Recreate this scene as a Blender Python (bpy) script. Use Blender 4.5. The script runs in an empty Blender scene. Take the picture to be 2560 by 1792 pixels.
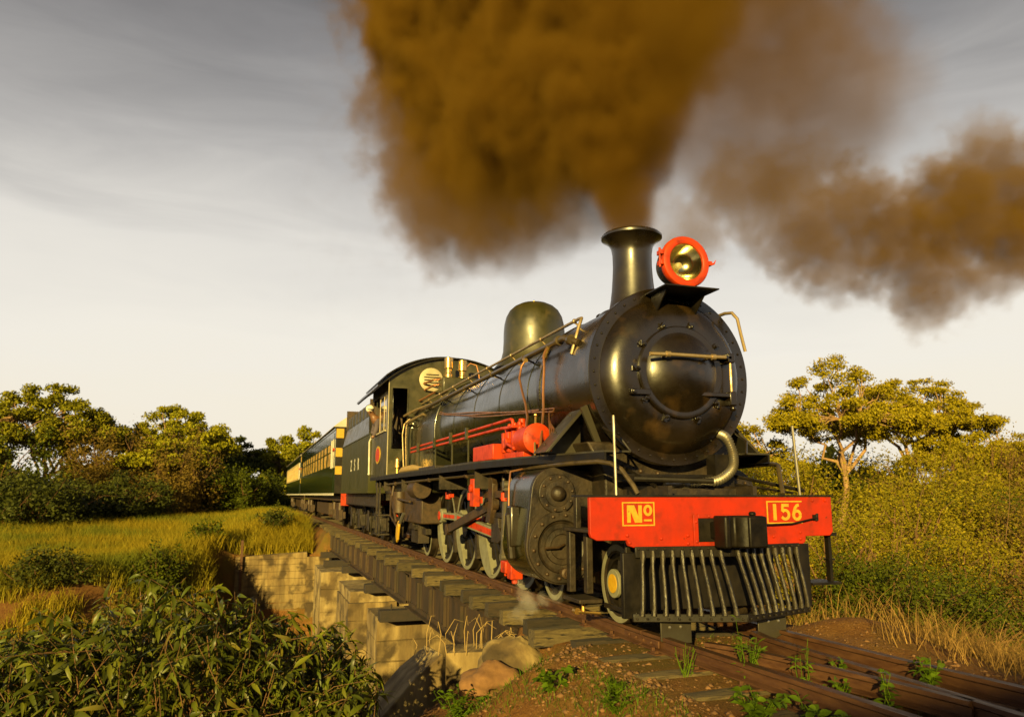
import bpy, math, random
import numpy as np
from mathutils import Vector, Matrix

scene = bpy.context.scene
R = math.radians

# ------------------------------------------------------------------ camera
cam_d = bpy.data.cameras.new('camera')
cam = bpy.data.objects.new('camera', cam_d)
scene.collection.objects.link(cam)
cam.location = (5.7, -3.75, 1.125)
cam.rotation_euler = (R(90 + 10.146), 0, R(90 - 18.478))
cam_d.sensor_width = 36.0
cam_d.lens = 1900 / 2560 * 36
cam_d.clip_end = 2000
cam_d.dof.use_dof = True
cam_d.dof.focus_distance = 7.6
cam_d.dof.aperture_fstop = 2.8
scene.camera = cam

# ------------------------------------------------------------------ sky and sun
SUN_EL, SUN_AZ = 13.0, -33.5            # azimuth counted from +X towards +Y
world = bpy.data.worlds.new('World')
scene.world = world
world.use_nodes = True
wn, wl = world.node_tree.nodes, world.node_tree.links
wn.clear()
w_out = wn.new('ShaderNodeOutputWorld')
w_bg = wn.new('ShaderNodeBackground'); w_bg.inputs['Strength'].default_value = 0.1
w_sky = wn.new('ShaderNodeTexSky'); w_sky.sky_type = 'NISHITA'; w_sky.sun_disc = False
w_sky.sun_elevation = R(SUN_EL); w_sky.sun_rotation = R(90 - SUN_AZ)
w_sky.air_density = 1.2; w_sky.dust_density = 3.0
w_tc = wn.new('ShaderNodeTexCoord')
w_sep = wn.new('ShaderNodeSeparateXYZ'); wl.new(w_tc.outputs['Generated'], w_sep.inputs[0])
# cloud deck: bright and creamy at the horizon, thicker and greyer overhead
w_map = wn.new('ShaderNodeMapping'); w_map.inputs['Scale'].default_value = (1.6, 1.6, 9.0)
wl.new(w_tc.outputs['Generated'], w_map.inputs[0])
w_n = wn.new('ShaderNodeTexNoise'); w_n.inputs['Scale'].default_value = 1.7
w_n.inputs['Detail'].default_value = 7; w_n.inputs['Roughness'].default_value = 0.55
w_n.inputs['Distortion'].default_value = 0.6
wl.new(w_map.outputs[0], w_n.inputs['Vector'])
w_off = wn.new('ShaderNodeMath'); w_off.operation = 'MULTIPLY_ADD'
wl.new(w_n.outputs['Fac'], w_off.inputs[0]); w_off.inputs[1].default_value = 0.15
wl.new(w_sep.outputs['Z'], w_off.inputs[2])
w_ramp = wn.new('ShaderNodeValToRGB')
cr = w_ramp.color_ramp
cr.elements[0].position = 0.0; cr.elements[0].color = (0.50, 0.465, 0.385, 1)
cr.elements[1].position = 1.0; cr.elements[1].color = (0.040, 0.039, 0.041, 1)
for p, c in ((0.14, (0.505, 0.485, 0.425)), (0.26, (0.495, 0.488, 0.455)), (0.37, (0.430, 0.428, 0.410)),
             (0.48, (0.265, 0.265, 0.262)), (0.58, (0.150, 0.149, 0.152)), (0.68, (0.085, 0.083, 0.086))):
    e = cr.elements.new(p); e.color = (c[0] * 1.05, c[1], c[2] * 0.95, 1)
wl.new(w_off.outputs[0], w_ramp.inputs[0])
w_mul = wn.new('ShaderNodeVectorMath'); w_mul.operation = 'SCALE'; w_mul.inputs['Scale'].default_value = 6.7
wl.new(w_ramp.outputs['Color'], w_mul.inputs[0])
w_mix = wn.new('ShaderNodeMixRGB'); w_mix.inputs[0].default_value = 0.96
wl.new(w_sky.outputs[0], w_mix.inputs[1]); wl.new(w_mul.outputs[0], w_mix.inputs[2])
wl.new(w_mix.outputs[0], w_bg.inputs['Color'])
wl.new(w_bg.outputs[0], w_out.inputs['Surface'])

sun_d = bpy.data.lights.new('sun', 'SUN')
sun = bpy.data.objects.new('sun', sun_d)
scene.collection.objects.link(sun)
sun_d.energy = 5.0
sun_d.angle = R(0.6)
sun_d.color = (1.0, 0.735, 0.215)
sdir = Vector((math.cos(R(SUN_EL)) * math.cos(R(SUN_AZ)), math.cos(R(SUN_EL)) * math.sin(R(SUN_AZ)), math.sin(R(SUN_EL))))
sun.rotation_euler = (-sdir).to_track_quat('-Z', 'Y').to_euler()
sun.location = (30, -20, 20)

scene.view_settings.view_transform = 'Standard'
scene.view_settings.look = 'None'
scene.view_settings.exposure = 1.36
scene.view_settings.gamma = 1.0
scene.view_settings.use_curve_mapping = False
cy = scene.cycles
cy.volume_bounces = 2
cy.max_bounces = 8
cy.transparent_max_bounces = 96
cy.volume_step_rate = 1.0
cy.volume_max_steps = 256
cy.use_denoising = True

COL = scene.collection
rnd = random.Random(7)
rng = np.random.default_rng(11)

# ------------------------------------------------------------------ materials
def new_mat(name):
    m = bpy.data.materials.new(name); m.use_nodes = True
    nt = m.node_tree
    return m, nt.nodes, nt.links, nt.nodes['Principled BSDF']

def mat(name, col, rough=0.5, metal=0.0, col2=None, scale=6.0, stretch=(1, 1, 1), amount=(0.35, 0.7), detail=6,
        bump=0.0, bscale=40.0, rvar=0.0, spec=0.5, coat=0.0, island=0.0, coord='Object', col3=None, c3range=(0.6, 0.75), c3scale=2.0, objrand=0.0, chips=None, c3map=False):
    col, col2, col3 = (None if c is None else tuple(0.74 * k for k in c) for c in (col, col2, col3))
    m, n, l, b = new_mat(name)
    b.inputs['Base Color'].default_value = (*col, 1)
    b.inputs['Roughness'].default_value = rough
    b.inputs['Metallic'].default_value = metal
    b.inputs['Specular IOR Level'].default_value = spec
    b.inputs['Coat Weight'].default_value = coat
    b.inputs['Coat Roughness'].default_value = 0.12
    tc = n.new('ShaderNodeTexCoord')
    mp = n.new('ShaderNodeMapping'); mp.inputs['Scale'].default_value = stretch
    l.new(tc.outputs[coord], mp.inputs[0])
    csock = None
    if col2 is not None:
        t = n.new('ShaderNodeTexNoise'); t.inputs['Scale'].default_value = scale; t.inputs['Detail'].default_value = detail
        t.inputs['Roughness'].default_value = 0.62
        l.new(mp.outputs[0], t.inputs['Vector'])
        r = n.new('ShaderNodeMapRange'); r.inputs['From Min'].default_value = amount[0]; r.inputs['From Max'].default_value = amount[1]
        l.new(t.outputs['Fac'], r.inputs['Value'])
        x = n.new('ShaderNodeMixRGB'); x.inputs[1].default_value = (*col, 1); x.inputs[2].default_value = (*col2, 1)
        l.new(r.outputs[0], x.inputs[0]); csock = x.outputs[0]
        if rvar:
            rr = n.new('ShaderNodeMapRange'); rr.inputs['To Min'].default_value = rough; rr.inputs['To Max'].default_value = min(1, rough + rvar)
            l.new(r.outputs[0], rr.inputs['Value']); l.new(rr.outputs[0], b.inputs['Roughness'])
    if col3 is not None:
        t3 = n.new('ShaderNodeTexNoise'); t3.inputs['Scale'].default_value = c3scale; t3.inputs['Detail'].default_value = 5
        l.new(mp.outputs[0] if c3map else tc.outputs[coord], t3.inputs['Vector'])
        r3 = n.new('ShaderNodeMapRange'); r3.inputs['From Min'].default_value = c3range[0]; r3.inputs['From Max'].default_value = c3range[1]
        l.new(t3.outputs['Fac'], r3.inputs['Value'])
        x3 = n.new('ShaderNodeMixRGB'); x3.inputs[2].default_value = (*col3, 1)
        l.new(csock, x3.inputs[1]); l.new(r3.outputs[0], x3.inputs[0]); csock = x3.outputs[0]
    if island:
        g = n.new('ShaderNodeNewGeometry')
        hv = n.new('ShaderNodeHueSaturation')
        r = n.new('ShaderNodeMapRange'); r.inputs['To Min'].default_value = 1 - island; r.inputs['To Max'].default_value = 1 + island
        l.new(g.outputs['Random Per Island'], r.inputs['Value']); l.new(r.outputs[0], hv.inputs['Value'])
        if csock: l.new(csock, hv.inputs['Color'])
        else: hv.inputs['Color'].default_value = (*col, 1)
        csock = hv.outputs[0]
    if chips and csock:
        t4 = n.new('ShaderNodeTexNoise'); t4.inputs['Scale'].default_value = chips[0]; t4.inputs['Detail'].default_value = 9; t4.inputs['Roughness'].default_value = 0.7
        l.new(tc.outputs[coord], t4.inputs['Vector'])
        r4 = n.new('ShaderNodeMapRange'); r4.inputs['From Min'].default_value = chips[1]; r4.inputs['From Max'].default_value = chips[1] + 0.02
        l.new(t4.outputs['Fac'], r4.inputs['Value'])
        x4 = n.new('ShaderNodeMixRGB'); x4.inputs[2].default_value = (0.035, 0.014, 0.006, 1)
        l.new(csock, x4.inputs[1]); l.new(r4.outputs[0], x4.inputs[0]); csock = x4.outputs[0]
    if objrand and csock:
        oi = n.new('ShaderNodeObjectInfo'); hv = n.new('ShaderNodeHueSaturation')
        r = n.new('ShaderNodeMapRange'); r.inputs['To Min'].default_value = 1 - objrand; r.inputs['To Max'].default_value = 1 + objrand
        l.new(oi.outputs['Random'], r.inputs['Value']); l.new(r.outputs[0], hv.inputs['Value']); l.new(csock, hv.inputs['Color']); csock = hv.outputs[0]
    if csock: l.new(csock, b.inputs['Base Color'])
    if bump:
        t2 = n.new('ShaderNodeTexNoise'); t2.inputs['Scale'].default_value = bscale; t2.inputs['Detail'].default_value = 8
        t2.inputs['Roughness'].default_value = 0.65
        l.new(mp.outputs[0], t2.inputs['Vector'])
        bp = n.new('ShaderNodeBump'); bp.inputs['Strength'].default_value = bump; bp.inputs['Distance'].default_value = 0.02
        l.new(t2.outputs['Fac'], bp.inputs['Height']); l.new(bp.outputs[0], b.inputs['Normal'])
    return m

def leaf_mat(name, col, col2, var=0.26, trans=0.18, rough=0.6, spec=0.10, patch=None, pscale=0.25):
    m, n, l, b = new_mat(name)
    out = n['Material Output']
    g = n.new('ShaderNodeNewGeometry')
    x = n.new('ShaderNodeMixRGB'); x.inputs[1].default_value = (*col, 1); x.inputs[2].default_value = (*col2, 1)
    l.new(g.outputs['Random Per Island'], x.inputs[0])
    sock = x.outputs[0]
    if patch is not None:
        tc = n.new('ShaderNodeTexCoord')
        t = n.new('ShaderNodeTexNoise'); t.inputs['Scale'].default_value = pscale; t.inputs['Detail'].default_value = 4
        l.new(tc.outputs['Object'], t.inputs['Vector'])
        r = n.new('ShaderNodeMapRange'); r.inputs['From Min'].default_value = 0.46; r.inputs['From Max'].default_value = 0.6
        l.new(t.outputs['Fac'], r.inputs['Value'])
        x2 = n.new('ShaderNodeMixRGB'); x2.inputs[2].default_value = (*patch, 1)
        l.new(sock, x2.inputs[1]); l.new(r.outputs[0], x2.inputs[0]); sock = x2.outputs[0]
    hv = n.new('ShaderNodeHueSaturation')
    wn_ = n.new('ShaderNodeTexWhiteNoise'); wn_.noise_dimensions = '1D'
    l.new(g.outputs['Random Per Island'], wn_.inputs['W'])
    r = n.new('ShaderNodeMapRange'); r.inputs['To Min'].default_value = 1 - var; r.inputs['To Max'].default_value = 1 + var
    l.new(wn_.outputs['Value'], r.inputs['Value']); l.new(r.outputs[0], hv.inputs['Value']); l.new(sock, hv.inputs['Color'])
    l.new(hv.outputs[0], b.inputs['Base Color'])
    b.inputs['Roughness'].default_value = rough; b.inputs['Specular IOR Level'].default_value = spec
    tr = n.new('ShaderNodeBsdfTranslucent'); l.new(hv.outputs[0], tr.inputs['Color'])
    mx = n.new('ShaderNodeMixShader'); mx.inputs[0].default_value = trans
    l.new(b.outputs[0], mx.inputs[1]); l.new(tr.outputs[0], mx.inputs[2]); l.new(mx.outputs[0], out.inputs['Surface'])
    return m

M = {}
M['black'] = mat('black_loco_paint', (0.008, 0.006, 0.003), 0.24, col2=(0.018, 0.012, 0.005), scale=3, rvar=0.22, bump=0.05, bscale=9, coat=0.25)
M['smokebox'] = mat('smokebox_paint', (0.0055, 0.0038, 0.0016), 0.21, col2=(0.012, 0.0072, 0.0025), scale=2.6, rvar=0.16, bump=0.10, bscale=4.5, coat=0.15, col3=(0.050, 0.028, 0.009), c3range=(0.58, 0.82), c3scale=3.2)
M['boiler'] = mat('dark_green_boiler_paint', (0.009, 0.010, 0.004), 0.17, col2=(0.018, 0.017, 0.006), scale=2.2, stretch=(1, 1, 0.5), rvar=0.20, bump=0.10, bscale=3.5, coat=0.4, col3=(0.046, 0.034, 0.010), c3range=(0.56, 0.80), c3scale=2.6)
M['cabgreen'] = mat('cab_green_paint', (0.022, 0.022, 0.005), 0.32, col2=(0.044, 0.037, 0.009), scale=4, rvar=0.25, bump=0.05, bscale=8, coat=0.15, col3=(0.085, 0.062, 0.018), c3range=(0.60, 0.8), c3scale=5)
M['tender'] = mat('tender_green_paint', (0.030, 0.032, 0.005), 0.40, spec=0.25, col2=(0.048, 0.044, 0.009), scale=3, stretch=(1, 1, 0.35), rvar=0.2, bump=0.04, bscale=10)
M['grime'] = mat('oily_black_ironwork', (0.009, 0.006, 0.003), 0.42, col2=(0.034, 0.020, 0.007), scale=7, rvar=0.3, bump=0.25, bscale=30, metal=0.1)
M['dullblack'] = mat('dull_black_iron', (0.0045, 0.0035, 0.0025), 0.42, spec=0.28, col2=(0.011, 0.0075, 0.004), scale=6, rvar=0.2, bump=0.1, bscale=24)
M['bar'] = mat('worn_cowcatcher_iron', (0.010, 0.008, 0.005), 0.32, col2=(0.040, 0.030, 0.014), scale=16, rvar=0.3, bump=0.3, bscale=40, metal=0.35)
M['rust'] = mat('brown_rusted_ironwork', (0.026, 0.015, 0.006), 0.5, col2=(0.070, 0.036, 0.012), scale=9, rvar=0.2, bump=0.2, bscale=40, metal=0.2)
M['coupler'] = mat('greasy_coupler_black', (0.0035, 0.0028, 0.002), 0.38, spec=0.18, col2=(0.009, 0.006, 0.003), scale=9, rvar=0.25, bump=0.15, bscale=24)
M['red'] = mat('red_beam_paint', (0.40, 0.021, 0.0012), 0.46, spec=0.25, col2=(0.27, 0.014, 0.0012), scale=5, rvar=0.25, bump=0.10, bscale=22, col3=(0.14, 0.016, 0.004), c3range=(0.54, 0.78), c3scale=7, chips=(11, 0.665))
M['orange'] = mat('orange_red_paint', (0.50, 0.040, 0.0012), 0.42, spec=0.3, col2=(0.34, 0.024, 0.0012), scale=8, rvar=0.2, bump=0.05, bscale=30, col3=(0.12, 0.014, 0.003), c3range=(0.54, 0.8), c3scale=8, chips=(14, 0.67))
M['yellow'] = mat('yellow_paint', (0.50, 0.30, 0.014), 0.5, chips=(16, 0.67), col2=(0.40, 0.22, 0.010), scale=20, bump=0.03)
M['white'] = mat('off_white_paint', (0.60, 0.58, 0.50), 0.5, col2=(0.42, 0.38, 0.28), scale=8)
M['rimgrey'] = mat('grey_wheel_paint', (0.20, 0.20, 0.14), 0.5, col2=(0.14, 0.13, 0.085), scale=9, rvar=0.1)
M['steel'] = mat('worn_steel', (0.34, 0.32, 0.27), 0.36, metal=0.85, col2=(0.22, 0.18, 0.12), scale=12, rvar=0.2)
M['brightsteel'] = mat('bright_steel', (0.62, 0.60, 0.54), 0.25, metal=0.9, col2=(0.4, 0.36, 0.28), scale=14, rvar=0.2)
M['rail_pipe'] = mat('bare_pipe_steel', (0.55, 0.42, 0.24), 0.34, metal=0.75, col2=(0.32, 0.22, 0.10), scale=14, rvar=0.25)
M['darkpipe'] = mat('painted_steam_pipe', (0.050, 0.036, 0.018), 0.32, metal=0.3, col2=(0.10, 0.07, 0.03), scale=8, rvar=0.2)
M['copper'] = mat('copper_pipe', (0.72, 0.34, 0.16), 0.30, metal=0.9, col2=(0.45, 0.20, 0.09), scale=15, rvar=0.25)
M['brass'] = mat('brass', (0.80, 0.52, 0.16), 0.24, metal=0.95, col2=(0.55, 0.34, 0.10), scale=10, rvar=0.2)
M['plategrey'] = mat('worn_plate_steel', (0.075, 0.068, 0.048), 0.36, metal=0.5, col2=(0.036, 0.029, 0.017), scale=6, rvar=0.25, bump=0.05, bscale=20)
M['cream'] = mat('cream_disc_paint', (0.42, 0.37, 0.24), 0.5, col2=(0.32, 0.27, 0.16), scale=9)
M['wood'] = mat('weathered_sleeper_wood', (0.115, 0.085, 0.032), 0.9, col2=(0.035, 0.023, 0.009), scale=7, stretch=(5, 0.7, 5), bump=1.0, bscale=14, objrand=0.4, col3=(0.012, 0.008, 0.004), c3range=(0.56, 0.60), c3scale=6, c3map=True)
M['wooddark'] = mat('dark_sleeper_wood', (0.016, 0.010, 0.005), 0.9, col2=(0.036, 0.023, 0.010), scale=7, stretch=(5, 0.7, 5), bump=1.0, bscale=14, objrand=0.45, col3=(0.006, 0.004, 0.002), c3range=(0.56, 0.60), c3scale=6, c3map=True)
M['rail'] = mat('rusty_rail', (0.060, 0.021, 0.006), 0.62, col2=(0.105, 0.042, 0.012), scale=9, stretch=(0.6, 3, 3), rvar=0.2, bump=0.25, bscale=40, metal=0.25)
M['railhead'] = mat('worn_rail_head', (0.11, 0.060, 0.022), 0.36, col2=(0.060, 0.026, 0.009), scale=7, stretch=(0.5, 3, 3), rvar=0.3, metal=0.6)
M['girder'] = mat('rusty_girder', (0.022, 0.015, 0.006), 0.6, col2=(0.055, 0.028, 0.009), scale=3, stretch=(2.2, 1, 0.5), bump=0.15, bscale=20, metal=0.2, rvar=0.2)
M['bearer'] = mat('dark_bearer', (0.010, 0.006, 0.004), 0.8, col2=(0.022, 0.012, 0.006), scale=8, bump=0.2)
def concrete(name, a, b, c):
    m = mat(name, a, 0.92, col2=b, scale=3.0, stretch=(1.3, 1.3, 0.35), amount=(0.40, 0.60), bump=0.5, bscale=18, detail=10, col3=c, c3range=(0.49, 0.62), c3scale=2.1)
    n, l = m.node_tree.nodes, m.node_tree.links
    b_ = n['Principled BSDF']; src = b_.inputs['Base Color'].links[0].from_socket
    tc = n.new('ShaderNodeTexCoord'); mp = n.new('ShaderNodeMapping'); mp.inputs['Scale'].default_value = (2.6, 2.6, 0.22); l.new(tc.outputs['Object'], mp.inputs[0])
    t = n.new('ShaderNodeTexNoise'); t.inputs['Scale'].default_value = 1.6; t.inputs['Detail'].default_value = 7; l.new(mp.outputs[0], t.inputs['Vector'])
    r = n.new('ShaderNodeMapRange'); r.inputs['From Min'].default_value = 0.46; r.inputs['From Max'].default_value = 0.62; r.inputs['To Max'].default_value = 0.62; l.new(t.outputs['Fac'], r.inputs['Value'])
    x = n.new('ShaderNodeMixRGB'); x.inputs[2].default_value = (*c, 1); l.new(src, x.inputs[1]); l.new(r.outputs[0], x.inputs[0]); l.new(x.outputs[0], b_.inputs['Base Color'])
    return m
M['conc'] = concrete('stained_concrete', (0.29, 0.210, 0.085), (0.160, 0.105, 0.038), (0.050, 0.032, 0.012))
M['concpale'] = concrete('pale_concrete', (0.36, 0.275, 0.125), (0.235, 0.165, 0.065), (0.075, 0.048, 0.018))
M['glass'] = mat('coach_window_glass', (0.035, 0.028, 0.014), 0.06, spec=0.9, coat=0.6)
M['pane'] = mat('painted_gold_reflection', (0.62, 0.38, 0.075), 0.35, col2=(0.20, 0.12, 0.025), scale=1.6, stretch=(1.4, 1, 2), spec=0.3, amount=(0.42, 0.6))  # amber painted in for sunlit trees mirrored in the coach windows
M['coach'] = mat('coach_green_paint', (0.008, 0.020, 0.008), 0.13, col2=(0.014, 0.028, 0.010), scale=2, coat=0.7, rvar=0.08)
M['coachroof'] = mat('coach_roof_paint', (0.46, 0.42, 0.36), 0.5, col2=(0.34, 0.29, 0.22), scale=3)
M['coachcream'] = mat('cream_paint_and_reflection', (0.62, 0.50, 0.26), 0.3, col2=(0.50, 0.38, 0.18), scale=4)  # cream paint, also the golden reflection painted on the far coach
M['interior'] = mat('cab_interior', (0.020, 0.012, 0.006), 0.6, col2=(0.10, 0.055, 0.018), scale=6)
M['skin'] = mat('skin', (0.16, 0.075, 0.035), 0.5)
M['shirt'] = mat('grey_purple_shirt', (0.085, 0.065, 0.085), 0.8, col2=(0.06, 0.045, 0.06), scale=10)
M['cap'] = mat('white_cap', (0.75, 0.70, 0.60), 0.8)
M['bark'] = mat('pale_bark', (0.34, 0.20, 0.085), 0.85, col2=(0.22, 0.125, 0.05), scale=6, bump=0.5, bscale=12)
M['barkdark'] = mat('brown_bark', (0.11, 0.07, 0.03), 0.9, col2=(0.06, 0.04, 0.018), scale=6, bump=0.5, bscale=12)
M['stem'] = mat('bush_stem', (0.15, 0.070, 0.018), 0.8, col2=(0.085, 0.042, 0.013), scale=10)
M['drystem'] = mat('dry_stem', (0.38, 0.26, 0.095), 0.8, col2=(0.28, 0.18, 0.06), scale=20)
M['leaf_gold'] = leaf_mat('golden_tree_leaves', (0.225, 0.172, 0.005), (0.17, 0.146, 0.006))
M['leaf_olive'] = leaf_mat('olive_tree_leaves', (0.165, 0.146, 0.006), (0.108, 0.112, 0.006))
M['leaf_yellow'] = leaf_mat('yellow_green_tree_leaves', (0.205, 0.18, 0.006), (0.145, 0.148, 0.007))
M['leaf_dark'] = leaf_mat('dark_tree_leaves', (0.05, 0.055, 0.008), (0.03, 0.038, 0.007))
M['leaf_bushgold'] = leaf_mat('golden_scrub_leaves', (0.19, 0.146, 0.006), (0.122, 0.112, 0.006))
M['leaf_bushgreen'] = leaf_mat('green_scrub_leaves', (0.062, 0.072, 0.004), (0.034, 0.046, 0.004))
M['leaf_scrub'] = leaf_mat('brown_scrub_leaves', (0.125, 0.082, 0.014), (0.08, 0.056, 0.01))
M['leaf_front'] = leaf_mat('long_bush_leaves', (0.098, 0.102, 0.008), (0.044, 0.062, 0.006), var=0.5, trans=0.3, rough=0.42, spec=0.28)
M['leaf_front_pale'] = leaf_mat('pale_bush_leaves', (0.16, 0.125, 0.014), (0.10, 0.095, 0.012), var=0.4, trans=0.2, rough=0.42, spec=0.25)
M['leaf_weed'] = leaf_mat('weed_leaves', (0.085, 0.135, 0.006), (0.055, 0.1, 0.006), var=0.4, trans=0.4)
M['grass'] = leaf_mat('golden_grass', (0.215, 0.158, 0.009), (0.150, 0.120, 0.008), var=0.35, trans=0.2, rough=0.8, spec=0.1, patch=(0.095, 0.105, 0.010), pscale=0.22)
M['drygrass'] = leaf_mat('dry_tuft_grass', (0.26, 0.16, 0.05), (0.17, 0.10, 0.03), var=0.4, trans=0.35, rough=0.8, spec=0.1)
M['stone'] = mat('ballast_stone', (0.17, 0.085, 0.030), 0.9, col2=(0.10, 0.046, 0.016), scale=9, bump=0.3, island=0.45)

def ground_mat():
    m, n, l, b = new_mat('dry_ground')
    tc = n.new('ShaderNodeTexCoord')
    def noise(s, d=8):
        t = n.new('ShaderNodeTexNoise'); t.inputs['Scale'].default_value = s; t.inputs['Detail'].default_value = d
        t.inputs['Roughness'].default_value = 0.65; l.new(tc.outputs['Object'], t.inputs['Vector']); return t
    def rng_(s, a, c):
        r = n.new('ShaderNodeMapRange'); r.inputs['From Min'].default_value = a; r.inputs['From Max'].default_value = c
        l.new(s, r.inputs['Value']); return r.outputs[0]
    x = n.new('ShaderNodeMixRGB'); x.inputs[1].default_value = (0.115, 0.050, 0.013, 1); x.inputs[2].default_value = (0.17, 0.085, 0.024, 1)
    l.new(rng_(noise(5).outputs['Fac'], .35, .68), x.inputs[0])
    x2 = n.new('ShaderNodeMixRGB'); x2.inputs[2].default_value = (0.065, 0.026, 0.009, 1); l.new(x.outputs[0], x2.inputs[1])
    l.new(rng_(noise(26).outputs['Fac'], .52, .70), x2.inputs[0])
    x3 = n.new('ShaderNodeMixRGB'); x3.inputs[2].default_value = (0.085, 0.058, 0.012, 1); l.new(x2.outputs[0], x3.inputs[1])
    l.new(rng_(noise(0.5).outputs['Fac'], .48, .62), x3.inputs[0])
    l.new(x3.outputs[0], b.inputs['Base Color'])
    b.inputs['Roughness'].default_value = 0.95; b.inputs['Specular IOR Level'].default_value = 0.15
    bp = n.new('ShaderNodeBump'); bp.inputs['Strength'].default_value = 0.9; bp.inputs['Distance'].default_value = 0.03
    l.new(noise(38, 10).outputs['Fac'], bp.inputs['Height']); l.new(bp.outputs[0], b.inputs['Normal'])
    return m
M['ground'] = ground_mat()

# ------------------------------------------------------------------ mesh builder
def frame(d):
    d = np.asarray(d, float); d = d / (np.linalg.norm(d) + 1e-12)
    a = np.array([0, 0, 1.0]) if abs(d[2]) < 0.9 else np.array([1.0, 0, 0])
    u = np.cross(a, d); u /= np.linalg.norm(u)
    return u, np.cross(d, u), d

STUFF = {'rivets', 'cowcatcher_bolts', 'cover_bolts', 'beam_rivets', 'cab_rivets', 'pump_bolts', 'bracket_bolts', 'guard_bolts', 'base_bolts', 'saddle_nuts', 'stiffeners', 'washout_plugs', 'bolts'}
class MB:
    def __init__(s): s.V = []; s.F = []
    def add(s, verts, faces):
        o = len(s.V)
        s.V.extend([tuple(map(float, v)) for v in verts])
        s.F.extend([tuple(i + o for i in f) for f in faces]); return s
    def box(s, c, d, rz=0.0, ry=0.0, rx=0.0):
        m = Matrix.Translation(c) @ Matrix.Rotation(rz, 4, 'Z') @ Matrix.Rotation(ry, 4, 'Y') @ Matrix.Rotation(rx, 4, 'X')
        vs = [m @ Vector((x * d[0] / 2, y * d[1] / 2, z * d[2] / 2)) for x in (-1, 1) for y in (-1, 1) for z in (-1, 1)]
        return s.add(vs, [(0, 1, 3, 2), (4, 6, 7, 5), (0, 4, 5, 1), (2, 3, 7, 6), (0, 2, 6, 4), (1, 5, 7, 3)])
    def bb(s, a, b):
        return s.box([(a[i] + b[i]) / 2 for i in range(3)], [abs(b[i] - a[i]) for i in range(3)])
    def tube(s, path, r, n=8, caps=True, closed=False):
        P = [np.asarray(p, float) for p in path]; k = len(P)
        rr = r if hasattr(r, '__len__') else [r] * k
        vs, fs = [], []
        pu = None
        for i in range(k):
            if closed: d = P[(i + 1) % k] - P[i - 1]
            else: d = P[min(i + 1, k - 1)] - P[max(i - 1, 0)]
            u, v, d = frame(d)
            if pu is not None:
                u = pu - d * np.dot(pu, d); u /= np.linalg.norm(u) + 1e-12; v = np.cross(d, u)
            pu = u
            for j in range(n):
                a = 2 * math.pi * j / n
                vs.append(P[i] + rr[i] * (u * math.cos(a) + v * math.sin(a)))
        for i in range(k if closed else k - 1):
            i2 = (i + 1) % k
            for j in range(n):
                fs.append((i * n + j, i * n + (j + 1) % n, i2 * n + (j + 1) % n, i2 * n + j))
        if caps and not closed:
            fs.append(tuple(range(n))[::-1]); fs.append(tuple((k - 1) * n + j for j in range(n)))
        return s.add(vs, fs)
    def lathe(s, prof, origin, axis, n=32, a0=0.0, a1=2 * math.pi, cap=True):
        """prof: (radius, height along axis)"""
        u, v, d = frame(axis); o = np.asarray(origin, float)
        full = abs(a1 - a0) > 2 * math.pi - 1e-6
        cnt = n if full else n + 1
        vs, fs = [], []
        for r, h in prof:
            for j in range(cnt):
                a = a0 + (a1 - a0) * j / n
                vs.append(o + d * h + r * (u * math.cos(a) + v * math.sin(a)))
        for i in range(len(prof) - 1):
            for j in range(cnt if full else n):
                j2 = (j + 1) % cnt
                fs.append((i * cnt + j, i * cnt + j2, (i + 1) * cnt + j2, (i + 1) * cnt + j))
        if full and cap and tuple(prof[0]) != tuple(prof[-1]):
            if prof[0][0] > 1e-4: fs.append(tuple(range(cnt))[::-1])
            if prof[-1][0] > 1e-4: fs.append(tuple((len(prof) - 1) * cnt + j for j in range(cnt)))
        return s.add(vs, fs)
    def ring(s, r0, r1, h0, h1, origin, axis, n=32):
        prof = [(r0, h0), (r1, h0), (r1, h1), (r0, h1), (r0, h0)]
        u, v, d = frame(axis); o = np.asarray(origin, float); vs, fs = [], []
        for r, h in prof[:4]:
            for j in range(n):
                a = 2 * math.pi * j / n
                vs.append(o + d * h + r * (u * math.cos(a) + v * math.sin(a)))
        for i in range(4):
            i2 = (i + 1) % 4
            for j in range(n):
                fs.append((i * n + j, i * n + (j + 1) % n, i2 * n + (j + 1) % n, i2 * n + j))
        return s.add(vs, fs)
    def prism(s, poly, U, V, O, D):
        """polygon (u, v) in the plane O + u*U + v*V, extruded by vector D"""
        U, V, O, D = (np.asarray(x, float) for x in (U, V, O, D))
        k = len(poly)
        a = [O + u * U + v * V for u, v in poly]; b = [p + D for p in a]
        fs = [tuple(range(k))[::-1], tuple(range(k, 2 * k))] + [(i, (i + 1) % k, k + (i + 1) % k, k + i) for i in range(k)]
        return s.add(a + b, fs)
    def ball(s, c, r, n=12, m=8, sc=(1, 1, 1)):
        vs = [(c[0], c[1], c[2] + r * sc[2])]; fs = []
        for i in range(1, m):
            t = math.pi * i / m
            for j in range(n):
                a = 2 * math.pi * j / n
                vs.append((c[0] + r * sc[0] * math.sin(t) * math.cos(a), c[1] + r * sc[1] * math.sin(t) * math.sin(a), c[2] + r * sc[2] * math.cos(t)))
        vs.append((c[0], c[1], c[2] - r * sc[2]))
        for j in range(n): fs.append((0, 1 + j, 1 + (j + 1) % n))
        for i in range(m - 2):
            for j in range(n):
                a = 1 + i * n
                fs.append((a + j, a + n + j, a + n + (j + 1) % n, a + (j + 1) % n))
        e = len(vs) - 1; a = 1 + (m - 2) * n
        for j in range(n): fs.append((e, a + (j + 1) % n, a + j))
        return s.add(vs, fs)
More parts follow.
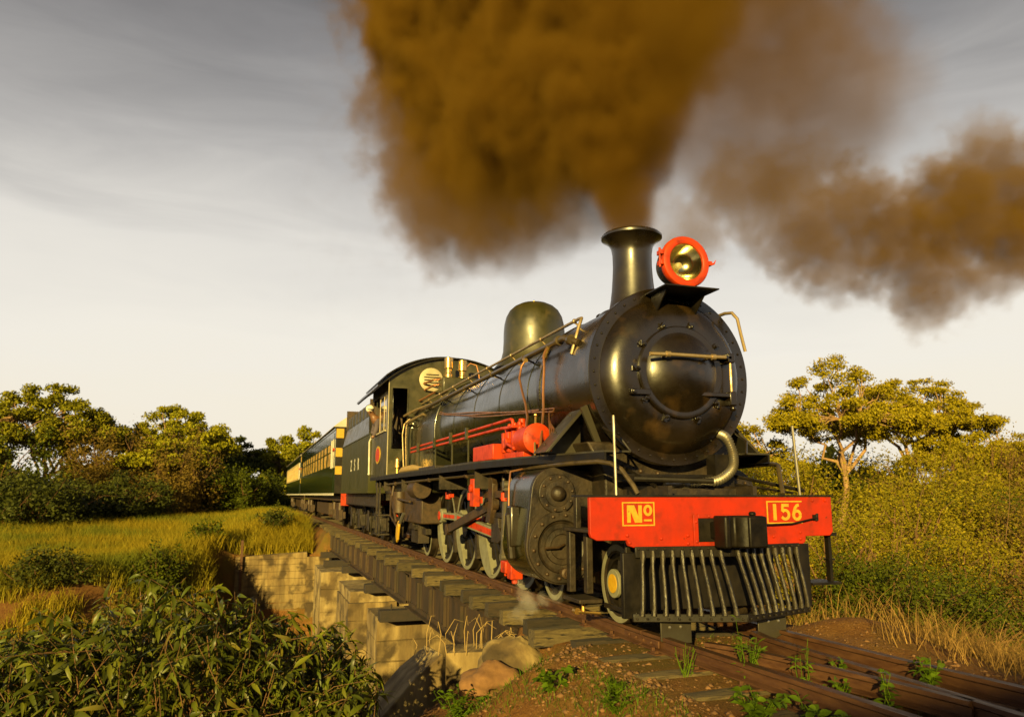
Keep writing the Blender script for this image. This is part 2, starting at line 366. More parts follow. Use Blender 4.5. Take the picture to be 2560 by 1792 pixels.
    def rivets(s, pts, r, axis, h=None, n=6):
        h = h or r * 0.7
        for p in pts: s.lathe([(r, 0), (r * 0.75, h * 0.7), (0, h)], p, axis, n)
        return s
    def mesh(s, name, m, smooth=35):
        me = bpy.data.meshes.new(name)
        me.from_pydata(s.V, [], s.F)
        bm_fix(me)
        if smooth:
            me.polygons.foreach_set('use_smooth', [True] * len(me.polygons))
            me.set_sharp_from_angle(angle=R(smooth))
        me.materials.append(m); me.update()
        return me
    def build(s, name, m, parent=None, smooth=35, loc=(0, 0, 0), label=None, bevel=0.0):
        o = bpy.data.objects.new(name, s.mesh(name, m, smooth)); COL.objects.link(o)
        if parent: o.parent = parent
        o.location = loc
        if label: o['label'] = label
        if name in STUFF: o['kind'] = 'stuff'
        if bevel:
            b = o.modifiers.new('edge', 'BEVEL'); b.width = bevel; b.segments = 2; b.limit_method = 'ANGLE'; b.angle_limit = R(40)
        return o

def build_each(b, name, m, parent, bevel=0.0, tol=0.0):
    """one object per connected piece of b"""
    par = list(range(len(b.V)))
    def find(i):
        while par[i] != i: par[i] = par[par[i]]; i = par[i]
        return i
    for f in b.F:
        r0 = find(f[0])
        for i in f[1:]: par[find(i)] = r0
    groups = {}
    for f in b.F: groups.setdefault(find(f[0]), []).append(f)
    out = []
    for fs in groups.values():
        ids = sorted({i for f in fs for i in f}); mp = {i: k for k, i in enumerate(ids)}
        q_ = MB(); q_.add([b.V[i] for i in ids], [[mp[i] for i in f] for f in fs]); out.append(q_.build(name, m, parent, bevel=bevel))
    return out
import bmesh
def bm_fix(me):
    bm = bmesh.new(); bm.from_mesh(me)
    bmesh.ops.recalc_face_normals(bm, faces=bm.faces[:])
    bm.to_mesh(me); bm.free()

def thing(name, label, cat, loc=(0, 0, 0), group=None, kind=None):
    o = bpy.data.objects.new(name, None); COL.objects.link(o)
    o.location = loc; o['label'] = label; o['category'] = cat
    if group: o['group'] = group
    if kind: o['kind'] = kind
    o.empty_display_size = 0.2
    return o
def tag(o, label, cat, group=None, kind=None):
    o['label'] = label
    if cat: o['category'] = cat
    if group: o['group'] = group
    if kind: o['kind'] = kind
    return o
def dup(o, parent=None, loc=None, **kw):
    c = o.copy(); COL.objects.link(c)
    if parent is not None: c.parent = parent
    if loc is not None: c.location = loc
    for k, v in kw.items(): c[k] = v
    return c
def dup_tree(o, parent=None, loc=None, rot=None):
    c = dup(o, parent, loc)
    if rot is not None: c.rotation_euler = rot
    for ch in list(o.children): dup_tree(ch, c)
    return c
def np_mesh(name, verts, faces, m, smooth=False):
    """fast mesh from arrays; faces (n, k) all with k corners"""
    me = bpy.data.meshes.new(name)
    verts = np.asarray(verts, np.float32); faces = np.asarray(faces, np.int32)
    n, k = faces.shape
    me.vertices.add(len(verts)); me.vertices.foreach_set('co', verts.ravel())
    me.loops.add(n * k); me.loops.foreach_set('vertex_index', faces.ravel())
    me.polygons.add(n); me.polygons.foreach_set('loop_start', np.arange(0, n * k, k, dtype=np.int32))
    me.update(calc_edges=True)
    if smooth: me.polygons.foreach_set('use_smooth', np.ones(n, bool))
    me.materials.append(m)
    return me
def link(name, me, parent=None, loc=(0, 0, 0)):
    o = bpy.data.objects.new(name, me); COL.objects.link(o)
    if parent: o.parent = parent
    o.location = loc
    return o
def text_obj(body, size, m, parent, origin, U, V, W, name='lettering', extrude=0.002, offset=0.0, align='CENTER', sx=1.0):
    c = bpy.data.curves.new('lettering', 'FONT'); c.body = body; c.size = size; c.extrude = extrude; c.offset = offset
    c.align_x = align; c.align_y = 'CENTER'; c.resolution_u = 4
    t = bpy.data.objects.new('t', c); COL.objects.link(t)
    me = bpy.data.meshes.new_from_object(t.evaluated_get(bpy.context.evaluated_depsgraph_get()))
    bpy.data.objects.remove(t)
    me.name = name; me.materials.clear(); me.materials.append(m)
    mt = Matrix(((U[0] * sx, V[0], W[0], origin[0]), (U[1] * sx, V[1], W[1], origin[1]), (U[2] * sx, V[2], W[2], origin[2]), (0, 0, 0, 1)))
    me.transform(mt)
    return link(name, me, parent)
X, Y, Z = (1, 0, 0), (0, 1, 0), (0, 0, 1)

def sstep(a, b, x):
    t = np.clip((np.asarray(x, float) - a) / (b - a), 0, 1); return t * t * (3 - 2 * t)
def wob(x, y, f=1.0, s=0.0):
    x = np.asarray(x, float); y = np.asarray(y, float)
    return (np.sin(f * (1.3 * x + 0.7 * y) + s) + np.sin(f * (-0.8 * x + 1.7 * y) + 1.3 + s) + 0.6 * np.sin(f * (2.9 * x + 2.3 * y) + 2.1 + s) + 0.5 * np.sin(f * (-3.7 * x + 3.1 * y) + s)) / 3.1

# ------------------------------------------------------------------ terrain
def H(x, y):
    """height of the ground; 0 is the top of the rails"""
    x = np.asarray(x, float); y = np.asarray(y, float)
    ay = np.abs(y)
    # track formation
    bed = -0.25 + 0.09 * sstep(-1.35, -0.55, x)
    base_l = -0.55 - 0.75 * sstep(-46, -24, x) * sstep(3, 9, -y) * sstep(-14, -20, x) + 0.35 * sstep(-46, -75, x)
    base_r = -0.75 - 0.35 * sstep(3, 8, y) + 0.5 * sstep(12, 40, y)
    base = np.where(y < 0, base_l, base_r)
    nearl = (1 - sstep(0.0, 0.6, y)) * sstep(-6, -3.5, x)
    base = base + (-0.78 - base) * nearl * sstep(-0.2, 0.2, -y)
    z = base + (bed - base) * (1 - sstep(1.4 - 0.30 * nearl, 3.8 - 1.45 * nearl, ay))
    # grassy embankment shoulder on the far left of the line
    z = z + 0.30 * np.exp(-((y + 3.4) / 1.5) ** 2) * sstep(-25, -31, x)
    # gully under the bridge
    z = np.where((x < 0) & (x > -4) & (y < -0.9), z + (np.minimum(z, -0.84) - z) * sstep(-0.5, -1.5, x) * sstep(0.95, 1.2, -y), z)
    nb = -2.35 + 1.55 * sstep(1.5, 2.7, -y) + 1.7 * sstep(2.8, 3.8, -y) + 0.12 * wob(y, 0, 1.3)
    fb = -23.6 + 0.5 * wob(y, 2, 0.6) + 3.6 * sstep(5.2, 9, -y)
    g = sstep(nb, nb - 4.2, x) * sstep(fb - 1.0, fb + 7.5, x)
    # under the deck the banks are cut back by the abutments
    cut = np.where(y > 0, 1 - sstep(0.9, 1.5, ay), 1.0 - sstep(4.15, 5.4, ay) * 1.0)
    cutn = (1 - sstep(0.9, 1.5, ay))
    zone = sstep(-5.2, -4.2, y) * (1 - sstep(-1.5, -1.0, y))
    z = np.where((x < -24.2), np.minimum(z, z * (1 - zone) + zone * (-1.06 + 0.80 * sstep(-24.5, -28.5, x))), z)
    g = np.maximum(g, cutn * sstep(-2.4, -2.7, x) * sstep(-24.45, -24.2, x))
    g = np.maximum(g, cut * sstep(-10, -14, x) * sstep(-24.45, -24.2, x))
    floor = np.where(y < 0, -5.0, -1.5 - 3.5 * (1 - sstep(1.2, 3.4, y))) + 0.18 * wob(x, y, 0.9)
    z = z + (floor - z) * np.clip(g, 0, 1)
    # heap of earth behind the right-hand rail
    z = z + 0.17 * np.exp(-((x + 0.5) / 0.8) ** 2 - ((y - 2.0) / 0.45) ** 2)
    # unseen bank added behind the camera, shaped to shade the foreground
    e = 0.59 * x + 0.81 * y
    z = z + (4.4 + 1.75 * sstep(-1.6, -0.1, e) + 0.75 * sstep(0.8, 3.4, e) + 0.45 * wob(x, y, 0.9)) * sstep(12, 27, x * 0.81 - y * 0.59)
    z = z + 0.05 * wob(x, y, 2.1) * sstep(0.9, 1.6, ay) + 0.025 * wob(x, y, 6.3) * sstep(0.7, 1.4, ay)
    return z

def axis_pts(lo, hi, dense_lo, dense_hi, step, grow=1.18):
    pts = list(np.arange(dense_lo, dense_hi + 1e-6, step))
    s, p = step, dense_hi
    while p < hi: s *= grow; p += s; pts.append(p)
    s, p = step, dense_lo; pre = []
    while p > lo: s *= grow; p -= s; pre.append(p)
    return np.array(pre[::-1] + pts)
gx = axis_pts(-700, 260, -27, 4.5, 0.14); gy = axis_pts(-420, 420, -7, 6, 0.14)
GX, GY = np.meshgrid(gx, gy, indexing='ij')
GZ = H(GX, GY)
nx, ny = GX.shape
gv = np.stack([GX.ravel(), GY.ravel(), GZ.ravel()], 1)
ii, jj = np.meshgrid(np.arange(nx - 1), np.arange(ny - 1), indexing='ij')
q = (ii * ny + jj).ravel()
ground = link('ground', np_mesh('ground', gv, np.stack([q, q + ny, q + ny + 1, q + 1], 1), M['ground'], True))
ground['kind'] = 'structure'

# ------------------------------------------------------------------ the bridge
def rough_block(name, lo, hi, m, parent, seg=0.30, amp=0.007, seed=0, groove=None):
    """box with slightly uneven faces; groove = list of z where board joints are recessed on the +X and -Y faces"""
    r = np.random.default_rng(seed)
    lo, hi = np.array(lo, float), np.array(hi, float)
    def lin(a, b, extra=()):
        n = max(1, int(round((b - a) / seg)))
        l = list(np.linspace(a, b, n + 1))
        for e in extra:
            if a + 0.05 < e < b - 0.05: l += [e - 0.012, e, e + 0.012]
        return np.array(sorted(set(np.round(l, 4))))
    gz = groove or ()
    xs, ys, zs = lin(lo[0], hi[0]), lin(lo[1], hi[1]), lin(lo[2], hi[2], gz)
    vs, fs, idx = [], [], {}
    def vid(x, y, z):
        k = (round(x, 4), round(y, 4), round(z, 4))
        if k not in idx:
            idx[k] = len(vs)
            p = np.array([x, y, z]) + r.normal(0, amp, 3) * 0.6
            for e in gz:
                if abs(z - e) < 1e-3:
                    if x >= hi[0] - 1e-4: p[0] -= 0.022
                    if y <= lo[1] + 1e-4: p[1] += 0.022
            vs.append(p)
        return idx[k]
    for A, B, fn in ((xs, ys, lambda a, b, e: vid(a, b, (lo[2], hi[2])[e])), (xs, zs, lambda a, b, e: vid(a, (lo[1], hi[1])[e], b)), (ys, zs, lambda a, b, e: vid((lo[0], hi[0])[e], a, b))):
        for e in (0, 1):
            for i in range(len(A) - 1):
                for j in range(len(B) - 1):
                    fs.append((fn(A[i], B[j], e), fn(A[i + 1], B[j], e), fn(A[i + 1], B[j + 1], e), fn(A[i], B[j + 1], e)))
    b = MB(); b.add(vs, fs)
    return b.build(name, m, parent, smooth=30)

pier = thing('concrete_pier', 'near concrete bridge pier with stained stepped face under the long girder', 'bridge pier', (-9.4, 0, -3.2), 'concrete bridge piers')
rough_block('pier_block', (-1.2, -1.42, -2.4), (0.15, 1.3, 2.05), M['conc'], pier, seed=1, groove=[-0.5, -0.1, 0.35, 0.8, 1.25, 1.62])
rough_block('footing', (-1.9, -1.62, -2.6), (0.30, 1.5, -0.9), M['conc'], pier, seed=2)
pier = thing('concrete_pier', 'middle concrete bridge pier with a pale corner face behind the near pier', 'bridge pier', (-13.6, 0, -3.2), 'concrete bridge piers')
rough_block('pier_block', (-2.3, -1.45, -2.4), (0.3, 1.3, 2.05), M['concpale'], pier, seed=3, groove=[-1.2, -0.6, 0.0, 0.5, 1.1, 1.6])
rough_block('ledge', (-2.2, -1.50, -2.4), (0.42, -0.35, 1.80), M['conc'], pier, seed=4, groove=[0.4, 0.9, 1.4])
pier = thing('concrete_pier', 'far concrete bridge pier with a clean pale front next to the wing wall', 'bridge pier', (-18.6, 0, -3.2), 'concrete bridge piers')
rough_block('pier_block', (-2.2, -1.72, -2.4), (0.3, 1.3, 2.05), M['concpale'], pier, seed=5, groove=[-1.0, 0.1, 0.9, 1.55])
abut = thing('bridge_abutment', 'far concrete abutment with board marked wing wall running into the grass', 'abutment', (-24.3, 0, -3.2))
rough_block('abutment_wall', (-1.0, -1.75, -2.4), (0.0, 1.6, 2.05), M['conc'], abut, seed=6, groove=[0.4, 0.8, 1.2, 1.6])
w = rough_block('wing_wall', (-0.55, -4.25, -2.4), (-0.02, -1.752, 2.22), M['conc'], abut, seed=7, groove=[-0.9, -0.6, -0.3, 0.0, 0.2, 0.45, 0.75, 1.05, 1.3, 1.55, 1.8, 2.0])
for v in w.data.vertices:
    if v.co.z > 2.1: v.co.z -= 0.13 * (-1.75 - v.co.y) / 2.5
rough_block('parapet', (-3.4, -1.5, 1.7), (-2.6, 1.5, 2.78), M['concpale'], abut, seed=8, groove=[2.3])
rough_block('rear_seat', (-2.6, -1.6, 1.2), (-1.0, 1.5, 2.2), M['conc'], abut, seed=9, groove=[1.6, 1.9])
near = thing('bridge_abutment', 'near concrete abutment hidden below the first sleepers', 'abutment', (-2.2, 0, -1.2))
rough_block('abutment_wall', (-0.75, -1.12, -2.2), (0.2, 1.4, 0.0), M['conc'], near, seed=10, groove=[-1.4, -0.9, -0.4])
post = MB(); post.bb((-0.035, -0.045, -1.6), (0.035, 0.045, 0.5)).bb((-0.06, -0.012, -1.6), (-0.036, 0.012, 0.5))
post = tag(post.build('rail_post', M['rail'], loc=(-24.22, -4.05, -1.0)), 'rusty upright rail post standing against the wing wall', 'post')

bridge = thing('railway_bridge', 'steel plate girder railway bridge on concrete piers over the dry gully', 'bridge', (-12, 0, -1.0))
BX = 12.0
def girder(x0, x1, y, z0, z1, m=M['girder'], stiff=1.0):
    b = MB(); hw = 0.11; s = 1 if y < 0 else -1
    b.bb((x0 + BX, y - 0.012, z0 + 0.022 + 1), (x1 + BX, y + 0.012, z1 - 0.022 + 1))
    b.bb((x0 + BX, y - hw, z1 - 0.022 + 1), (x1 + BX, y + hw, z1 + 1))
    b.bb((x0 + BX, y - hw, z0 + 1), (x1 + BX, y + hw, z0 + 0.022 + 1))
    for e, zz in ((z1 - 0.022, -1), (z0 + 0.022, 1)):       # flange angles
        b.bb((x0 + BX, y - 0.028, e + 1 + (zz * 0.08 if zz < 0 else 0)), (x1 + BX, y + 0.028, e + 1 + (zz * 0.08 if zz > 0 else 0)))
    g = b.build('girder', m, bridge)
    st = MB(); x = x0 + 0.04
    while x < x1:
        st.bb((x + BX - 0.045, y - 0.075, z0 + 0.105 + 1), (x + BX - 0.035, y + 0.075, z1 - 0.105 + 1))
        st.bb((x + BX - 0.033, y - 0.034, z0 + 0.105 + 1), (x + BX + 0.05, y + 0.034, z1 - 0.105 + 1)); x += stiff
    st.build('stiffeners', m, g)['kind'] = 'stuff'
    rv = MB()
    pts = []
    for zz in (z1 - 0.06, z0 + 0.06):
        for k in range(int((x1 - x0) / 0.11)): pts.append((x0 + 0.05 + k * 0.11 + BX, y - s * 0.028, zz + 1))
    rv.rivets(pts, 0.012, (0, -s, 0), n=5).build('rivets', m, g)['kind'] = 'stuff'
    return g
for yy in (-0.86, 0.86):
    girder(-9.0, -2.05, yy, -0.94, -0.30)
    girder(-13.3, -9.35, yy, -0.94, -0.30, M['girder'])
    girder(-18.2, -13.6, yy, -0.94, -0.30, M['rust'], 1.2)
    girder(-24.2, -18.6, yy, -0.94, -0.30, M['girder'], 1.2)
    girder(-27.0, -24.6, yy, -0.94, -0.30, M['girder'], 1.2)
for x, y0, z in ((-8.75, -1.47, -0.942), (-12.95, -1.17, -0.942), (-17.8, -1.17, -0.942), (-19.9, -1.52, -0.942), (-23.6, -1.32, -0.942), (-25.6, -1.5, -0.942)):
    b = MB(); b.bb((x - 0.13 + BX, y0, z - 0.20 + 1), (x + 0.13 + BX, 1.3, z + 1))
    b.build('bearer_beam', M['bearer'], bridge, bevel=0.008)
    b = MB(); b.lathe([(0.016, 0), (0.016, 0.09), (0, 0.1)], (x + BX, y0 + 0.22, z + 0.999), Z, 6); b.build('anchor_bolt', M['bearer'], bridge)
# cross frames between the girders
for x in (-2.6, -5.5, -8.6, -12.0, -15.5, -19.5, -23.0):
    b = MB(); b.bb((x - 0.03 + BX, -0.74, 0.12), (x + 0.03 + BX, 0.74, 0.66)); b.build('cross_frame', M['girder'], bridge)

# broken concrete at the near end of the bridge
blk = MB()
blk.prism([(0, 0), (0.80, 0.02), (0.90, -0.10), (0.86, -0.32), (0.70, -0.75), (0.0, -0.75)], (0.24, 0.97, 0), Z, (0, 0, 0), (-0.42, 0.10, 0.015))
o = tag(blk.build('concrete_block', M['conc'], loc=(-2.72, -1.69, -0.56), bevel=0.012), 'broken concrete coping block with an overgrown flat top beside the girder', 'concrete block')
o = MB(); o.prism([(0, 0), (-0.30, -0.22), (-0.66, -0.60), (-0.70, -0.82), (-0.02, -0.82)], Y, Z, (0, 0, 0), (-0.68, -0.05, -0.02))
tag(o.build('concrete_slab', M['concpale'], loc=(-2.70, -1.72, -0.56), bevel=0.015), 'sloping concrete slab leaning down into the gully left of the coping block', 'concrete slab')  # paler concrete puts sunlight into the slab's colour
def rock(name, loc, r, sc, seed, m, label):
    g = np.random.default_rng(seed); b = MB(); b.ball((0, 0, 0), r, 30, 20, sc)
    ph = g.uniform(0, 6, 6)
    nv = []
    for v in b.V:
        v = np.array(v); d = v / r
        f = 1 + 0.16 * math.sin(3 * d[0] + ph[0]) * math.sin(4 * d[1] + ph[1]) + 0.12 * math.sin(6 * d[2] + ph[2] + 3 * d[0]) + 0.06 * math.sin(13 * d[0] + ph[3]) * math.sin(11 * d[1] + ph[4]) * math.sin(12 * d[2] + ph[5]) + g.normal(0, 0.018)
        nv.append(v * f)
    b.V = nv
    return tag(b.build(name, m, loc=loc, smooth=50), label, 'rock')
rock('rock', (-1.75, -1.22, -0.50), 0.30, (1.0, 1.2, 0.75), 3, M['conc'], 'lumpy broken rock at the sleeper ends right of the coping block')
rock('rock', (-1.45, -1.55, -0.58), 0.22, (1.1, 1.3, 0.7), 5, M['stone'], 'smaller brown rock lying in front of the lumpy rock')

# ------------------------------------------------------------------ the track
track = thing('railway_track', 'rusty narrow gauge track curving towards the camera past a crossing', 'railway track', (0, 0, 0))
def rail(path, name='rail', top=0.0):
    """flat-bottomed rail section swept along a path of (x, y)"""
    sec = [(-0.033, 0.0), (0.033, 0.0), (0.034, -0.026), (0.010, -0.040), (0.009, -0.092), (0.052, -0.106), (0.052, -0.116), (-0.052, -0.116), (-0.052, -0.106), (-0.009, -0.092), (-0.010, -0.040), (-0.034, -0.026)]
    P = [np.array(p, float) for p in path]; k = len(P); n = len(sec); vs, fs = [], []
    for i in range(k):
        d = P[min(i + 1, k - 1)] - P[max(i - 1, 0)]; d /= np.linalg.norm(d); nn = np.array([-d[1], d[0]])
        for a, z in sec: vs.append((P[i][0] + nn[0] * a, P[i][1] + nn[1] * a, z + top))
    for i in range(k - 1):
        for j in range(n): fs.append((i * n + j, i * n + (j + 1) % n, (i + 1) * n + (j + 1) % n, (i + 1) * n + j))
    fs += [tuple(range(n)), tuple((k - 1) * n + j for j in range(n))]
    b = MB(); b.add(vs, fs)
    o = b.build(name, M['rail'], track, smooth=25)
    o.data.materials.append(M['railhead'])
    for p in o.data.polygons:
        if p.normal.z > 0.9 and p.center.z > top - 0.01: p.material_index = 1
    return o
NR = -0.567
rail([(-140, NR), (-80, NR), (-40, NR), (-20, NR), (-0.32, NR)])
rail([(-0.30, NR), (0.5, NR + 0.03), (1.5, NR + 0.075), (2.6, NR + 0.125), (4.2, NR + 0.21), (8, NR + 0.5)])
rail([(-140, -NR), (-40, -NR), (-1.2, -NR + 0.0), (0.2, -NR - 0.01), (1.28, 0.592), (2.1, 0.655), (4.2, 0.83), (8, 1.2)])
rail([(0.0, 0.30), (0.25, 0.235), (1.1, 0.183), (1.9, 0.15), (2.6, 0.105), (4.2, 0.02), (8, -0.2)], 'crossing_rail')
rail([(0.3, -0.36), (0.55, -0.235), (1.27, -0.067), (1.8, 0.035), (2.25, 0.098)], 'crossing_rail')
b = MB()
for sgn, yy in ((-1, NR - 0.018), (1, NR + 0.018)):
    b.bb((-0.62, yy + sgn * 0.004 - 0.010, -0.095), (-0.02, yy + sgn * 0.004 + 0.010, -0.036))
fp = b.build('fishplate', M['rail'], track, bevel=0.006)
b = MB(); b.rivets([(-0.52 + 0.13 * k, NR - 0.034, -0.066) for k in range(4)], 0.016, (0, -1, 0), 0.018); b.build('bolts', M['rail'], fp)
for xs, yy in (((-4.0, -8.6, -13.2), NR),):
    for x in xs:
        b = MB(); b.bb((x - 0.25, yy - 0.034, -0.095), (x + 0.25, yy - 0.012, -0.036)); b.build('fishplate', M['rail'], track, bevel=0.005)
slp, plate = [], None
for k in range(3):
    r = np.random.default_rng(40 + k); b = MB(); ln = 2.1
    n = 10; vs, fs = [], []
    prof = [(-0.086, -0.08), (0.086, -0.08), (0.090, 0.062), (0.077, 0.08), (-0.077, 0.08), (-0.090, 0.062)]
    for i in range(n + 1):
        y = -ln / 2 + ln * i / n
        e = 0.93 if i in (0, n) else 1.0
        for a, z in prof: vs.append((a * e + r.normal(0, 0.004), y + r.normal(0, 0.006), z * e + r.normal(0, 0.004)))
    m_ = len(prof)
    for i in range(n):
        for j in range(m_): fs.append((i * m_ + j, i * m_ + (j + 1) % m_, (i + 1) * m_ + (j + 1) % m_, (i + 1) * m_ + j))
    fs += [tuple(range(m_)), tuple(n * m_ + j for j in range(m_))]
    b.add(vs, fs); slp.append(b.mesh('sleeper', M['wood'], 30)); 
    d = slp[-1].copy(); d.materials.clear(); d.materials.append(M['wooddark']); slp.append(d)
pm = MB()
pm.bb((-0.07, -0.085, 0), (0.07, 0.085, 0.012))
for sg in (-1, 1):
    pm.bb((-0.035, sg * 0.052 - 0.018, 0.012), (0.035, sg * 0.052 + 0.018, 0.030))
    pm.lathe([(0.014, 0.03), (0.014, 0.055), (0, 0.06)], (0, sg * 0.064, 0), Z, 6)
plate = pm.mesh('baseplate', M['rail'], 30)
x, i = -1.42, 0
sl_x = [(-0.80, 1)]
while x > -27:
    sl_x.append((x, i)); x -= 0.655 + rnd.uniform(-0.05, 0.05); i += 1
for x, i in sl_x:
    light = (i % 2 == 0)
    shift = (-0.05 if light else 0.05) + rnd.uniform(-0.05, 0.05)
    if i == 0: shift = -0.12
    o = link('sleeper', slp[(0 if light else 1) + 2 * rnd.randrange(3)], track, (x, shift, -0.212 if light else -0.222))
    o.rotation_euler = (0, 0, rnd.uniform(-0.02, 0.02))
    for yy in (NR, -NR):
        p = link('baseplate', plate, o, (0, yy - shift, 0.079 if light else 0.089)); p.rotation_euler = (0, 0, 0)
for x, s_, d in ((-0.06, -0.04, 0), (0.52, -0.03, 0), (1.14, 0.02, 0), (1.66, 0.06, 0), (2.25, 0.05, 1), (2.85, 0.1, 1), (3.45, 0.1, 1)):
    o = link('sleeper', slp[2 * rnd.randrange(3) + (1 if s_ == 0.05 else 0)], track, (x, s_, -0.218)); o.rotation_euler = (0, 0, rnd.uniform(-0.06, 0.06))
    for yy in (NR, -NR): link('baseplate', plate, o, (0, yy - s_, 0.079))
x = -27.6
while x > -60:
    link('sleeper', slp[2 * rnd.randrange(3)], track, (x, rnd.uniform(-.05, .05), -0.212)); x -= 0.62

# ------------------------------------------------------------------ wheels (built once, copied)
def wheel_meshes(r, yface, spokes, hub_r, rim_m, name):
    """returns list of (name, mesh) for a wheel whose outer face looks to -Y, centre at origin, face at y = 0"""
    out = []
    b = MB()
    b.lathe([(r - 0.085, 0.0), (r - 0.005, 0.0), (r, -0.005), (r, -0.10), (r + 0.026, -0.112), (r + 0.026, -0.135), (r - 0.085, -0.135), (r - 0.085, 0)], (0, 0, 0), (0, -1, 0), 56)
    out.append(('tyre', b.mesh('tyre', M['grime'], 30)))
    b = MB(); b.ring(r - 0.060, r - 0.008, 0.001, 0.004, (0, 0, 0), (0, -1, 0), 56); out.append(('painted_rim', b.mesh('painted_rim', rim_m, 30)))
    b = MB()
    b.ring(r - 0.14, r - 0.08, -0.11, -0.012, (0, 0, 0), (0, -1, 0), 48)
    b.lathe([(0, 0.035), (hub_r * 0.92, 0.035), (hub_r, 0.025), (hub_r, -0.12), (0, -0.12)], (0, 0, 0), (0, -1, 0), 28)
    for k in range(spokes):
        a = 2 * math.pi * (k + 0.5) / spokes
        c, s_ = math.cos(a), math.sin(a)
        b.tube([(hub_r * 0.9 * c, 0.04, hub_r * 0.9 * s_), ((r - 0.12) * c, 0.055, (r - 0.12) * s_)], [0.034, 0.026], 6, False)
    out.append(('wheel_centre', b.mesh('wheel_centre', M['dullblack'], 35)))
    return out
def add_wheel(parts, name, parent, loc, rotz=0.0):
    w_ = link(name, parts[2][1], parent, loc); w_.rotation_euler = (0, 0, rotz)
    for nm, me in (parts[0], parts[1]): link(nm, me, w_)
    return w_

# ------------------------------------------------------------------ the locomotive
loco = thing('steam_locomotive', 'black steam locomotive with red front beam numbered 156 and smoking chimney', 'locomotive', (0, 0, 0))
ZC = 2.256
# --- boiler and smokebox
b = MB(); b.lathe([(0.79, 0), (0.79, 5.1), (0.0, 5.1)], (-7.25, 0, ZC), X, 72)
boiler = b.build('boiler', M['boiler'], loco, 30)
b = MB()
for xx in (-2.62, -3.72, -4.92, -6.12, -7.2): b.ring(0.788, 0.797, -0.03, 0.03, (xx, 0, ZC), X, 72)
build_each(b, 'boiler_band', M['boiler'], boiler)
b = MB()
poly = [(0.86 * math.cos(a), 0.86 * math.sin(a)) for a in np.linspace(0, math.pi, 33)] + [(-0.86, -1.1), (0.86, -1.1)]
b.prism(poly, Y, Z, (-9.33, 0, ZC), (2.1, 0, 0)); b.build('firebox', M['boiler'], loco, 30, bevel=0.02)
b = MB(); b.lathe([(0.0, 0), (0.825, 0), (0.825, 1.36), (0.0, 1.36)], (-2.15, 0, ZC), X, 72)
smokebox = b.build('smokebox', M['smokebox'], loco, 30)
b = MB(); b.ring(0.80, 0.838, 0, 0.07, (-2.16, 0, ZC), X, 72); b.build('joint_ring', M['smokebox'], smokebox, 30)
b = MB(); b.lathe([(0.82, -0.10), (0.862, -0.10), (0.866, -0.095), (0.866, -0.006), (0.860, 0), (0.762, 0.002), (0.755, 0.004), (0.745, 0.022), (0.715, 0.062), (0.67, 0.100), (0.62, 0.126), (0.56, 0.143), (0.50, 0.150), (0.435, 0.152), (0.43, 0.14), (0, 0.14)], (-0.69, 0, ZC), X, 96)
b.build('smokebox_front', M['smokebox'], smokebox, 28)
b = MB()
b.rivets([(-0.69, 0.81 * math.sin(a), ZC + 0.81 * math.cos(a)) for a in np.arange(0, 2 * math.pi - 1e-3, 2 * math.pi / 40)], 0.014, X, 0.012, 8)
for xx in (-0.86, -2.08):
    b.rivets([(xx, 0.826 * math.sin(a), ZC + 0.826 * math.cos(a)) for a in np.arange(-2.6, 2.6, 0.13)], 0.010, X, 0.0001, 6)
b.build('rivets', M['smokebox'], smokebox, 40)
b = MB(); b.lathe([(0.445, -0.01), (0.445, 0.022), (0.435, 0.034), (0.405, 0.038), (0.385, 0.034), (0.372, 0.036), (0.33, 0.062), (0.26, 0.096), (0.18, 0.120), (0.09, 0.133), (0, 0.137)], (-0.537, 0.012, 2.262), X, 72)
door = b.build('smokebox_door', M['smokebox'], loco, 25)
clamp = MB()
clamp.bb((-0.02, -0.022, -0.075), (0.012, 0.022, 0.055)); clamp.bb((0.0, -0.03, -0.075), (0.03, 0.03, -0.03))
clamp.lathe([(0.022, 0), (0.022, 0.022), (0.012, 0.024), (0.012, 0.05), (0, 0.052)], (0.012, 0, 0.01), X, 8)
clamp.box((0.03, 0.0, 0.035), (0.012, 0.05, 0.014), rx=0.6)
cm = clamp.mesh('door_clamp', M['smokebox'], 30)
for deg in (-22, 16, -58, -88, 55, -125, -158, 160, 128):
    a = R(deg); o = link('door_clamp', cm, door, (-0.535, 0.012 + 0.452 * math.sin(a), 2.262 + 0.452 * math.cos(a))); o.rotation_euler = (-a, 0, 0)
b = MB(); b.bb((-0.545, -0.53, 2.03), (-0.49, -0.33, 2.085)); b.bb((-0.49, -0.52, 2.04), (-0.47, -0.48, 2.075)); b.build('door_lug', M['smokebox'], door, bevel=0.006)
b = MB()
b.bb((-0.50, 0.18, 2.035), (-0.45, 0.53, 2.075)); b.bb((-0.50, 0.22, 2.40), (-0.44, 0.53, 2.435))
b.bb((-0.56, 0.49, 2.37), (-0.44, 0.56, 2.46)); b.bb((-0.56, 0.49, 1.96), (-0.44, 0.56, 2.09)); b.ball((-0.46, 0.525, 1.93), 0.03, 10, 6)
build_each(b, 'door_hinge', M['smokebox'], door, bevel=0.006)
b = MB(); b.tube([(-0.47, 0.525, 1.98), (-0.47, 0.525, 2.45)], 0.014, 10); b.build('hinge_pin', M['rail_pipe'], door)
b = MB(); b.tube([(-0.36, -0.40, 2.388), (-0.345, -0.2, 2.392), (-0.345, 0.2, 2.392), (-0.36, 0.40, 2.40)], 0.018, 12)
for yy in (-0.22, 0.26): b.lathe([(0.028, -0.02), (0.028, 0.02)], (-0.345, yy, 2.392), Y, 12); b.tube([(-0.345, yy, 2.392), (-0.46, yy, 2.392)], 0.014, 8)
b.build('door_handrail', M['rail_pipe'], door)
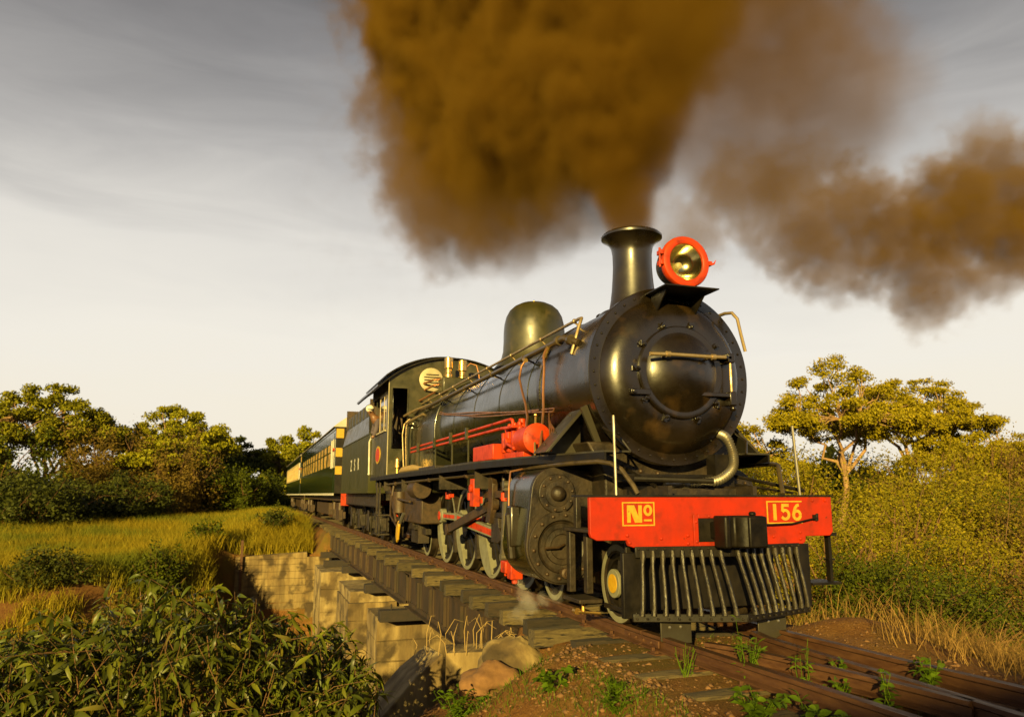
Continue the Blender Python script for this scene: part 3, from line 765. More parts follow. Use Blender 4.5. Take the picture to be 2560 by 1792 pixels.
# --- chimney and dome
b = MB(); b.lathe([(0.38, 2.90), (0.38, 3.005), (0.35, 3.03), (0.275, 3.05), (0.257, 3.09), (0.242, 3.17), (0.228, 3.28), (0.216, 3.42), (0.209, 3.55), (0.211, 3.68), (0.225, 3.76), (0.258, 3.815), (0.308, 3.85), (0.328, 3.862), (0.328, 3.885), (0.310, 3.905), (0.255, 3.925), (0.205, 3.93), (0.185, 3.91), (0.175, 3.6), (0.175, 3.3), (0, 3.3)], (-1.41, 0, 0), Z, 64)
chim = b.build('chimney', M['black'], loco, 32)
b = MB()
for dx, dy in ((-0.3, -0.25), (0.3, -0.25), (-0.3, 0.25), (0.3, 0.25)): b.ball((-1.41 + dx, dy, 3.04), 0.05, 10, 6, (1, 1, .8))
b.build('base_bolts', M['smokebox'], chim)
b = MB(); b.lathe([(0.60, 2.90), (0.53, 2.98), (0.48, 3.06), (0.455, 3.16), (0.448, 3.30), (0.446, 3.45), (0.436, 3.56), (0.41, 3.67), (0.36, 3.765), (0.29, 3.83), (0.20, 3.875), (0.10, 3.895), (0, 3.90)], (-4.5, 0, 0), Z, 64)
dome = b.build('steam_dome', M['cabgreen'], loco, 40)
b = MB(); b.lathe([(0.022, 0), (0.022, 0.03), (0.012, 0.035), (0, 0.05)], (-4.5, 0, 3.893), Z, 8); b.build('dome_nut', M['brass'], dome)
# --- headlamp
b = MB(); b.lathe([(0.0, -0.30), (0.10, -0.29), (0.17, -0.24), (0.205, -0.16), (0.215, -0.06), (0.215, 0.0), (0.20, 0.0), (0.19, -0.05)], (-0.38, 0.01, 3.295), X, 48, cap=False)
lamp = b.build('headlamp', M['grime'], loco, 40)
b = MB(); b.lathe([(0.222, -0.055), (0.245, -0.05), (0.252, -0.03), (0.252, 0.005), (0.244, 0.022), (0.225, 0.030), (0.190, 0.030), (0.178, 0.022), (0.176, 0.0), (0.20, -0.02), (0.222, -0.055)], (-0.36, 0.01, 3.295), X, 56)
b.build('lamp_rim', M['orange'], lamp, 40)
b = MB(); b.lathe([(0.0, -0.17), (0.05, -0.165), (0.10, -0.14), (0.15, -0.09), (0.182, -0.01)], (-0.36, 0.01, 3.295), X, 40, cap=False)
m_, n_, l_, p_ = new_mat('lamp_reflector'); p_.inputs['Base Color'].default_value = (0.80, 0.74, 0.50, 1); p_.inputs['Metallic'].default_value = 1; p_.inputs['Roughness'].default_value = 0.16
M['reflector'] = m_
b.build('reflector', m_, lamp, 60)
b = MB(); b.lathe([(0.02, -0.03), (0.035, 0.0), (0.03, 0.03), (0, 0.045)], (-0.50, 0.01, 3.295), X, 14)
b.build('bulb', M['cream'], lamp)
m_, n_, l_, p_ = new_mat('lamp_glass'); p_.inputs['Roughness'].default_value = 0.03; p_.inputs['Base Color'].default_value = (0.02, 0.02, 0.012, 1)
tb_ = n_.new('ShaderNodeBsdfTransparent'); tb_.inputs[0].default_value = (0.95, 0.93, 0.80, 1); fr_ = n_.new('ShaderNodeFresnel'); fr_.inputs[0].default_value = 1.45
mx_ = n_.new('ShaderNodeMixShader'); l_.new(fr_.outputs[0], mx_.inputs[0]); l_.new(tb_.outputs[0], mx_.inputs[1]); l_.new(p_.outputs[0], mx_.inputs[2]); l_.new(mx_.outputs[0], n_['Material Output'].inputs['Surface'])
b = MB(); b.lathe([(0.18, 0.004), (0.12, 0.011), (0.06, 0.014), (0.0, 0.015)], (-0.36, 0.01, 3.295), X, 40, cap=False); b.build('lens', m_, lamp, 30)
b = MB()
for dz in (-0.05, 0.05): b.bb((-0.41, -0.268, 3.315 + dz - 0.022), (-0.33, -0.235, 3.315 + dz + 0.022))
b.tube([(-0.36, -0.262, 3.22), (-0.36, -0.262, 3.41)], 0.012, 8)
b.build('lamp_hinge', M['orange'], lamp, bevel=0.004)
b = MB(); b.bb((-0.39, 0.255, 3.28), (-0.33, 0.285, 3.32)); b.tube([(-0.35, 0.28, 3.295), (-0.34, 0.31, 3.30), (-0.33, 0.325, 3.335)], [0.014, 0.010, 0.003], 6); b.build('lamp_catch', M['orange'], lamp)
b = MB()
b.bb((-0.68, -0.26, 3.028), (-0.27, 0.31, 3.040)); shelf = b.build('lamp_platform', M['dullblack'], loco)
for yy in (-0.2, 0.22):
    b = MB(); b.prism([(-0.66, 3.026), (-0.36, 3.026), (-0.57, 2.85), (-0.66, 2.85)], X, Z, (0, yy, 0), (0, 0.012, 0))
    b.rivets([(-0.62, yy, 2.88), (-0.60, yy, 2.98), (-0.47, yy, 2.98)], 0.010, (0, -1, 0))
    b.build('platform_bracket', M['dullblack'], shelf)
b = MB(); b.bb((-0.55, -0.10, 3.041), (-0.40, 0.12, 3.085)); b.bb((-0.52, -0.14, 3.041), (-0.43, 0.16, 3.058)); b.build('lamp_foot', M['grime'], lamp)
# --- handrails, pipes along the boiler
for s in (-1, 1):
    b = MB()
    xe = -1.28 if s < 0 else -0.60
    b.tube([(-9.3, s * 0.65, 2.92), (-6, s * 0.65, 2.92), (xe - 0.10, s * 0.65, 2.92), (xe, s * 0.665, 2.905), (xe + 0.035, s * 0.70, 2.84), (xe + 0.02, s * 0.74, 2.70), (xe + 0.01, s * 0.79, 2.52)], 0.017, 10)
    hr = b.build('handrail', M['rail_pipe'], loco)
    for xx in (-8.6, -7.7, -6.7, -5.7, -4.7, -3.6, -2.5, -1.5):
        b = MB(); b.ball((xx, s * 0.65, 2.92), 0.028, 8, 6); b.tube([(xx, s * 0.65, 2.92), (xx, s * 0.545, 2.80)], 0.011, 6); b.build('stanchion', M['rail_pipe'], hr)
    b = MB(); b.tube([(-9.3, s * 0.79, 2.72), (-5, s * 0.79, 2.72), (-1.56, s * 0.79, 2.72)], 0.032, 12)
    b.tube([(-1.56, s * 0.79, 2.72), (-1.42, s * 0.80, 2.715), (-1.30, s * 0.79, 2.68), (-1.2, s * 0.74, 2.63)], 0.034, 12)
    for xx in (-1.60, -1.28): b.lathe([(0.052, -0.025), (0.052, 0.025)], (xx, s * 0.79, 2.72 if xx < -1.5 else 2.67), X, 14)
    p = b.build('steam_pipe', M['darkpipe'], loco)
    for xx in (-8.2, -6.8, -5.4, -4.0, -2.7):
        b = MB(); b.ring(0.03, 0.040, -0.02, 0.02, (xx, s * 0.79, 2.72), X, 12); b.tube([(xx, s * 0.79, 2.72), (xx, s * 0.64, 2.66)], 0.012, 6); b.build('pipe_clip', M['darkpipe'], p)
def copper(paths, r, name='copper_pipe', m='copper'):
    b = MB()
    for p in paths: b.tube(p, r, 7)
    return b.build(name, M[m], loco)
copper([[(-2.60, -0.82, 2.66), (-2.60, -0.86, 2.60), (-2.56, -0.90, 2.45), (-2.38, -0.93, 2.28), (-2.20, -0.95, 2.10), (-2.06, -0.98, 1.95), (-1.92, -1.04, 1.86), (-1.86, -1.06, 1.80)]], 0.014)
copper([[(-1.86, -0.83, 2.68), (-1.84, -0.87, 2.60), (-1.80, -0.88, 2.45), (-1.76, -0.91, 2.20), (-1.70, -0.93, 2.00), (-1.56, -1.00, 1.80), (-1.42, -1.07, 1.62), (-1.38, -1.09, 1.52)]], 0.014)
for k in range(3):
    pts = []
    for t in np.linspace(0, 1, 16):
        xx = -7.1 + 5.35 * t
        zz = 2.52 - 0.52 * t ** 0.8 + 0.012 * math.sin(9 * t + 2 * k) + 0.020 * (k - 1)
        yy = -math.sqrt(max(0.0, 0.80 ** 2 - (zz - ZC) ** 2)) - 0.03 - 0.012 * math.cos(11 * t + 2 * k)
        pts.append((xx, min(yy, -0.3), zz))
    pts += [(-1.62, -0.90, 1.95 - 0.04 * k), (-1.40 + 0.06 * k, -0.98, 1.76), (-1.16 + 0.05 * k, -1.06 - 0.02 * k, 1.54)]
    copper([pts], 0.009)
copper([[(-2.74, -0.70, 2.75), (-2.62, -0.82, 2.69), (-2.50, -0.84, 2.66)]], 0.026, 'pipe_valve', 'brass')
copper([[(-1.88, -0.80, 2.70), (-1.86, -0.845, 2.62), (-1.85, -0.86, 2.57)]], 0.028, 'pipe_valve', 'brass')
# --- smokebox saddle, side brackets
b = MB()
b.prism([(-0.62, 0.9), (0.62, 0.9), (0.62, 1.30), (0.80, 1.62), (0.55, 1.62), (0.25, 1.45), (-0.25, 1.45), (-0.55, 1.62), (-0.80, 1.62), (-0.62, 1.30)], Y, Z, (-2.05, 0, 0), (1.15, 0, 0))
b.build('smokebox_saddle', M['grime'], loco, bevel=0.02)
for s in (-1, 1):
    b = MB()
    b.prism([(-0.80, 1.94), (-1.20, 1.515), (-0.70, 1.515), (-0.70, 1.80)] if s < 0 else [(0.80, 1.94), (1.20, 1.515), (0.70, 1.515), (0.70, 1.80)], Y, Z, (-1.30, 0, 0), (0.03, 0, 0))
    b.add([(-1.27, s * 0.80, 1.94), (-1.27, s * 1.20, 1.515), (-0.95, s * 1.20, 1.515), (-1.02, s * 0.80, 1.94), (-1.27, s * 0.77, 1.92), (-1.27, s * 1.16, 1.515), (-0.95, s * 1.16, 1.515), (-1.02, s * 0.77, 1.92)],
          [(0, 1, 2, 3), (7, 6, 5, 4), (0, 3, 7, 4), (3, 2, 6, 7), (2, 1, 5, 6), (1, 0, 4, 5)])
    br = b.build('side_bracket', M['plategrey'], loco, bevel=0.006)
    b = MB(); b.prism([(-0.78, 1.97), (-0.845, 1.94), (-0.66, 1.52), (-0.60, 1.52)] if s < 0 else [(0.78, 1.97), (0.845, 1.94), (0.66, 1.52), (0.60, 1.52)], Y, Z, (-0.96, 0, 0), (0.035, 0, 0))
    b.build('bracket_flange', M['plategrey'], br)
    b = MB(); b.rivets([(-1.15, s * 0.86, 1.885), (-1.15, s * 1.02, 1.715), (-1.15, s * 1.13, 1.60)], 0.016, (0, s * 0.73, 0.69)); b.build('bracket_bolts', M['grime'], br)
# --- running boards
for s in (-1, 1):
    pts = [(-11.62, 1.31), (-3.0, 1.27), (-1.75, 1.16), (-0.62, 0.90), (-0.40, 0.86), (-0.40, 0.60), (-2.2, 0.60), (-2.2, 0.80), (-11.62, 0.80)]
    b = MB(); b.prism([(x_, s * y_) for x_, y_ in pts], X, Y, (0, 0, 1.494), (0, 0, 0.016)); rb = b.build('running_board', M['plategrey'], loco)
    edge = pts[:5]
    b = MB()
    for i in range(4):
        p0, p1 = edge[i], edge[i + 1]
        b.add([(p0[0], s * p0[1], 1.425), (p1[0], s * p1[1], 1.425), (p1[0], s * p1[1], 1.493), (p0[0], s * p0[1], 1.493),
               (p0[0], s * (p0[1] - 0.02), 1.425), (p1[0], s * (p1[1] - 0.02), 1.425), (p1[0], s * (p1[1] - 0.02), 1.493), (p0[0], s * (p0[1] - 0.02), 1.493)],
              [(0, 1, 2, 3), (7, 6, 5, 4), (0, 4, 5, 1), (3, 2, 6, 7), (0, 3, 7, 4), (1, 5, 6, 2)])
    b.build('valance', M['dullblack'], rb)
    b = MB(); b.tube([(-0.40, s * 0.60, 1.50), (-0.47, s * 0.66, 1.62), (-0.75, s * 0.70, 1.74)], 0.012, 6); b.build('edge_stay', M['black'], rb)
    b = MB(); b.tube([(-10.3, s * 1.16, 1.33), (-7, s * 1.15, 1.35), (-3.2, s * 1.12, 1.375), (-1.6, s * 1.06, 1.40), (-0.9, s * 0.98, 1.41), (-0.42, s * 0.91, 1.41), (-0.28, s * 0.86, 1.39), (-0.20, s * 0.80, 1.34), (-0.1, s * 0.74, 1.2), (-0.06, s * 0.72, 1.13)], 0.021, 10)
    pp = b.build('train_pipe', M['darkpipe'], loco)
    b = MB()
    for xx, yy, zz in ((-9.2, 1.158, 1.336), (-6.2, 1.147, 1.354), (-4.0, 1.13, 1.369), (-2.4, 1.093, 1.388)): b.lathe([(0.034, -0.05), (0.034, 0.05)], (xx, s * yy, zz), X, 12); b.ring(0.021, 0.028, 0.08, 0.10, (xx, s * yy, zz), X, 10)
    build_each(b, 'pipe_union', M['rust'], pp)
    b = MB()
    for xx in (-3.3, -5.2, -8.2, -10.2): b.bb((xx - 0.012, s * 0.8, 1.2), (xx + 0.012, s * 1.22, 1.492))
    build_each(b, 'board_bracket', M['grime'], rb)
# --- main frame
b = MB()
for yy in (-0.42, 0.42): b.bb((-11.4, yy - 0.02, 0.62), (-0.05, yy + 0.02, 1.20))
b.bb((-11.4, -0.40, 1.12), (-0.3, 0.40, 1.18)); b.bb((-0.75, -0.5, 0.95), (-0.05, 0.5, 1.10)); b.bb((-2.2, -0.95, 0.85), (-1.2, 0.95, 1.25))
b.build('main_frame', M['grime'], loco)
b = MB(); b.tube([(-0.68, -0.62, 1.30), (-0.30, -0.62, 1.26), (-0.12, 0.05, 1.24)], 0.025, 8); b.tube([(-1.0, -0.45, 1.42), (-0.25, -0.45, 1.20)], 0.016, 6); b.tube([(-1.0, 0.75, 1.33), (-0.15, 1.02, 1.16)], 0.018, 6); b.tube([(-1.0, 0.62, 1.26), (-0.15, 0.9, 1.14)], 0.012, 6)
b.bb((-0.78, -0.60, 1.24), (-0.60, 0.50, 1.31)); b.bb((-0.70, 0.36, 1.12), (-0.55, 0.56, 1.5))
build_each(b, 'front_stay', M['dullblack'], loco)
b = MB()
for k, yy in enumerate((-0.34, -0.16, 0.06)): b.ball((-0.72, yy, 1.34 - 0.02 * k), 0.022, 8, 6)
b.build('saddle_nuts', M['rust'], loco)
# corrugated hose
pts, rr = [], []
ctrl = [np.array(p) for p in ((-0.74, 0.50, 1.72), (-0.56, 0.50, 1.66), (-0.46, 0.50, 1.50), (-0.40, 0.44, 1.36), (-0.37, 0.28, 1.26), (-0.36, 0.06, 1.225), (-0.35, -0.12, 1.22))]
for i in range(len(ctrl) - 1):
    for t in np.linspace(0, 1, 14, endpoint=False):
        p0, p1, p2, p3 = ctrl[max(i - 1, 0)], ctrl[i], ctrl[i + 1], ctrl[min(i + 2, len(ctrl) - 1)]
        pts.append(0.5 * ((2 * p1) + (p2 - p0) * t + (2 * p0 - 5 * p1 + 4 * p2 - p3) * t * t + (3 * p1 - p0 - 3 * p2 + p3) * t ** 3))
        rr.append(0.040 + 0.007 * math.cos(len(pts) * math.pi))
pts.append(ctrl[-1]); rr.append(0.042)
b = MB(); b.tube(pts, rr, 14); hose = b.build('corrugated_hose', M['steel'], loco, 60)
b = MB(); b.lathe([(0.052, -0.03), (0.056, 0.0), (0.052, 0.03)], (-0.35, -0.10, 1.221), Y, 16); b.tube([(-0.35, -0.13, 1.22), (-0.35, -0.30, 1.215)], 0.03, 10); b.build('hose_coupling', M['steel'], hose)
# --- cylinders
def hull(pts):
    pts = sorted(set((round(x_, 5), round(y_, 5)) for x_, y_ in pts))
    def half(ps):
        h = []
        for p in ps:
            while len(h) > 1 and (h[-1][0] - h[-2][0]) * (p[1] - h[-2][1]) - (h[-1][1] - h[-2][1]) * (p[0] - h[-2][0]) <= 0: h.pop()
            h.append(p)
        return h
    lo_, up = half(pts), half(pts[::-1]); return lo_[:-1] + up[:-1]
for s in (-1, 1):
    yv, zv, yp, zp = s * 1.0, 1.135, s * 0.955, 0.64
    cp = [(yv + 0.245 * math.cos(a), zv + 0.245 * math.sin(a)) for a in np.linspace(0, 2 * math.pi, 40)] + [(yp + 0.345 * math.cos(a), zp + 0.345 * math.sin(a)) for a in np.linspace(0, 2 * math.pi, 48)] + [(s * 0.45, 1.32), (s * 0.45, 0.45)]
    hp = hull(cp)
    b = MB(); b.prism(hp, Y, Z, (-1.96, 0, 0), (0.72, 0, 0)); cyl = b.build('cylinder', M['boiler'], loco, 30, bevel=0.03)
    b = MB(); b.prism([((y_ - yv) * 1.015 + yv, (z_ - 0.85) * 1.012 + 0.85) for y_, z_ in hp], Y, Z, (-1.245, 0, 0), (0.05, 0, 0)); b.build('front_plate', M['grime'], cyl, 30, bevel=0.006)
    b = MB(); b.lathe([(0.185, -0.03), (0.185, 0.030), (0.178, 0.036), (0.125, 0.036), (0.122, 0.044), (0.075, 0.048), (0.072, 0.06), (0.066, 0.085), (0.05, 0.105), (0.025, 0.118), (0, 0.122)], (-1.195, yv, zv), X, 40); vc = b.build('valve_cover', M['grime'], cyl, 30)
    b = MB(); b.rivets([(-1.160, yv + 0.155 * math.cos(a), zv + 0.155 * math.sin(a)) for a in np.arange(0.15, 6.4, 2 * math.pi / 10)], 0.017, X, 0.02, 6); b.build('cover_bolts', M['rust'], vc)
    b = MB(); b.lathe([(0.335, -0.03), (0.335, 0.03), (0.33, 0.036), (0.25, 0.036), (0.235, 0.010), (0.20, -0.005), (0.17, 0.0), (0.165, 0.03), (0.12, 0.034), (0.11, 0.02), (0, 0.02)], (-1.195, yp, zp), X, 48); pc = b.build('piston_cover', M['grime'], cyl, 30)
    b = MB(); b.rivets([(-1.160, yp + 0.292 * math.cos(a), zp + 0.292 * math.sin(a)) for a in np.arange(0.1, 6.3, 2 * math.pi / 14)], 0.02, X, 0.024, 6)
    b.tube([(-1.16, yp - s * 0.02, zp + 0.02), (-1.10, yp + s * 0.06, zp + 0.0), (-1.10, yp + s * 0.2, zp - 0.005)], 0.012, 6)
    b.build('cover_bolts', M['rust'], pc)
    b = MB(); b.lathe([(0.05, 0), (0.05, 0.06), (0.03, 0.07), (0.03, 0.12), (0.045, 0.13), (0.045, 0.15), (0, 0.15)], (-1.17, yp - s * 0.02, zp - 0.24), X, 10); b.build('relief_valve', M['rust'], pc)
    b = MB(); b.bb((-1.62, yp + s * 0.30, 0.62), (-1.50, yp + s * 0.405, 1.02)); b.tube([(-1.56, yp + s * 0.40, 0.95), (-1.56, yp + s * 0.36, 0.5)], 0.045, 10); b.build('cylinder_boss', M['black'], cyl, bevel=0.02)
    b = MB(); b.tube([(-1.9, s * 1.05, 1.40), (-1.92, s * 1.22, 1.36), (-1.82, s * 1.27, 1.20), (-1.78, s * 1.285, 0.98), (-1.72, s * 1.29, 0.90)], 0.011, 6); b.build('lubricator_pipe', M['copper'], cyl)
    b = MB(); b.lathe([(0.12, 0), (0.12, 0.05), (0.06, 0.06), (0.06, 0.2)], (-1.96, yv, zv), (-1, 0, 0), 20); b.lathe([(0.30, 0), (0.30, 0.04), (0.1, 0.06), (0.1, 0.12)], (-1.96, yp, zp), (-1, 0, 0), 28); build_each(b, 'rear_cover', M['grime'], cyl)
    b = MB(); b.bb((-2.70, s * 0.95, 0.27), (-2.52, s * 1.08, 0.40)); b.bb((-2.50, s * 0.93, 0.22), (-2.36, s * 1.07, 0.43)); b.tube([(-2.74, s * 1.0, 0.36), (-2.76, s * 1.0, 0.22)], 0.02, 6); b.lathe([(0.035, 0), (0.035, 0.14)], (-2.43, s * 1.0, 0.17), Z, 10)
    b.build('drain_cock', M['orange'], cyl, bevel=0.012)
    # slide bar, crosshead, rods
    b = MB(); b.bb((-3.75, yp - 0.045, 0.86), (-2.0, yp + 0.045, 0.915)); build_each(b, 'slide_bar', M['grime'], loco)
    b = MB(); b.tube([(-3.1, yp, zp), (-2.0, yp, zp)], 0.035, 10); b.build('piston_rod', M['brightsteel'], loco)
    b = MB(); b.prism([(-3.32, 0.56), (-3.05, 0.56), (-2.92, 0.60), (-2.92, 0.68), (-3.02, 0.74), (-3.05, 0.855), (-3.32, 0.855)], X, Z, (0, yp - 0.05, 0), (0, 0.10, 0)); b.build('crosshead', M['grime'], loco, bevel=0.01)

# --- driving wheels
DX = (-3.24, -4.54, -5.84, -7.15)
DR = 0.625
dw = wheel_meshes(DR, 0, 13, 0.15, M['rimgrey'], 'driving')
def crescent(r, d, a0):
    half = math.acos(d / r); pts = [(r * math.cos(a0 + t), r * math.sin(a0 + t)) for t in np.linspace(-half, half, 22)]
    return pts
cws = []
for dd in (0.34, 0.22, 0.35, 0.36):
    cw = MB(); cw.prism(crescent(DR - 0.055, dd, R(-148)), X, Z, (0, -0.022, 0), (0, 0.10, 0)); cws.append(cw.mesh('counterweight', M['rimgrey'], 30))
CR, CA = 0.30, R(32)
cpx, cpz = CR * math.cos(CA), CR * math.sin(CA)
hubm = MB(); hubm.lathe([(0.075, 0), (0.075, 0.15), (0.06, 0.16), (0, 0.16)], (cpx, 0, cpz), (0, -1, 0), 16); hubm = hubm.mesh('crank_pin', M['steel'], 30)
for s in (-1, 1):
    for i, xx in enumerate(DX):
        w_ = add_wheel(dw, 'driving_wheel', loco, (xx, s * 0.625, DR), 0 if s < 0 else math.pi)
        link('counterweight', cws[i], w_); link('crank_pin', hubm, w_)
    for a in range(3):
        x0, x1 = DX[a] + cpx * (1 if s < 0 else -1), DX[a + 1] + cpx * (1 if s < 0 else -1)
        b = MB(); b.bb((x1, s * 0.725, DR + cpz - 0.055), (x0, s * 0.775, DR + cpz + 0.055)); rd = b.build('coupling_rod', M['rimgrey'], loco, bevel=0.008)
        b = MB(); b.bb((x1 + 0.14, s * 0.776, DR + cpz - 0.028), (x0 - 0.14, s * 0.779, DR + cpz + 0.028)); b.build('red_fluting', M['orange'], rd)
    for a in range(4):
        x0 = DX[a] + cpx * (1 if s < 0 else -1)
        b = MB(); b.lathe([(0.115, 0), (0.115, 0.075), (0.105, 0.085), (0.07, 0.085), (0.07, 0.10), (0, 0.10)], (x0, s * 0.71, DR + cpz), (0, s, 0), 24); e = b.build('rod_end', M['rimgrey'], loco)
        b = MB(); b.lathe([(0.072, 0), (0.072, 0.012), (0, 0.012)], (x0, s * 0.811, DR + cpz), (0, s, 0), 20); b.build('red_cap', M['orange'], e)
    bx = DX[2] + cpx * (1 if s < 0 else -1)
    p0, p1 = np.array((bx, s * 0.86, DR + cpz)), np.array((-3.1, s * 0.93, 0.64))
    d = (p1 - p0) / np.linalg.norm(p1 - p0); nrm = np.array((-d[2], 0, d[0]))
    b = MB(); sd = np.array((0, 0.03, 0))
    for h0, h1, nm, mm, t in ((-0.075, 0.085, 'connecting_rod', 'rimgrey', 0.03), ):
        vs = [p0 - sd + nrm * h0, p1 - sd + nrm * h0 * 0.75, p1 - sd + nrm * h1 * 0.75, p0 - sd + nrm * h1, p0 + sd + nrm * h0, p1 + sd + nrm * h0 * .75, p1 + sd + nrm * h1 * .75, p0 + sd + nrm * h1]
        b.add(vs, [(0, 1, 2, 3), (7, 6, 5, 4), (0, 4, 5, 1), (3, 2, 6, 7), (0, 3, 7, 4), (1, 5, 6, 2)])
    cr_ = b.build('connecting_rod', M['rimgrey'], loco, bevel=0.006)
    b = MB(); a0, a1 = p0 + (p1 - p0) * 0.08 + np.array((0, s * 0.031, 0)), p0 + (p1 - p0) * 0.92 + np.array((0, s * 0.031, 0)); t = np.array((0, s * 0.004, 0))
    vs = [a0 + nrm * -.045, a1 + nrm * -.035, a1 + nrm * .04, a0 + nrm * .05]; vs = vs + [v + t for v in vs]
    b.add(vs, [(0, 1, 2, 3), (7, 6, 5, 4), (0, 4, 5, 1), (3, 2, 6, 7), (0, 3, 7, 4), (1, 5, 6, 2)]); b.build('red_fluting', M['orange'], cr_)
    # valve gear
    def bar(p, q_, hh, th, name, m):
        p, q_ = np.array(p, float), np.array(q_, float); d = (q_ - p) / np.linalg.norm(q_ - p); n1 = np.array((-d[2], 0, d[0])); t = np.array((0, th / 2, 0))
        vs = [p - t - n1 * hh, q_ - t - n1 * hh, q_ - t + n1 * hh, p - t + n1 * hh, p + t - n1 * hh, q_ + t - n1 * hh, q_ + t + n1 * hh, p + t + n1 * hh]
        b = MB(); b.add(vs, [(0, 1, 2, 3), (7, 6, 5, 4), (0, 4, 5, 1), (3, 2, 6, 7), (0, 3, 7, 4), (1, 5, 6, 2)])
        for c in (p, q_): b.lathe([(hh * 1.5, -th * .7), (hh * 1.5, th * .7)], c, Y, 14)
        return b.build(name, M[m], loco)
    bar((-5.5, s * 1.0, 0.62), (-3.2, s * 1.0, 1.02), 0.055, 0.05, 'eccentric_rod', 'rust')
    bar((-4.3, s * 1.0, 1.12), (-2.2, s * 1.0, 1.135), 0.04, 0.05, 'radius_rod', 'rust')
    bar((-2.75, s * 1.0, 1.24), (-2.85, s * 1.0, 0.42), 0.03, 0.05, 'combination_lever', 'steel')
    b = MB(); b.prism([(-3.42, 0.80), (-3.25, 0.78), (-3.14, 1.0), (-3.12, 1.25), (-3.22, 1.38), (-3.38, 1.36), (-3.30, 1.22), (-3.30, 1.0)], X, Z, (0, s * 0.98, 0), (0, s * 0.07, 0)); b.build('expansion_link', M['rust'], loco, bevel=0.008)
    b = MB(); b.prism([(-3.75, 1.49), (-2.95, 1.49), (-3.05, 1.30), (-3.2, 1.05), (-3.45, 1.05), (-3.6, 1.30)], X, Z, (0, s * 0.86, 0), (0, s * 0.05, 0)); b.build('motion_bracket', M['grime'], loco)
    b = MB(); b.bb((-3.70, s * 1.09, 0.98), (-3.52, s * 1.17, 1.32)); b.bb((-3.80, s * 1.08, 1.02), (-3.42, s * 1.09, 1.10)); b.bb((-3.80, s * 1.08, 1.20), (-3.42, s * 1.09, 1.27)); b.lathe([(0.05, 0), (0.05, 0.03)], (-3.61, s * 1.168, 1.2), (0, s, 0), 10); b.build('reversing_block', M['orange'], loco, bevel=0.012)
    for (xx, zz, w1) in ((-4.25, 1.10, 0.28), (-2.78, 1.10, 0.30), (-5.5, 1.11, 0.18)):
        b = MB(); b.bb((xx - w1 / 2, s * 0.94, zz - 0.028), (xx + w1 / 2, s * 1.02, zz + 0.028)); b.lathe([(0.05, -0.05), (0.05, 0.05)], (xx, s * 1.0, zz), Z, 10); b.build('oil_box', M['orange'], loco, bevel=0.008)
    for xx in (-2.62, -2.9):
        b = MB(); b.tube([(xx, s * 0.98, 1.12), (xx, s * 0.98, 1.42)], 0.022, 8); b.build('oil_pipe', M['rust'], loco)
    b = MB()
    for xx in (-3.9, -5.2, -6.5): b.bb((xx - 0.05, s * 0.55, 0.22), (xx + 0.05, s * 0.66, 0.75))
    build_each(b, 'brake_hanger', M['grime'], loco)
    # rear underworks: firebox sides, injector, brake cylinder
    b = MB(); b.bb((-9.2, s * 0.62, 0.62), (-7.55, s * 0.98, 1.30)); b.build('ashpan', M['rust'], loco, bevel=0.02)
    b = MB(); b.lathe([(0.16, 0), (0.16, 0.55), (0.12, 0.60), (0.06, 0.62)], (-7.2, s * 1.05, 1.22), (-1, 0, 0), 20); b.lathe([(0.14, 0), (0.14, 0.4)], (-9.35, s * 1.03, 0.78), Z, 18); build_each(b, 'brake_cylinder', M['rust'], loco)
    b = MB()
    b.tube([(-9.6, s * 1.1, 1.42), (-9.62, s * 1.14, 1.1), (-9.4, s * 1.15, 0.9), (-9.2, s * 1.12, 0.6)], 0.028, 8); b.tube([(-10.2, s * 1.1, 1.36), (-9.9, s * 1.12, 1.2), (-9.5, s * 1.1, 1.05), (-8.2, s * 1.06, 1.0)], 0.024, 8)
    b.tube([(-10.6, s * 1.0, 1.3), (-10.3, s * 1.05, 0.7), (-9.6, s * 1.0, 0.45)], 0.022, 8)
    build_each(b, 'injector_pipe', M['rust'], loco)
    b = MB(); b.bb((-9.0, s * 0.66, 0.25), (-8.35, s * 0.86, 0.64)); b.bb((-9.3, s * 0.70, 0.42), (-8.0, s * 0.80, 0.52))
    for k in range(4): b.bb((-8.95 + k * 0.05, s * 0.86, 0.50 + k * 0.028), (-8.40 - k * 0.05, s * 0.93, 0.522 + k * 0.028))
    b.build('trailing_axlebox', M['grime'], loco)
    b = MB(); b.bb((-9.9, s * 1.03, 0.76), (-9.55, s * 1.07, 0.80)); b.bb((-9.55, s * 1.03, 0.70), (-9.52, s * 1.07, 0.84)); b.build('red_handle', M['orange'], loco)
# trailing and leading wheels
tw = wheel_meshes(0.39, 0, 10, 0.11, M['rimgrey'], 'trailing')
for s in (-1, 1): add_wheel(tw, 'trailing_wheel', loco, (-8.7, s * 0.615, 0.39), 0 if s < 0 else math.pi)
lw = wheel_meshes(0.345, 0, 9, 0.11, M['rimgrey'], 'leading')
hb = MB(); hb.lathe([(0.125, 0.02), (0.125, 0.045), (0.12, 0.05), (0, 0.05)], (0, 0, 0), (0, -1, 0), 28); hb = hb.mesh('hub_ring', M['rimgrey'], 30)
hy = MB(); hy.lathe([(0.082, 0.05), (0.082, 0.058), (0.03, 0.06), (0, 0.06)], (0, 0, 0), (0, -1, 0), 24); hy = hy.mesh('yellow_hub_cap', M['yellow'], 30)
for xx in (-0.69, -2.25):
    for s in (-1, 1):
        w_ = add_wheel(lw, 'leading_wheel', loco, (xx, s * 0.615, 0.345), 0 if s < 0 else math.pi); link('hub_ring', hb, w_); link('yellow_hub_cap', hy, w_)
b = MB()
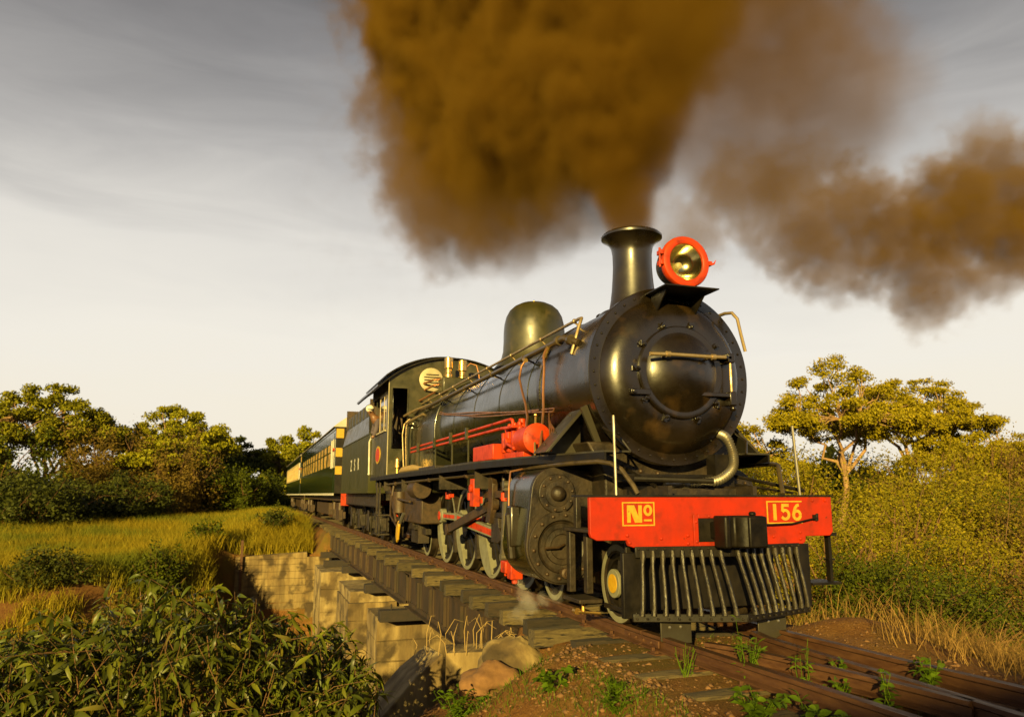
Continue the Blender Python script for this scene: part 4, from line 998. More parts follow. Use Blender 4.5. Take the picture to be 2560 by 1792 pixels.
for yy in (-0.5, 0.5): b.bb((-2.6, yy - 0.04, 0.28), (-0.35, yy + 0.04, 0.40)); b.bb((-1.75, yy - 0.05, 0.4), (-1.2, yy + 0.05, 0.7))
b.bb((-1.8, -0.5, 0.5), (-1.1, 0.5, 0.62)); b.tube([(-0.69, -0.6, 0.345), (-0.69, 0.6, 0.345)], 0.06, 10); b.tube([(-2.25, -0.6, 0.345), (-2.25, 0.6, 0.345)], 0.06, 10)
b.build('bogie_frame', M['grime'], loco)
b = MB(); b.bb((-0.98, -0.99, 0.26), (-0.90, -0.93, 0.80)); b.bb((-0.80, -0.90, 0.26), (-0.72, -0.84, 0.80)); b.bb((-1.0, -1.02, 0.19), (-0.62, -0.80, 0.225)); b.bb((-1.0, -1.02, 0.80), (-0.1, -0.85, 0.83))
b.bb((-0.9, -0.95, 0.80), (-0.83, -0.9, 1.10))
b.build('front_step', M['grime'], loco, bevel=0.006)
b = MB(); b.tube([(-0.82, -0.90, 0.19), (-0.82, -0.90, 0.08)], 0.018, 8); b.lathe([(0.03, -0.03), (0.03, 0.03)], (-0.86, -0.95, 0.10), X, 10); b.tube([(-0.80, -0.95, 0.10), (-0.66, -0.80, 0.10)], 0.012, 6); b.build('drain_tap', M['brass'], loco)

# --- buffer beam
bp = [(-1.188, 1.105), (1.188, 1.105), (1.188, 0.80), (1.15, 0.765), (0.89, 0.765), (0.885, 0.72), (0.86, 0.70), (-0.80, 0.70), (-0.845, 0.715), (-0.86, 0.76), (-1.13, 0.762), (-1.175, 0.785), (-1.188, 0.82)]
b = MB(); b.prism(bp, Y, Z, (-0.045, 0, 0), (0.045, 0, 0)); beam = b.build('buffer_beam', M['red'], loco, bevel=0.006)
b = MB(); b.bb((-0.36, -1.195, 1.107), (0.012, 1.195, 1.122)); b.build('beam_top_plate', M['dullblack'], beam)
b = MB(); rp = [(0, y_, 1.075) for y_ in (0.98, 1.12)] + [(0, -0.86, 0.80), (0, -0.84, 0.74), (0, -0.30, 0.79), (0, -0.30, 0.725), (0, 0.83, 0.80), (0, 0.83, 0.745), (0, -0.55, 0.77), (0, 0.55, 0.77)]
b.rivets(rp, 0.017, X, 0.014, 8); b.build('beam_rivets', M['red'], beam)
def frame_rect(y0, y1, z0, z1, t, m, right=True):
    b = MB()
    b.bb((0.001, y0, z1 - t), (0.006, y1, z1)); b.bb((0.001, y0, z0), (0.006, y1, z0 + t)); b.bb((0.001, y0, z0 + t), (0.006, y0 + t, z1 - t))
    if right: b.bb((0.001, y1 - t, z0 + t), (0.006, y1, z1 - t))
    return b.build('number_frame', m, beam)
frame_rect(-0.902, -0.606, 0.873, 1.066, 0.011, M['yellow'])
frame_rect(0.492, 0.862, 0.876, 1.071, 0.011, M['yellow'], False)
yl = M['yellow']
b = MB()                                                           # letter N of No
b.bb((0.001, -0.858, 0.900), (0.006, -0.826, 1.040)); b.bb((0.001, -0.755, 0.900), (0.006, -0.723, 1.040))
b.prism([(-0.8255, 1.040), (-0.7925, 1.040), (-0.7555, 0.948), (-0.7555, 0.900), (-0.7885, 0.900), (-0.8255, 0.992)], Y, Z, (0.001, 0, 0), (0.005, 0, 0))
n_let = b.build('letter', yl, beam)
b = MB()
th = np.linspace(0, 2 * math.pi, 25)[:-1]
vs, fs = [], []
for i, t in enumerate(th):
    for rr_ in (0.6, 1.0):
        for xx in (0.001, 0.006): vs.append((xx, -0.668 + 0.040 * (1.0 if rr_ > .9 else 0.42) * math.cos(t), 0.998 + 0.046 * (1.0 if rr_ > .9 else 0.52) * math.sin(t)))
for i in range(24):
    a, c = i * 4, ((i + 1) % 24) * 4
    fs += [(a + 1, c + 1, c + 3, a + 3), (a, a + 2, c + 2, c), (a + 2, a + 3, c + 3, c + 2), (a, c, c + 1, a + 1)]
b.add(vs, fs); b.bb((0.001, -0.706, 0.910), (0.006, -0.634, 0.926)); b.build('letter', yl, beam)
def stroke(pts, w_):
    """flat band of width w_ along (y, z) points on the beam face"""
    b = MB(); P = [np.array(p, float) for p in pts]; k = len(P); vs, fs = [], []
    for i in range(k):
        d = P[min(i + 1, k - 1)] - P[max(i - 1, 0)]; d /= np.linalg.norm(d); n1 = np.array((-d[1], d[0])) * w_ / 2
        for q_ in (P[i] - n1, P[i] + n1):
            for xx in (0.001, 0.006): vs.append((xx, q_[0], q_[1]))
    for i in range(k - 1):
        a, c = i * 4, i * 4 + 4
        fs += [(a + 1, c + 1, c + 3, a + 3), (a, a + 2, c + 2, c), (a + 2, a + 3, c + 3, c + 2), (a, c, c + 1, a + 1)]
    fs += [(0, 1, 3, 2), (4 * k - 4, 4 * k - 2, 4 * k - 1, 4 * k - 3)]
    return b.add(vs, fs)
b = stroke([(0.575, 0.905), (0.575, 1.046)], 0.032); b.build('digit', yl, beam)
arc = lambda cy_, cz_, ry_, rz_, a0, a1, n: [(cy_ + ry_ * math.cos(R(a)), cz_ + rz_ * math.sin(R(a))) for a in np.linspace(a0, a1, n)]
b = stroke([(0.722, 1.033), (0.652, 1.033)], 0.027); b.V += stroke([(0.660, 1.046), (0.652, 0.978)], 0.024).V; k0 = 8
b2 = stroke([(0.722, 1.033), (0.652, 1.033)], 0.027); s2 = stroke([(0.659, 1.0465), (0.652, 0.980)], 0.022); s3 = stroke([(0.652, 0.977)] + arc(0.680, 0.953, 0.040, 0.038, 120, -150, 14), 0.026)
b = MB(); b.add(b2.V, b2.F); b.add([(v[0] + .0006, v[1], v[2]) for v in s2.V], s2.F); b.add([(v[0] + .0011, v[1], v[2]) for v in s3.V], s3.F); b.build('digit', yl, beam)
s1 = stroke(arc(0.805, 0.948, 0.036, 0.036, 0, 360, 22), 0.027); s2 = stroke([(0.829, 1.036), (0.806, 1.030), (0.788, 1.008), (0.775, 0.975), (0.770, 0.945)], 0.026)
b = MB(); b.add(s1.V, s1.F); b.add([(v[0] + .0006, v[1], v[2]) for v in s2.V], s2.F); b.build('digit', yl, beam)
# coupler
b = MB(); b.bb((0.0, -0.25, 0.70), (0.02, -0.205, 0.96)); b.bb((0.0, -0.205, 0.93), (0.02, 0.30, 0.965)); b.bb((0.0, -0.205, 0.70), (0.02, 0.0, 0.735)); b.rivets([(0.02, -0.226, z_) for z_ in (0.74, 0.90)] + [(0.02, -0.1, 0.946)], 0.015, X); b.build('coupler_pocket', M['red'], beam, bevel=0.01)
b = MB(); b.bb((0.002, -0.203, 0.737), (0.012, 0.30, 0.928)); b.build('pocket_dark_plate', M['dullblack'], beam)  # dark plate painted in for the shade inside the pocket opening
b = MB(); b.bb((0.0, -0.09, 0.76), (0.22, 0.10, 0.90))
b.prism([(0.14, -0.14), (0.14, 0.22), (0.34, 0.22), (0.36, 0.17), (0.35, 0.06), (0.31, 0.01), (0.25, -0.01), (0.25, -0.06), (0.33, -0.10), (0.33, -0.15), (0.22, -0.17)], X, Y, (0, 0, 0.70), (0, 0, 0.255))
coup = b.build('coupler', M['coupler'], loco, bevel=0.014)
b = MB(); b.bb((0.342, 0.045, 0.705), (0.375, 0.215, 0.95)); b.lathe([(0.03, 0), (0.03, 0.03), (0, 0.034)], (0.27, 0.15, 0.955), Z, 12); b.build('knuckle', M['coupler'], coup, bevel=0.012)
b = MB(); b.tube([(0.06, 0.20, 0.875), (0.05, 0.5, 0.872), (0.045, 0.72, 0.877), (0.04, 0.88, 0.905), (0.035, 1.0, 0.925)], 0.007, 6); b.tube([(0.03, 0.99, 0.90), (0.03, 1.0, 0.96)], 0.012, 6); b.bb((0.0, 0.97, 0.90), (0.02, 1.02, 0.95)); b.build('uncoupling_lever', M['dullblack'], coup)
# marker rods
for yy, ln, tilt in ((-0.93, 0.66, 0.0), (0.885, 0.62, -0.02)):
    b = MB(); b.tube([(-0.04, yy, 1.12), (-0.06, yy + tilt, 1.12 + ln)], 0.0125, 8); b.build('marker_rod', M['steel'], loco)
# --- cowcatcher
def cc(s_, top):
    a = 1 - abs(s_)
    return np.array((0.02 + 0.12 * a, 0.80 * s_, 0.66)) if top else np.array((0.05 + 0.30 * a, 0.85 * s_, 0.185))
cow = MB()
for top, hh, oz in ((True, 0.045, 0.005), (False, 0.032, -0.02)):
    for s0, s1 in ((-1, 0), (0, 1)):
        p0, p1 = cc(s0, top), cc(s1, top)
        p0 = p0 + np.array((0, 0, oz)); p1 = p1 + np.array((0, 0, oz)); t = np.array((-0.02, 0, 0)); h = np.array((0, 0, hh))
        vs = [p0 - h, p1 - h, p1 + h, p0 + h]; vs += [v + t for v in vs]
        cow.add(vs, [(0, 1, 2, 3), (7, 6, 5, 4), (0, 4, 5, 1), (3, 2, 6, 7), (0, 3, 7, 4), (1, 5, 6, 2)])
cow.bb((-0.30, -0.74, 0.16), (-0.27, 0.74, 0.74)); cow.bb((-0.06, -0.90, 0.15), (-0.01, -0.74, 0.66)); cow.bb((-0.06, 0.78, 0.17), (-0.01, 0.92, 0.70)); cow.bb((-0.60, -0.80, 0.16), (-0.0, -0.78, 0.20)); cow.bb((-0.60, 0.78, 0.16), (-0.0, 0.80, 0.20))  # first plate is an added dark backing, so the bar gaps read black
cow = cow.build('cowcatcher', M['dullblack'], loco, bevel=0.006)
for i in range(19):
    s_ = -0.93 + 1.86 * i / 18
    if abs(s_ - 0.0) < 0.05: continue
    t, bt = cc(s_, True), cc(s_, False)
    yo = 0.07 * (1 if s_ < 0 else 0.6)
    p = [t + np.array((0.012, 0, 0.02)), t + np.array((0.012, 0.0, -0.02)), t * 0.80 + bt * 0.20 + np.array((0.006, 0, 0)), t * 0.45 + bt * 0.55 + np.array((0.02, 0, 0)), t * 0.12 + bt * 0.88 + np.array((0.024, 0.0, 0)), bt + np.array((0.012, 0, 0.0))]
    b = MB(); b.tube(p, [0.018, 0.025, 0.0165, 0.0175, 0.018, 0.025], 8); b.build('cowcatcher_bar', M['bar'], cow)
b = MB()
for i in range(22):
    s_ = -0.97 + 1.94 * i / 21
    b.lathe([(0.010, 0), (0.010, 0.012), (0, 0.014)], cc(s_, False) + np.array((0.0, 0, -0.026)), X, 6)
    b.lathe([(0.009, 0), (0.009, 0.012), (0, 0.014)], cc(s_, True) + np.array((0.0, 0, 0.03)), X, 6)
b.build('cowcatcher_bolts', M['bar'], cow)
for s in (-1, 1):
    b = MB(); b.prism([(0.32, 0.115), (0.60, 0.115), (0.60, -0.03), (0.52, -0.05), (0.48, -0.075), (0.40, -0.05), (0.32, -0.055)] if s > 0 else [(-0.60, 0.115), (-0.32, 0.115), (-0.32, -0.055), (-0.40, -0.05), (-0.48, -0.075), (-0.52, -0.05), (-0.60, -0.03)], Y, Z, (0.02, 0, 0), (0.015, 0, 0))
    g = b.build('rail_guard', M['plategrey'], loco, bevel=0.004)
    b = MB(); b.rivets([(0.035, s * 0.42, 0.075), (0.035, s * 0.52, 0.075)], 0.014, X); b.build('guard_bolts', M['brightsteel'], g)
b = MB(); b.bb((-0.12, 1.185, 0.36), (-0.07, 1.215, 0.762)); b.bb((-0.25, 0.93, 0.345), (0.0, 1.24, 0.365)); b.bb((-0.12, 1.18, 0.76), (-0.02, 1.24, 0.79)); b.bb((-0.13, 1.17, 0.545), (-0.06, 1.24, 0.56)); b.build('side_step', M['dullblack'], loco)
# --- steam pump and red pipes on the running board
b = MB(); b.lathe([(0.0, 0), (0.13, 0), (0.145, 0.02), (0.145, 0.34), (0.155, 0.35), (0.155, 0.385), (0.115, 0.395), (0.105, 0.40), (0.05, 0.402), (0, 0.402)], (-1.92, -1.06, 1.685), X, 32)
pump = b.build('steam_pump', M['orange'], loco, 35)
b = MB(); b.rivets([(-1.535, -1.06 + 0.135 * math.cos(a), 1.685 + 0.135 * math.sin(a)) for a in np.arange(0, 6.2, 0.7)], 0.012, X); b.lathe([(0.06, 0), (0.06, 0.012), (0, 0.013)], (-1.518, -1.06, 1.685), X, 20); b.build('pump_bolts', M['orange'], pump)
b = MB()
b.bb((-2.45, -1.14, 1.512), (-1.75, -1.0, 1.58)); b.lathe([(0.085, 0), (0.085, 0.42)], (-2.44, -1.06, 1.70), X, 20)
for xx in (-2.40, -2.22, -2.06): b.lathe([(0.03, 0), (0.03, 0.05), (0.045, 0.06), (0.045, 0.09), (0.025, 0.10), (0.025, 0.14), (0, 0.15)], (xx, -1.07, 1.76), Z, 12); b.bb((xx - 0.03, -1.16, 1.58), (xx + 0.03, -1.10, 1.80))
b.lathe([(0.07, 0), (0.07, 0.10), (0.04, 0.12), (0.04, 0.17)], (-2.12, -1.02, 1.77), Z, 14); b.tube([(-2.30, -1.16, 1.62), (-2.1, -1.19, 1.66), (-1.9, -1.18, 1.60)], 0.022, 8); b.lathe([(0.05, -0.03), (0.05, 0.03)], (-2.22, -1.16, 1.69), Y, 14); b.bb((-2.33, -1.175, 1.83), (-2.02, -1.05, 1.86))
b.build('valve_chest', M['orange'], pump, bevel=0.006)
b = MB(); b.bb((-3.32, -1.24, 1.512), (-2.50, -0.95, 1.69)); b.build('oil_tank', M['orange'], pump, bevel=0.012)
b = MB()
b.tube([(-8.5, -1.0, 1.975), (-5, -1.02, 1.965), (-2.42, -1.05, 1.96), (-2.36, -1.05, 1.945), (-2.34, -1.05, 1.90), (-2.34, -1.05, 1.78)], 0.02, 8)
b.tube([(-8.5, -1.0, 1.905), (-5, -1.02, 1.893), (-2.9, -1.05, 1.885), (-2.62, -1.05, 1.88), (-2.56, -1.06, 1.86), (-2.50, -1.06, 1.78)], 0.02, 8)
build_each(b, 'red_pipe', M['orange'], loco)
for xx in (-7.6, -6.3, -5.2, -4.3):
    b = MB(); b.tube([(xx, -1.03, 1.51), (xx, -1.03, 2.0)], 0.014, 6); b.bb((xx - 0.03, -1.075, 1.86), (xx + 0.03, -1.04, 2.02)); b.build('pipe_stay', M['cabgreen'], loco)
b = MB(); b.tube([(-1.62, -1.05, 1.84), (-1.62, -1.05, 1.92)], 0.012, 6); b.ball((-1.62, -1.05, 1.93), 0.02, 8, 6); b.tube([(-1.45, -1.12, 1.51), (-1.45, -1.12, 1.64)], 0.012, 6); b.build('pump_cock', M['brass'], pump)
# toolbox sacks, whistle, lamp iron near the cab
b = MB(); b.tube([(-9.0, -1.12, 1.56), (-8.5, -1.14, 1.58), (-7.6, -1.13, 1.585), (-7.0, -1.12, 1.56)], [0.02, 0.055, 0.06, 0.03], 10); b.build('sack', M['drystem'], loco, 60)
b = MB(); b.lathe([(0.03, 0), (0.03, 0.12), (0.05, 0.14), (0.035, 0.3), (0, 0.34)], (-9.15, -1.14, 1.51), Z, 12); b.build('oil_can', M['brass'], loco)
b = MB(); b.bb((-6.8, -1.2, 1.511), (-5.6, -0.95, 1.56)); b.bb((-5.2, -1.15, 1.511), (-3.7, -0.95, 1.54)); build_each(b, 'tread_plate', M['grime'], loco, bevel=0.01)
for yy, zz in ((-0.24, 3.78), (0.04, 3.74)):
    b = MB(); b.lathe([(0.075, 3.05), (0.075, zz - 0.32), (0.06, zz - 0.30), (0.06, zz - 0.22), (0.085, zz - 0.20), (0.085, zz), (0.05, zz + 0.02), (0, zz + 0.02)], (-8.75, yy, 0), Z, 20); b.build('safety_valve', M['brass'], loco)
b = MB(); b.bb((-8.95, -0.40, 3.08), (-8.55, 0.30, 3.38)); b.build('valve_base', M['cabgreen'], loco, bevel=0.03)
copper([[(-8.75, 0.12, 3.62), (-8.74, 0.2, 3.70), (-8.72, 0.32, 3.66), (-8.7, 0.36, 3.5), (-8.7, 0.40, 3.2)]], 0.013)
copper([[(-8.85, -0.30, 3.38), (-8.9, -0.5, 3.36), (-9.28, -0.62, 3.33)], [(-8.85, -0.30, 3.28), (-8.9, -0.5, 3.25), (-9.28, -0.60, 3.2)], [(-8.8, -0.5, 3.1), (-9.0, -0.62, 3.02), (-9.3, -0.7, 2.98)]], 0.022)
copper([[(-8.2, -0.72, 2.78), (-8.7, -0.86, 2.74), (-9.0, -0.94, 2.70), (-9.3, -1.0, 2.66)], [(-8.4, -0.80, 2.62), (-8.9, -0.92, 2.55), (-9.3, -0.98, 2.5)]], 0.026, 'injector_steam_pipe', 'rail_pipe')
copper([[(-9.25, -0.90, 2.60), (-9.26, -1.0, 2.5), (-9.27, -1.03, 2.3), (-9.28, -1.0, 1.8), (-9.2, -1.0, 1.53)], [(-9.18, -0.90, 2.60), (-9.2, -0.97, 2.45), (-9.2, -0.98, 2.2), (-9.2, -0.95, 1.53)]], 0.013, 'gauge_pipe', 'rail_pipe')
b = MB()
for k in range(3): b.ball((-8.95, -0.86 - 0.02 * k, 2.56 - 0.08 * k), 0.025, 8, 6)
b.build('washout_plugs', M['brightsteel'], loco)

# --- cab
RC = 2.10; AP = 3.86
def arcz(y_): return AP - (RC - math.sqrt(RC * RC - y_ * y_))
cab_front = MB()
top = [(y_, arcz(y_)) for y_ in np.linspace(0.92, -0.92, 21)]
cab_front.prism([(-0.92, 1.51), (0.92, 1.51)] + top, Y, Z, (-9.36, 0, 0), (0.025, 0, 0))
for s in (-1, 1):
    cab_front.prism([(s * 0.9202, 1.51), (s * 1.30, 1.51), (s * 1.30, 1.99), (s * 0.9202, 1.99)], Y, Z, (-9.36, 0, 0), (0.025, 0, 0))
    cab_front.prism([(s * 1.262, 1.9902), (s * 1.30, 1.9902), (s * 1.30, arcz(1.30)), (s * 1.262, arcz(1.262))], Y, Z, (-9.36, 0, 0), (0.025, 0, 0))
    cab_front.prism([(s * 0.9202, 3.245), (s * 1.2618, 3.245)] + [(s * y_, arcz(y_)) for y_ in np.linspace(1.2618, 0.9202, 5)], Y, Z, (-9.36, 0, 0), (0.025, 0, 0))
cab = cab_front.build('cab', M['cabgreen'], loco, 25)
for s in (-1, 1):
    b = MB(); f = 0.022
    b.bb((-9.34, s * 0.918, 1.99), (-9.318, s * (0.918 + f), 3.245)); b.bb((-9.34, s * (1.262 - f), 1.99), (-9.318, s * 1.262, 3.245)); b.bb((-9.34, s * (0.918 + f), 3.223), (-9.318, s * (1.262 - f), 3.245)); b.bb((-9.34, s * (0.918 + f), 1.99), (-9.318, s * (1.262 - f), 2.012))
    b.build('spectacle_frame', M['cabgreen'], cab)
    b = MB(); b.bb((-9.93, s * 1.215, 2.02), (-9.36, s * 1.225, 3.2)); b.build('spectacle_glass', M['glass'], cab)
    b = MB(); b.bb((-11.62, s * 1.278, 1.51), (-9.362, s * 1.30, 2.38)); b.bb((-9.62, s * 1.278, 2.38), (-9.362, s * 1.30, arcz(1.29))); b.bb((-11.62, s * 1.278, 3.19), (-9.62, s * 1.30, arcz(1.29)))
    b.bb((-11.0, s * 1.278, 2.38), (-10.9, s * 1.30, 3.19) if False else (-10.99, s * 1.30, 3.19))
    side = b.build('cab_side', M['cabgreen'], cab)
    b = MB(); b.bb((-9.375, s * 1.302, 1.51), (-9.335, s * 1.315, arcz(1.3) - 0.02)); b.build('corner_beading', M['cream'], side)
    b = MB()
    for xx in (-9.66, -9.98, -10.52): b.bb((xx - 0.03, s * 1.282, 2.40), (xx + 0.03, s * 1.296, 3.188))
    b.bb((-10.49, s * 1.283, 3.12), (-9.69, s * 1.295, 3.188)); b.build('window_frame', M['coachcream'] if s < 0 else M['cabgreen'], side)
    b = MB(); b.bb((-10.49, s * 1.286, 2.42), (-9.69, s * 1.291, 3.12)); b.build('side_window', M['glass'], side)
    b = MB(); b.bb((-11.62, s * 1.27, 2.381), (-9.63, s * 1.33, 2.41)); b.build('arm_rest', M['cream'], side)
    b = MB(); b.tube([(-11.68, s * 1.33, 1.60), (-11.68, s * 1.34, 2.30), (-11.64, s * 1.31, 2.38)], 0.02, 8); b.ball((-11.68, s * 1.33, 1.58), 0.03, 8, 6); b.build('cab_handrail', M['white'], side)
    b = MB(); b.lathe([(0, 0.0), (1, 0.0), (1, 0.012), (0, 0.012)], (0, 0, 0), (0, s, 0), 32); pl = b.build('number_plate', M['yellow'], side, loc=(-10.58, s * 1.301, 1.95)); pl.scale = (0.31, 1, 0.185)
    b = MB(); b.lathe([(0, 0.0), (1, 0.0), (1, 0.004), (0, 0.004)], (0, 0, 0), (0, s, 0), 32); pl = b.build('number_plate_centre', M['orange'], side, loc=(-10.58, s * 1.3135, 1.95)); pl.scale = (0.26, 1, 0.145)
b = MB(); ys = np.linspace(-1.52, 1.52, 33)
outer = [(y_, arcz(y_) + 0.03) for y_ in ys]; inner = [(y_, arcz(y_) + 0.004) for y_ in ys[::-1]]
b.prism(outer + inner, Y, Z, (-12.5, 0, 0), (3.25, 0, 0)); roof = b.build('cab_roof', M['dullblack'], cab, 25)
b = MB(); ys = np.linspace(-1.28, 1.28, 25); b.prism([(y_, arcz(y_) + 0.16) for y_ in ys] + [(y_, arcz(y_) + 0.13) for y_ in ys[::-1]], Y, Z, (-13.0, 0, 0), (3.1, 0, 0)); b.build('upper_roof', M['dullblack'], roof, 25)
for s in (-1, 1):
    b = MB(); b.bb((-12.5, s * 1.525, 3.235), (-9.25, s * 1.55, 3.275)); b.build('gutter', M['black'], roof)
b = MB(); b.lathe([(0.245, 0), (0.245, 0.012), (0.235, 0.018), (0, 0.018)], (-9.334, -0.46, 3.42), X, 40); disc = b.build('round_ventilator', M['cream'], cab)
for k in range(5):
    b = MB(); hw = 0.17 if 0 < k < 4 else 0.13; b.bb((-9.315, -0.44 - hw, 3.305 + k * 0.055 - 0.009), (-9.300, -0.44 + hw, 3.305 + k * 0.055 + 0.009)); b.build('slat', M['dullblack'], disc)
b = MB(); b.rivets([(-9.335, y_, arcz(y_) - 0.06) for y_ in np.linspace(-1.2, 1.2, 24)], 0.009, X); b.rivets([(-9.335, -0.88, z_) for z_ in np.linspace(1.6, 3.3, 15)], 0.008, X); b.build('cab_rivets', M['cabgreen'], cab)
b = MB(); b.prism([(-1.27, 2.95), (1.27, 2.95)] + [(y_, arcz(y_) - 0.004) for y_ in np.linspace(1.27, -1.27, 21)], Y, Z, (-11.62, 0, 0), (0.02, 0, 0)); b.bb((-11.62, -1.27, 1.51), (-11.60, -0.62, 2.949)); b.bb((-11.62, 0.62, 1.51), (-11.60, 1.27, 2.949)); b.build('added_rear_screen', M['interior'], cab)  # rear sheet added so the view through the cab stays dark
b = MB(); b.bb((-11.62, -1.27, 1.45), (-9.37, 1.27, 1.50)); b.build('cab_floor', M['grime'], cab)
b = MB(); b.prism([(0.70 * math.cos(a), 0.70 * math.sin(a)) for a in np.linspace(0, math.pi, 17)] + [(-0.70, -0.75), (0.70, -0.75)], Y, Z, (-9.9, 0, 2.26), (0.53, 0, 0)); bh = b.build('backhead', M['interior'], cab, 30)
b = MB()
for k in range(9):
    yy = -1.05 + 0.12 * k; b.tube([(-9.95, yy, 1.6 + 0.1 * (k % 3)), (-9.97, yy + 0.03, 2.2), (-9.96, yy + 0.06 * (-1) ** k, 2.75)], 0.022, 6); b.lathe([(0.05, 0), (0.05, 0.04)], (-9.98, yy, 2.3 + 0.13 * (k % 4)), (-1, 0, 0), 10)
b.tube([(-10.0, -1.05, 2.0), (-10.1, -1.1, 2.5), (-10.0, -1.0, 2.9)], 0.035, 6); b.bb((-10.2, -1.2, 1.5), (-9.9, -0.95, 2.15)); b.build('cab_fittings', M['rust'], cab)
for s in (-1, 1):                                                    # cab steps
    b = MB(); b.bb((-11.32, s * 1.18, 0.28), (-11.24, s * 1.21, 1.48)); b.bb((-10.92, s * 1.18, 0.28), (-10.84, s * 1.21, 1.48)); b.bb((-11.34, s * 0.98, 0.28), (-10.82, s * 1.24, 0.31)); b.bb((-11.34, s * 0.98, 0.68), (-10.82, s * 1.24, 0.71)); b.build('cab_steps', M['grime'], loco)
b = MB(); b.bb((-11.3, -1.0, 1.15), (-9.4, 1.0, 1.44)); b.bb((-11.5, -1.2, 1.28), (-11.4, 1.2, 1.48)); b.build('drag_box', M['grime'], loco)
b = MB(); b.tube([(-8.55, -1.10, 0.78), (-8.75, -1.14, 0.58)], 0.035, 8); hk = b.build('lever_shaft', M['brightsteel'], loco)
b = MB(); b.prism([(0, 0.0), (0.11, 0.05), (0.16, -0.05), (0.06, -0.30), (-0.04, -0.36), (-0.12, -0.25), (-0.10, -0.1)], X, Z, (-8.85, -1.17, 0.60), (0, 0.04, 0)); b.build('yellow_tag', M['yellow'], loco, bevel=0.01)

# ------------------------------------------------------------------ person at the cab window
person = thing('person', 'person in a white cap and grey shirt leaning out of the cab side', 'person', (-11.1, -0.95, 1.5))
def skin_body(name, joints, edges, radii, m, parent):
    me = bpy.data.meshes.new(name); me.from_pydata(joints, edges, []); me.materials.append(m)
    o = link(name, me, parent)
    md = o.modifiers.new('skin', 'SKIN'); md.use_smooth_shade = True
    me.skin_vertices.new()if not me.skin_vertices else None
    for i, r_ in enumerate(radii): me.skin_vertices[0].data[i].radius = (r_[0], r_[1]) if hasattr(r_, '__len__') else (r_, r_)
    me.skin_vertices[0].data[0].use_root = True
    sb = o.modifiers.new('sub', 'SUBSURF'); sb.levels = 1; sb.render_levels = 2
    return o
J = [(0, 0.0, 0.84), (0.0, -0.10, 1.02), (0.03, -0.26, 1.16), (0.06, -0.38, 1.26), (0.09, -0.44, 1.33), (0.12, -0.49, 1.42), (0.13, -0.50, 1.50),
     (0.21, -0.33, 1.20), (0.32, -0.37, 1.02), (0.26, -0.42, 0.86), (0.25, -0.47, 0.83), (-0.13, -0.33, 1.19), (-0.22, -0.36, 1.02), (-0.10, -0.40, 0.95),
     (0.10, 0.02, 0.76), (0.11, 0.02, 0.42), (0.11, 0.05, 0.05), (0.20, 0.0, 0.03), (-0.10, 0.02, 0.76), (-0.11, 0.02, 0.42), (-0.11, 0.05, 0.05), (-0.02, 0.0, 0.03)]
Ed = [(0, 1), (1, 2), (2, 3), (3, 4), (4, 5), (5, 6), (3, 7), (7, 8), (8, 9), (9, 10), (3, 11), (11, 12), (12, 13), (0, 14), (14, 15), (15, 16), (16, 17), (0, 18), (18, 19), (19, 20), (20, 21)]
Rd = [(.15, .11), (.14, .11), (.15, .11), (.11, .09), .052, (.075, .085), (.07, .08), .055, .045, .036, .04, .055, .045, .036, .085, .06, .04, .035, .085, .06, .04, .035]
body = skin_body('body', J, Ed, Rd, M['skin'], person)
sh = skin_body('shirt', [J[0], J[1], J[2], J[3], J[7], J[8], J[9], J[11], J[12], J[13]], [(0, 1), (1, 2), (2, 3), (3, 4), (4, 5), (5, 6), (3, 7), (7, 8), (8, 9)], [(.165, .125), (.16, .125), (.165, .125), (.115, .095), .07, .058, .046, .07, .058, .046], M['shirt'], person)
b = MB(); b.ball((0.125, -0.497, 1.47), 0.098, 16, 10, (1.0, 0.95, 0.85)); b.prism([(0.0, -0.08), (0.13, -0.07), (0.17, 0.0), (0.13, 0.07), (0.0, 0.08)], (0.9, -0.1, -0.15), Y, (0.14, -0.50, 1.475), (0, 0, 0.012)); b.build('cap', M['cap'], person, 60)
b = MB(); b.ball((0.205, -0.515, 1.40), 0.02, 8, 6); b.build('nose', M['skin'], person, 60)

# ------------------------------------------------------------------ tender
T0 = -14.85
tender = thing('locomotive_tender', 'dark green tender lettered ZSR with grey coal boards behind the cab', 'tender', (T0, 0, 0))
def tb(a, b_): return ((a[0] - T0, a[1], a[2]), (b_[0] - T0, b_[1], b_[2]))
b = MB(); b.bb(*tb((-17.75, -1.30, 1.20), (-11.95, 1.30, 2.50))); tank = b.build('tank', M['tender'], tender, bevel=0.02)
b = MB(); b.bb(*tb((-17.78, -1.315, 1.16), (-11.93, 1.315, 1.215))); b.bb(*tb((-17.78, -1.312, 2.49), (-11.93, 1.312, 2.52))); build_each(b, 'tank_beading', M['tender'], tank)
b = MB()
for s in (-1, 1): b.add([(x_ - T0, s * y_, z_) for x_, y_, z_ in ((-17.75, 1.29, 2.52), (-12.2, 1.29, 2.52), (-13.1, 1.17, 3.02), (-17.75, 1.17, 3.02), (-17.75, 1.26, 2.52), (-12.2, 1.26, 2.52), (-13.1, 1.14, 3.02), (-17.75, 1.14, 3.02))], [(0, 1, 2, 3), (7, 6, 5, 4), (0, 4, 5, 1), (3, 2, 6, 7), (0, 3, 7, 4), (1, 5, 6, 2)])
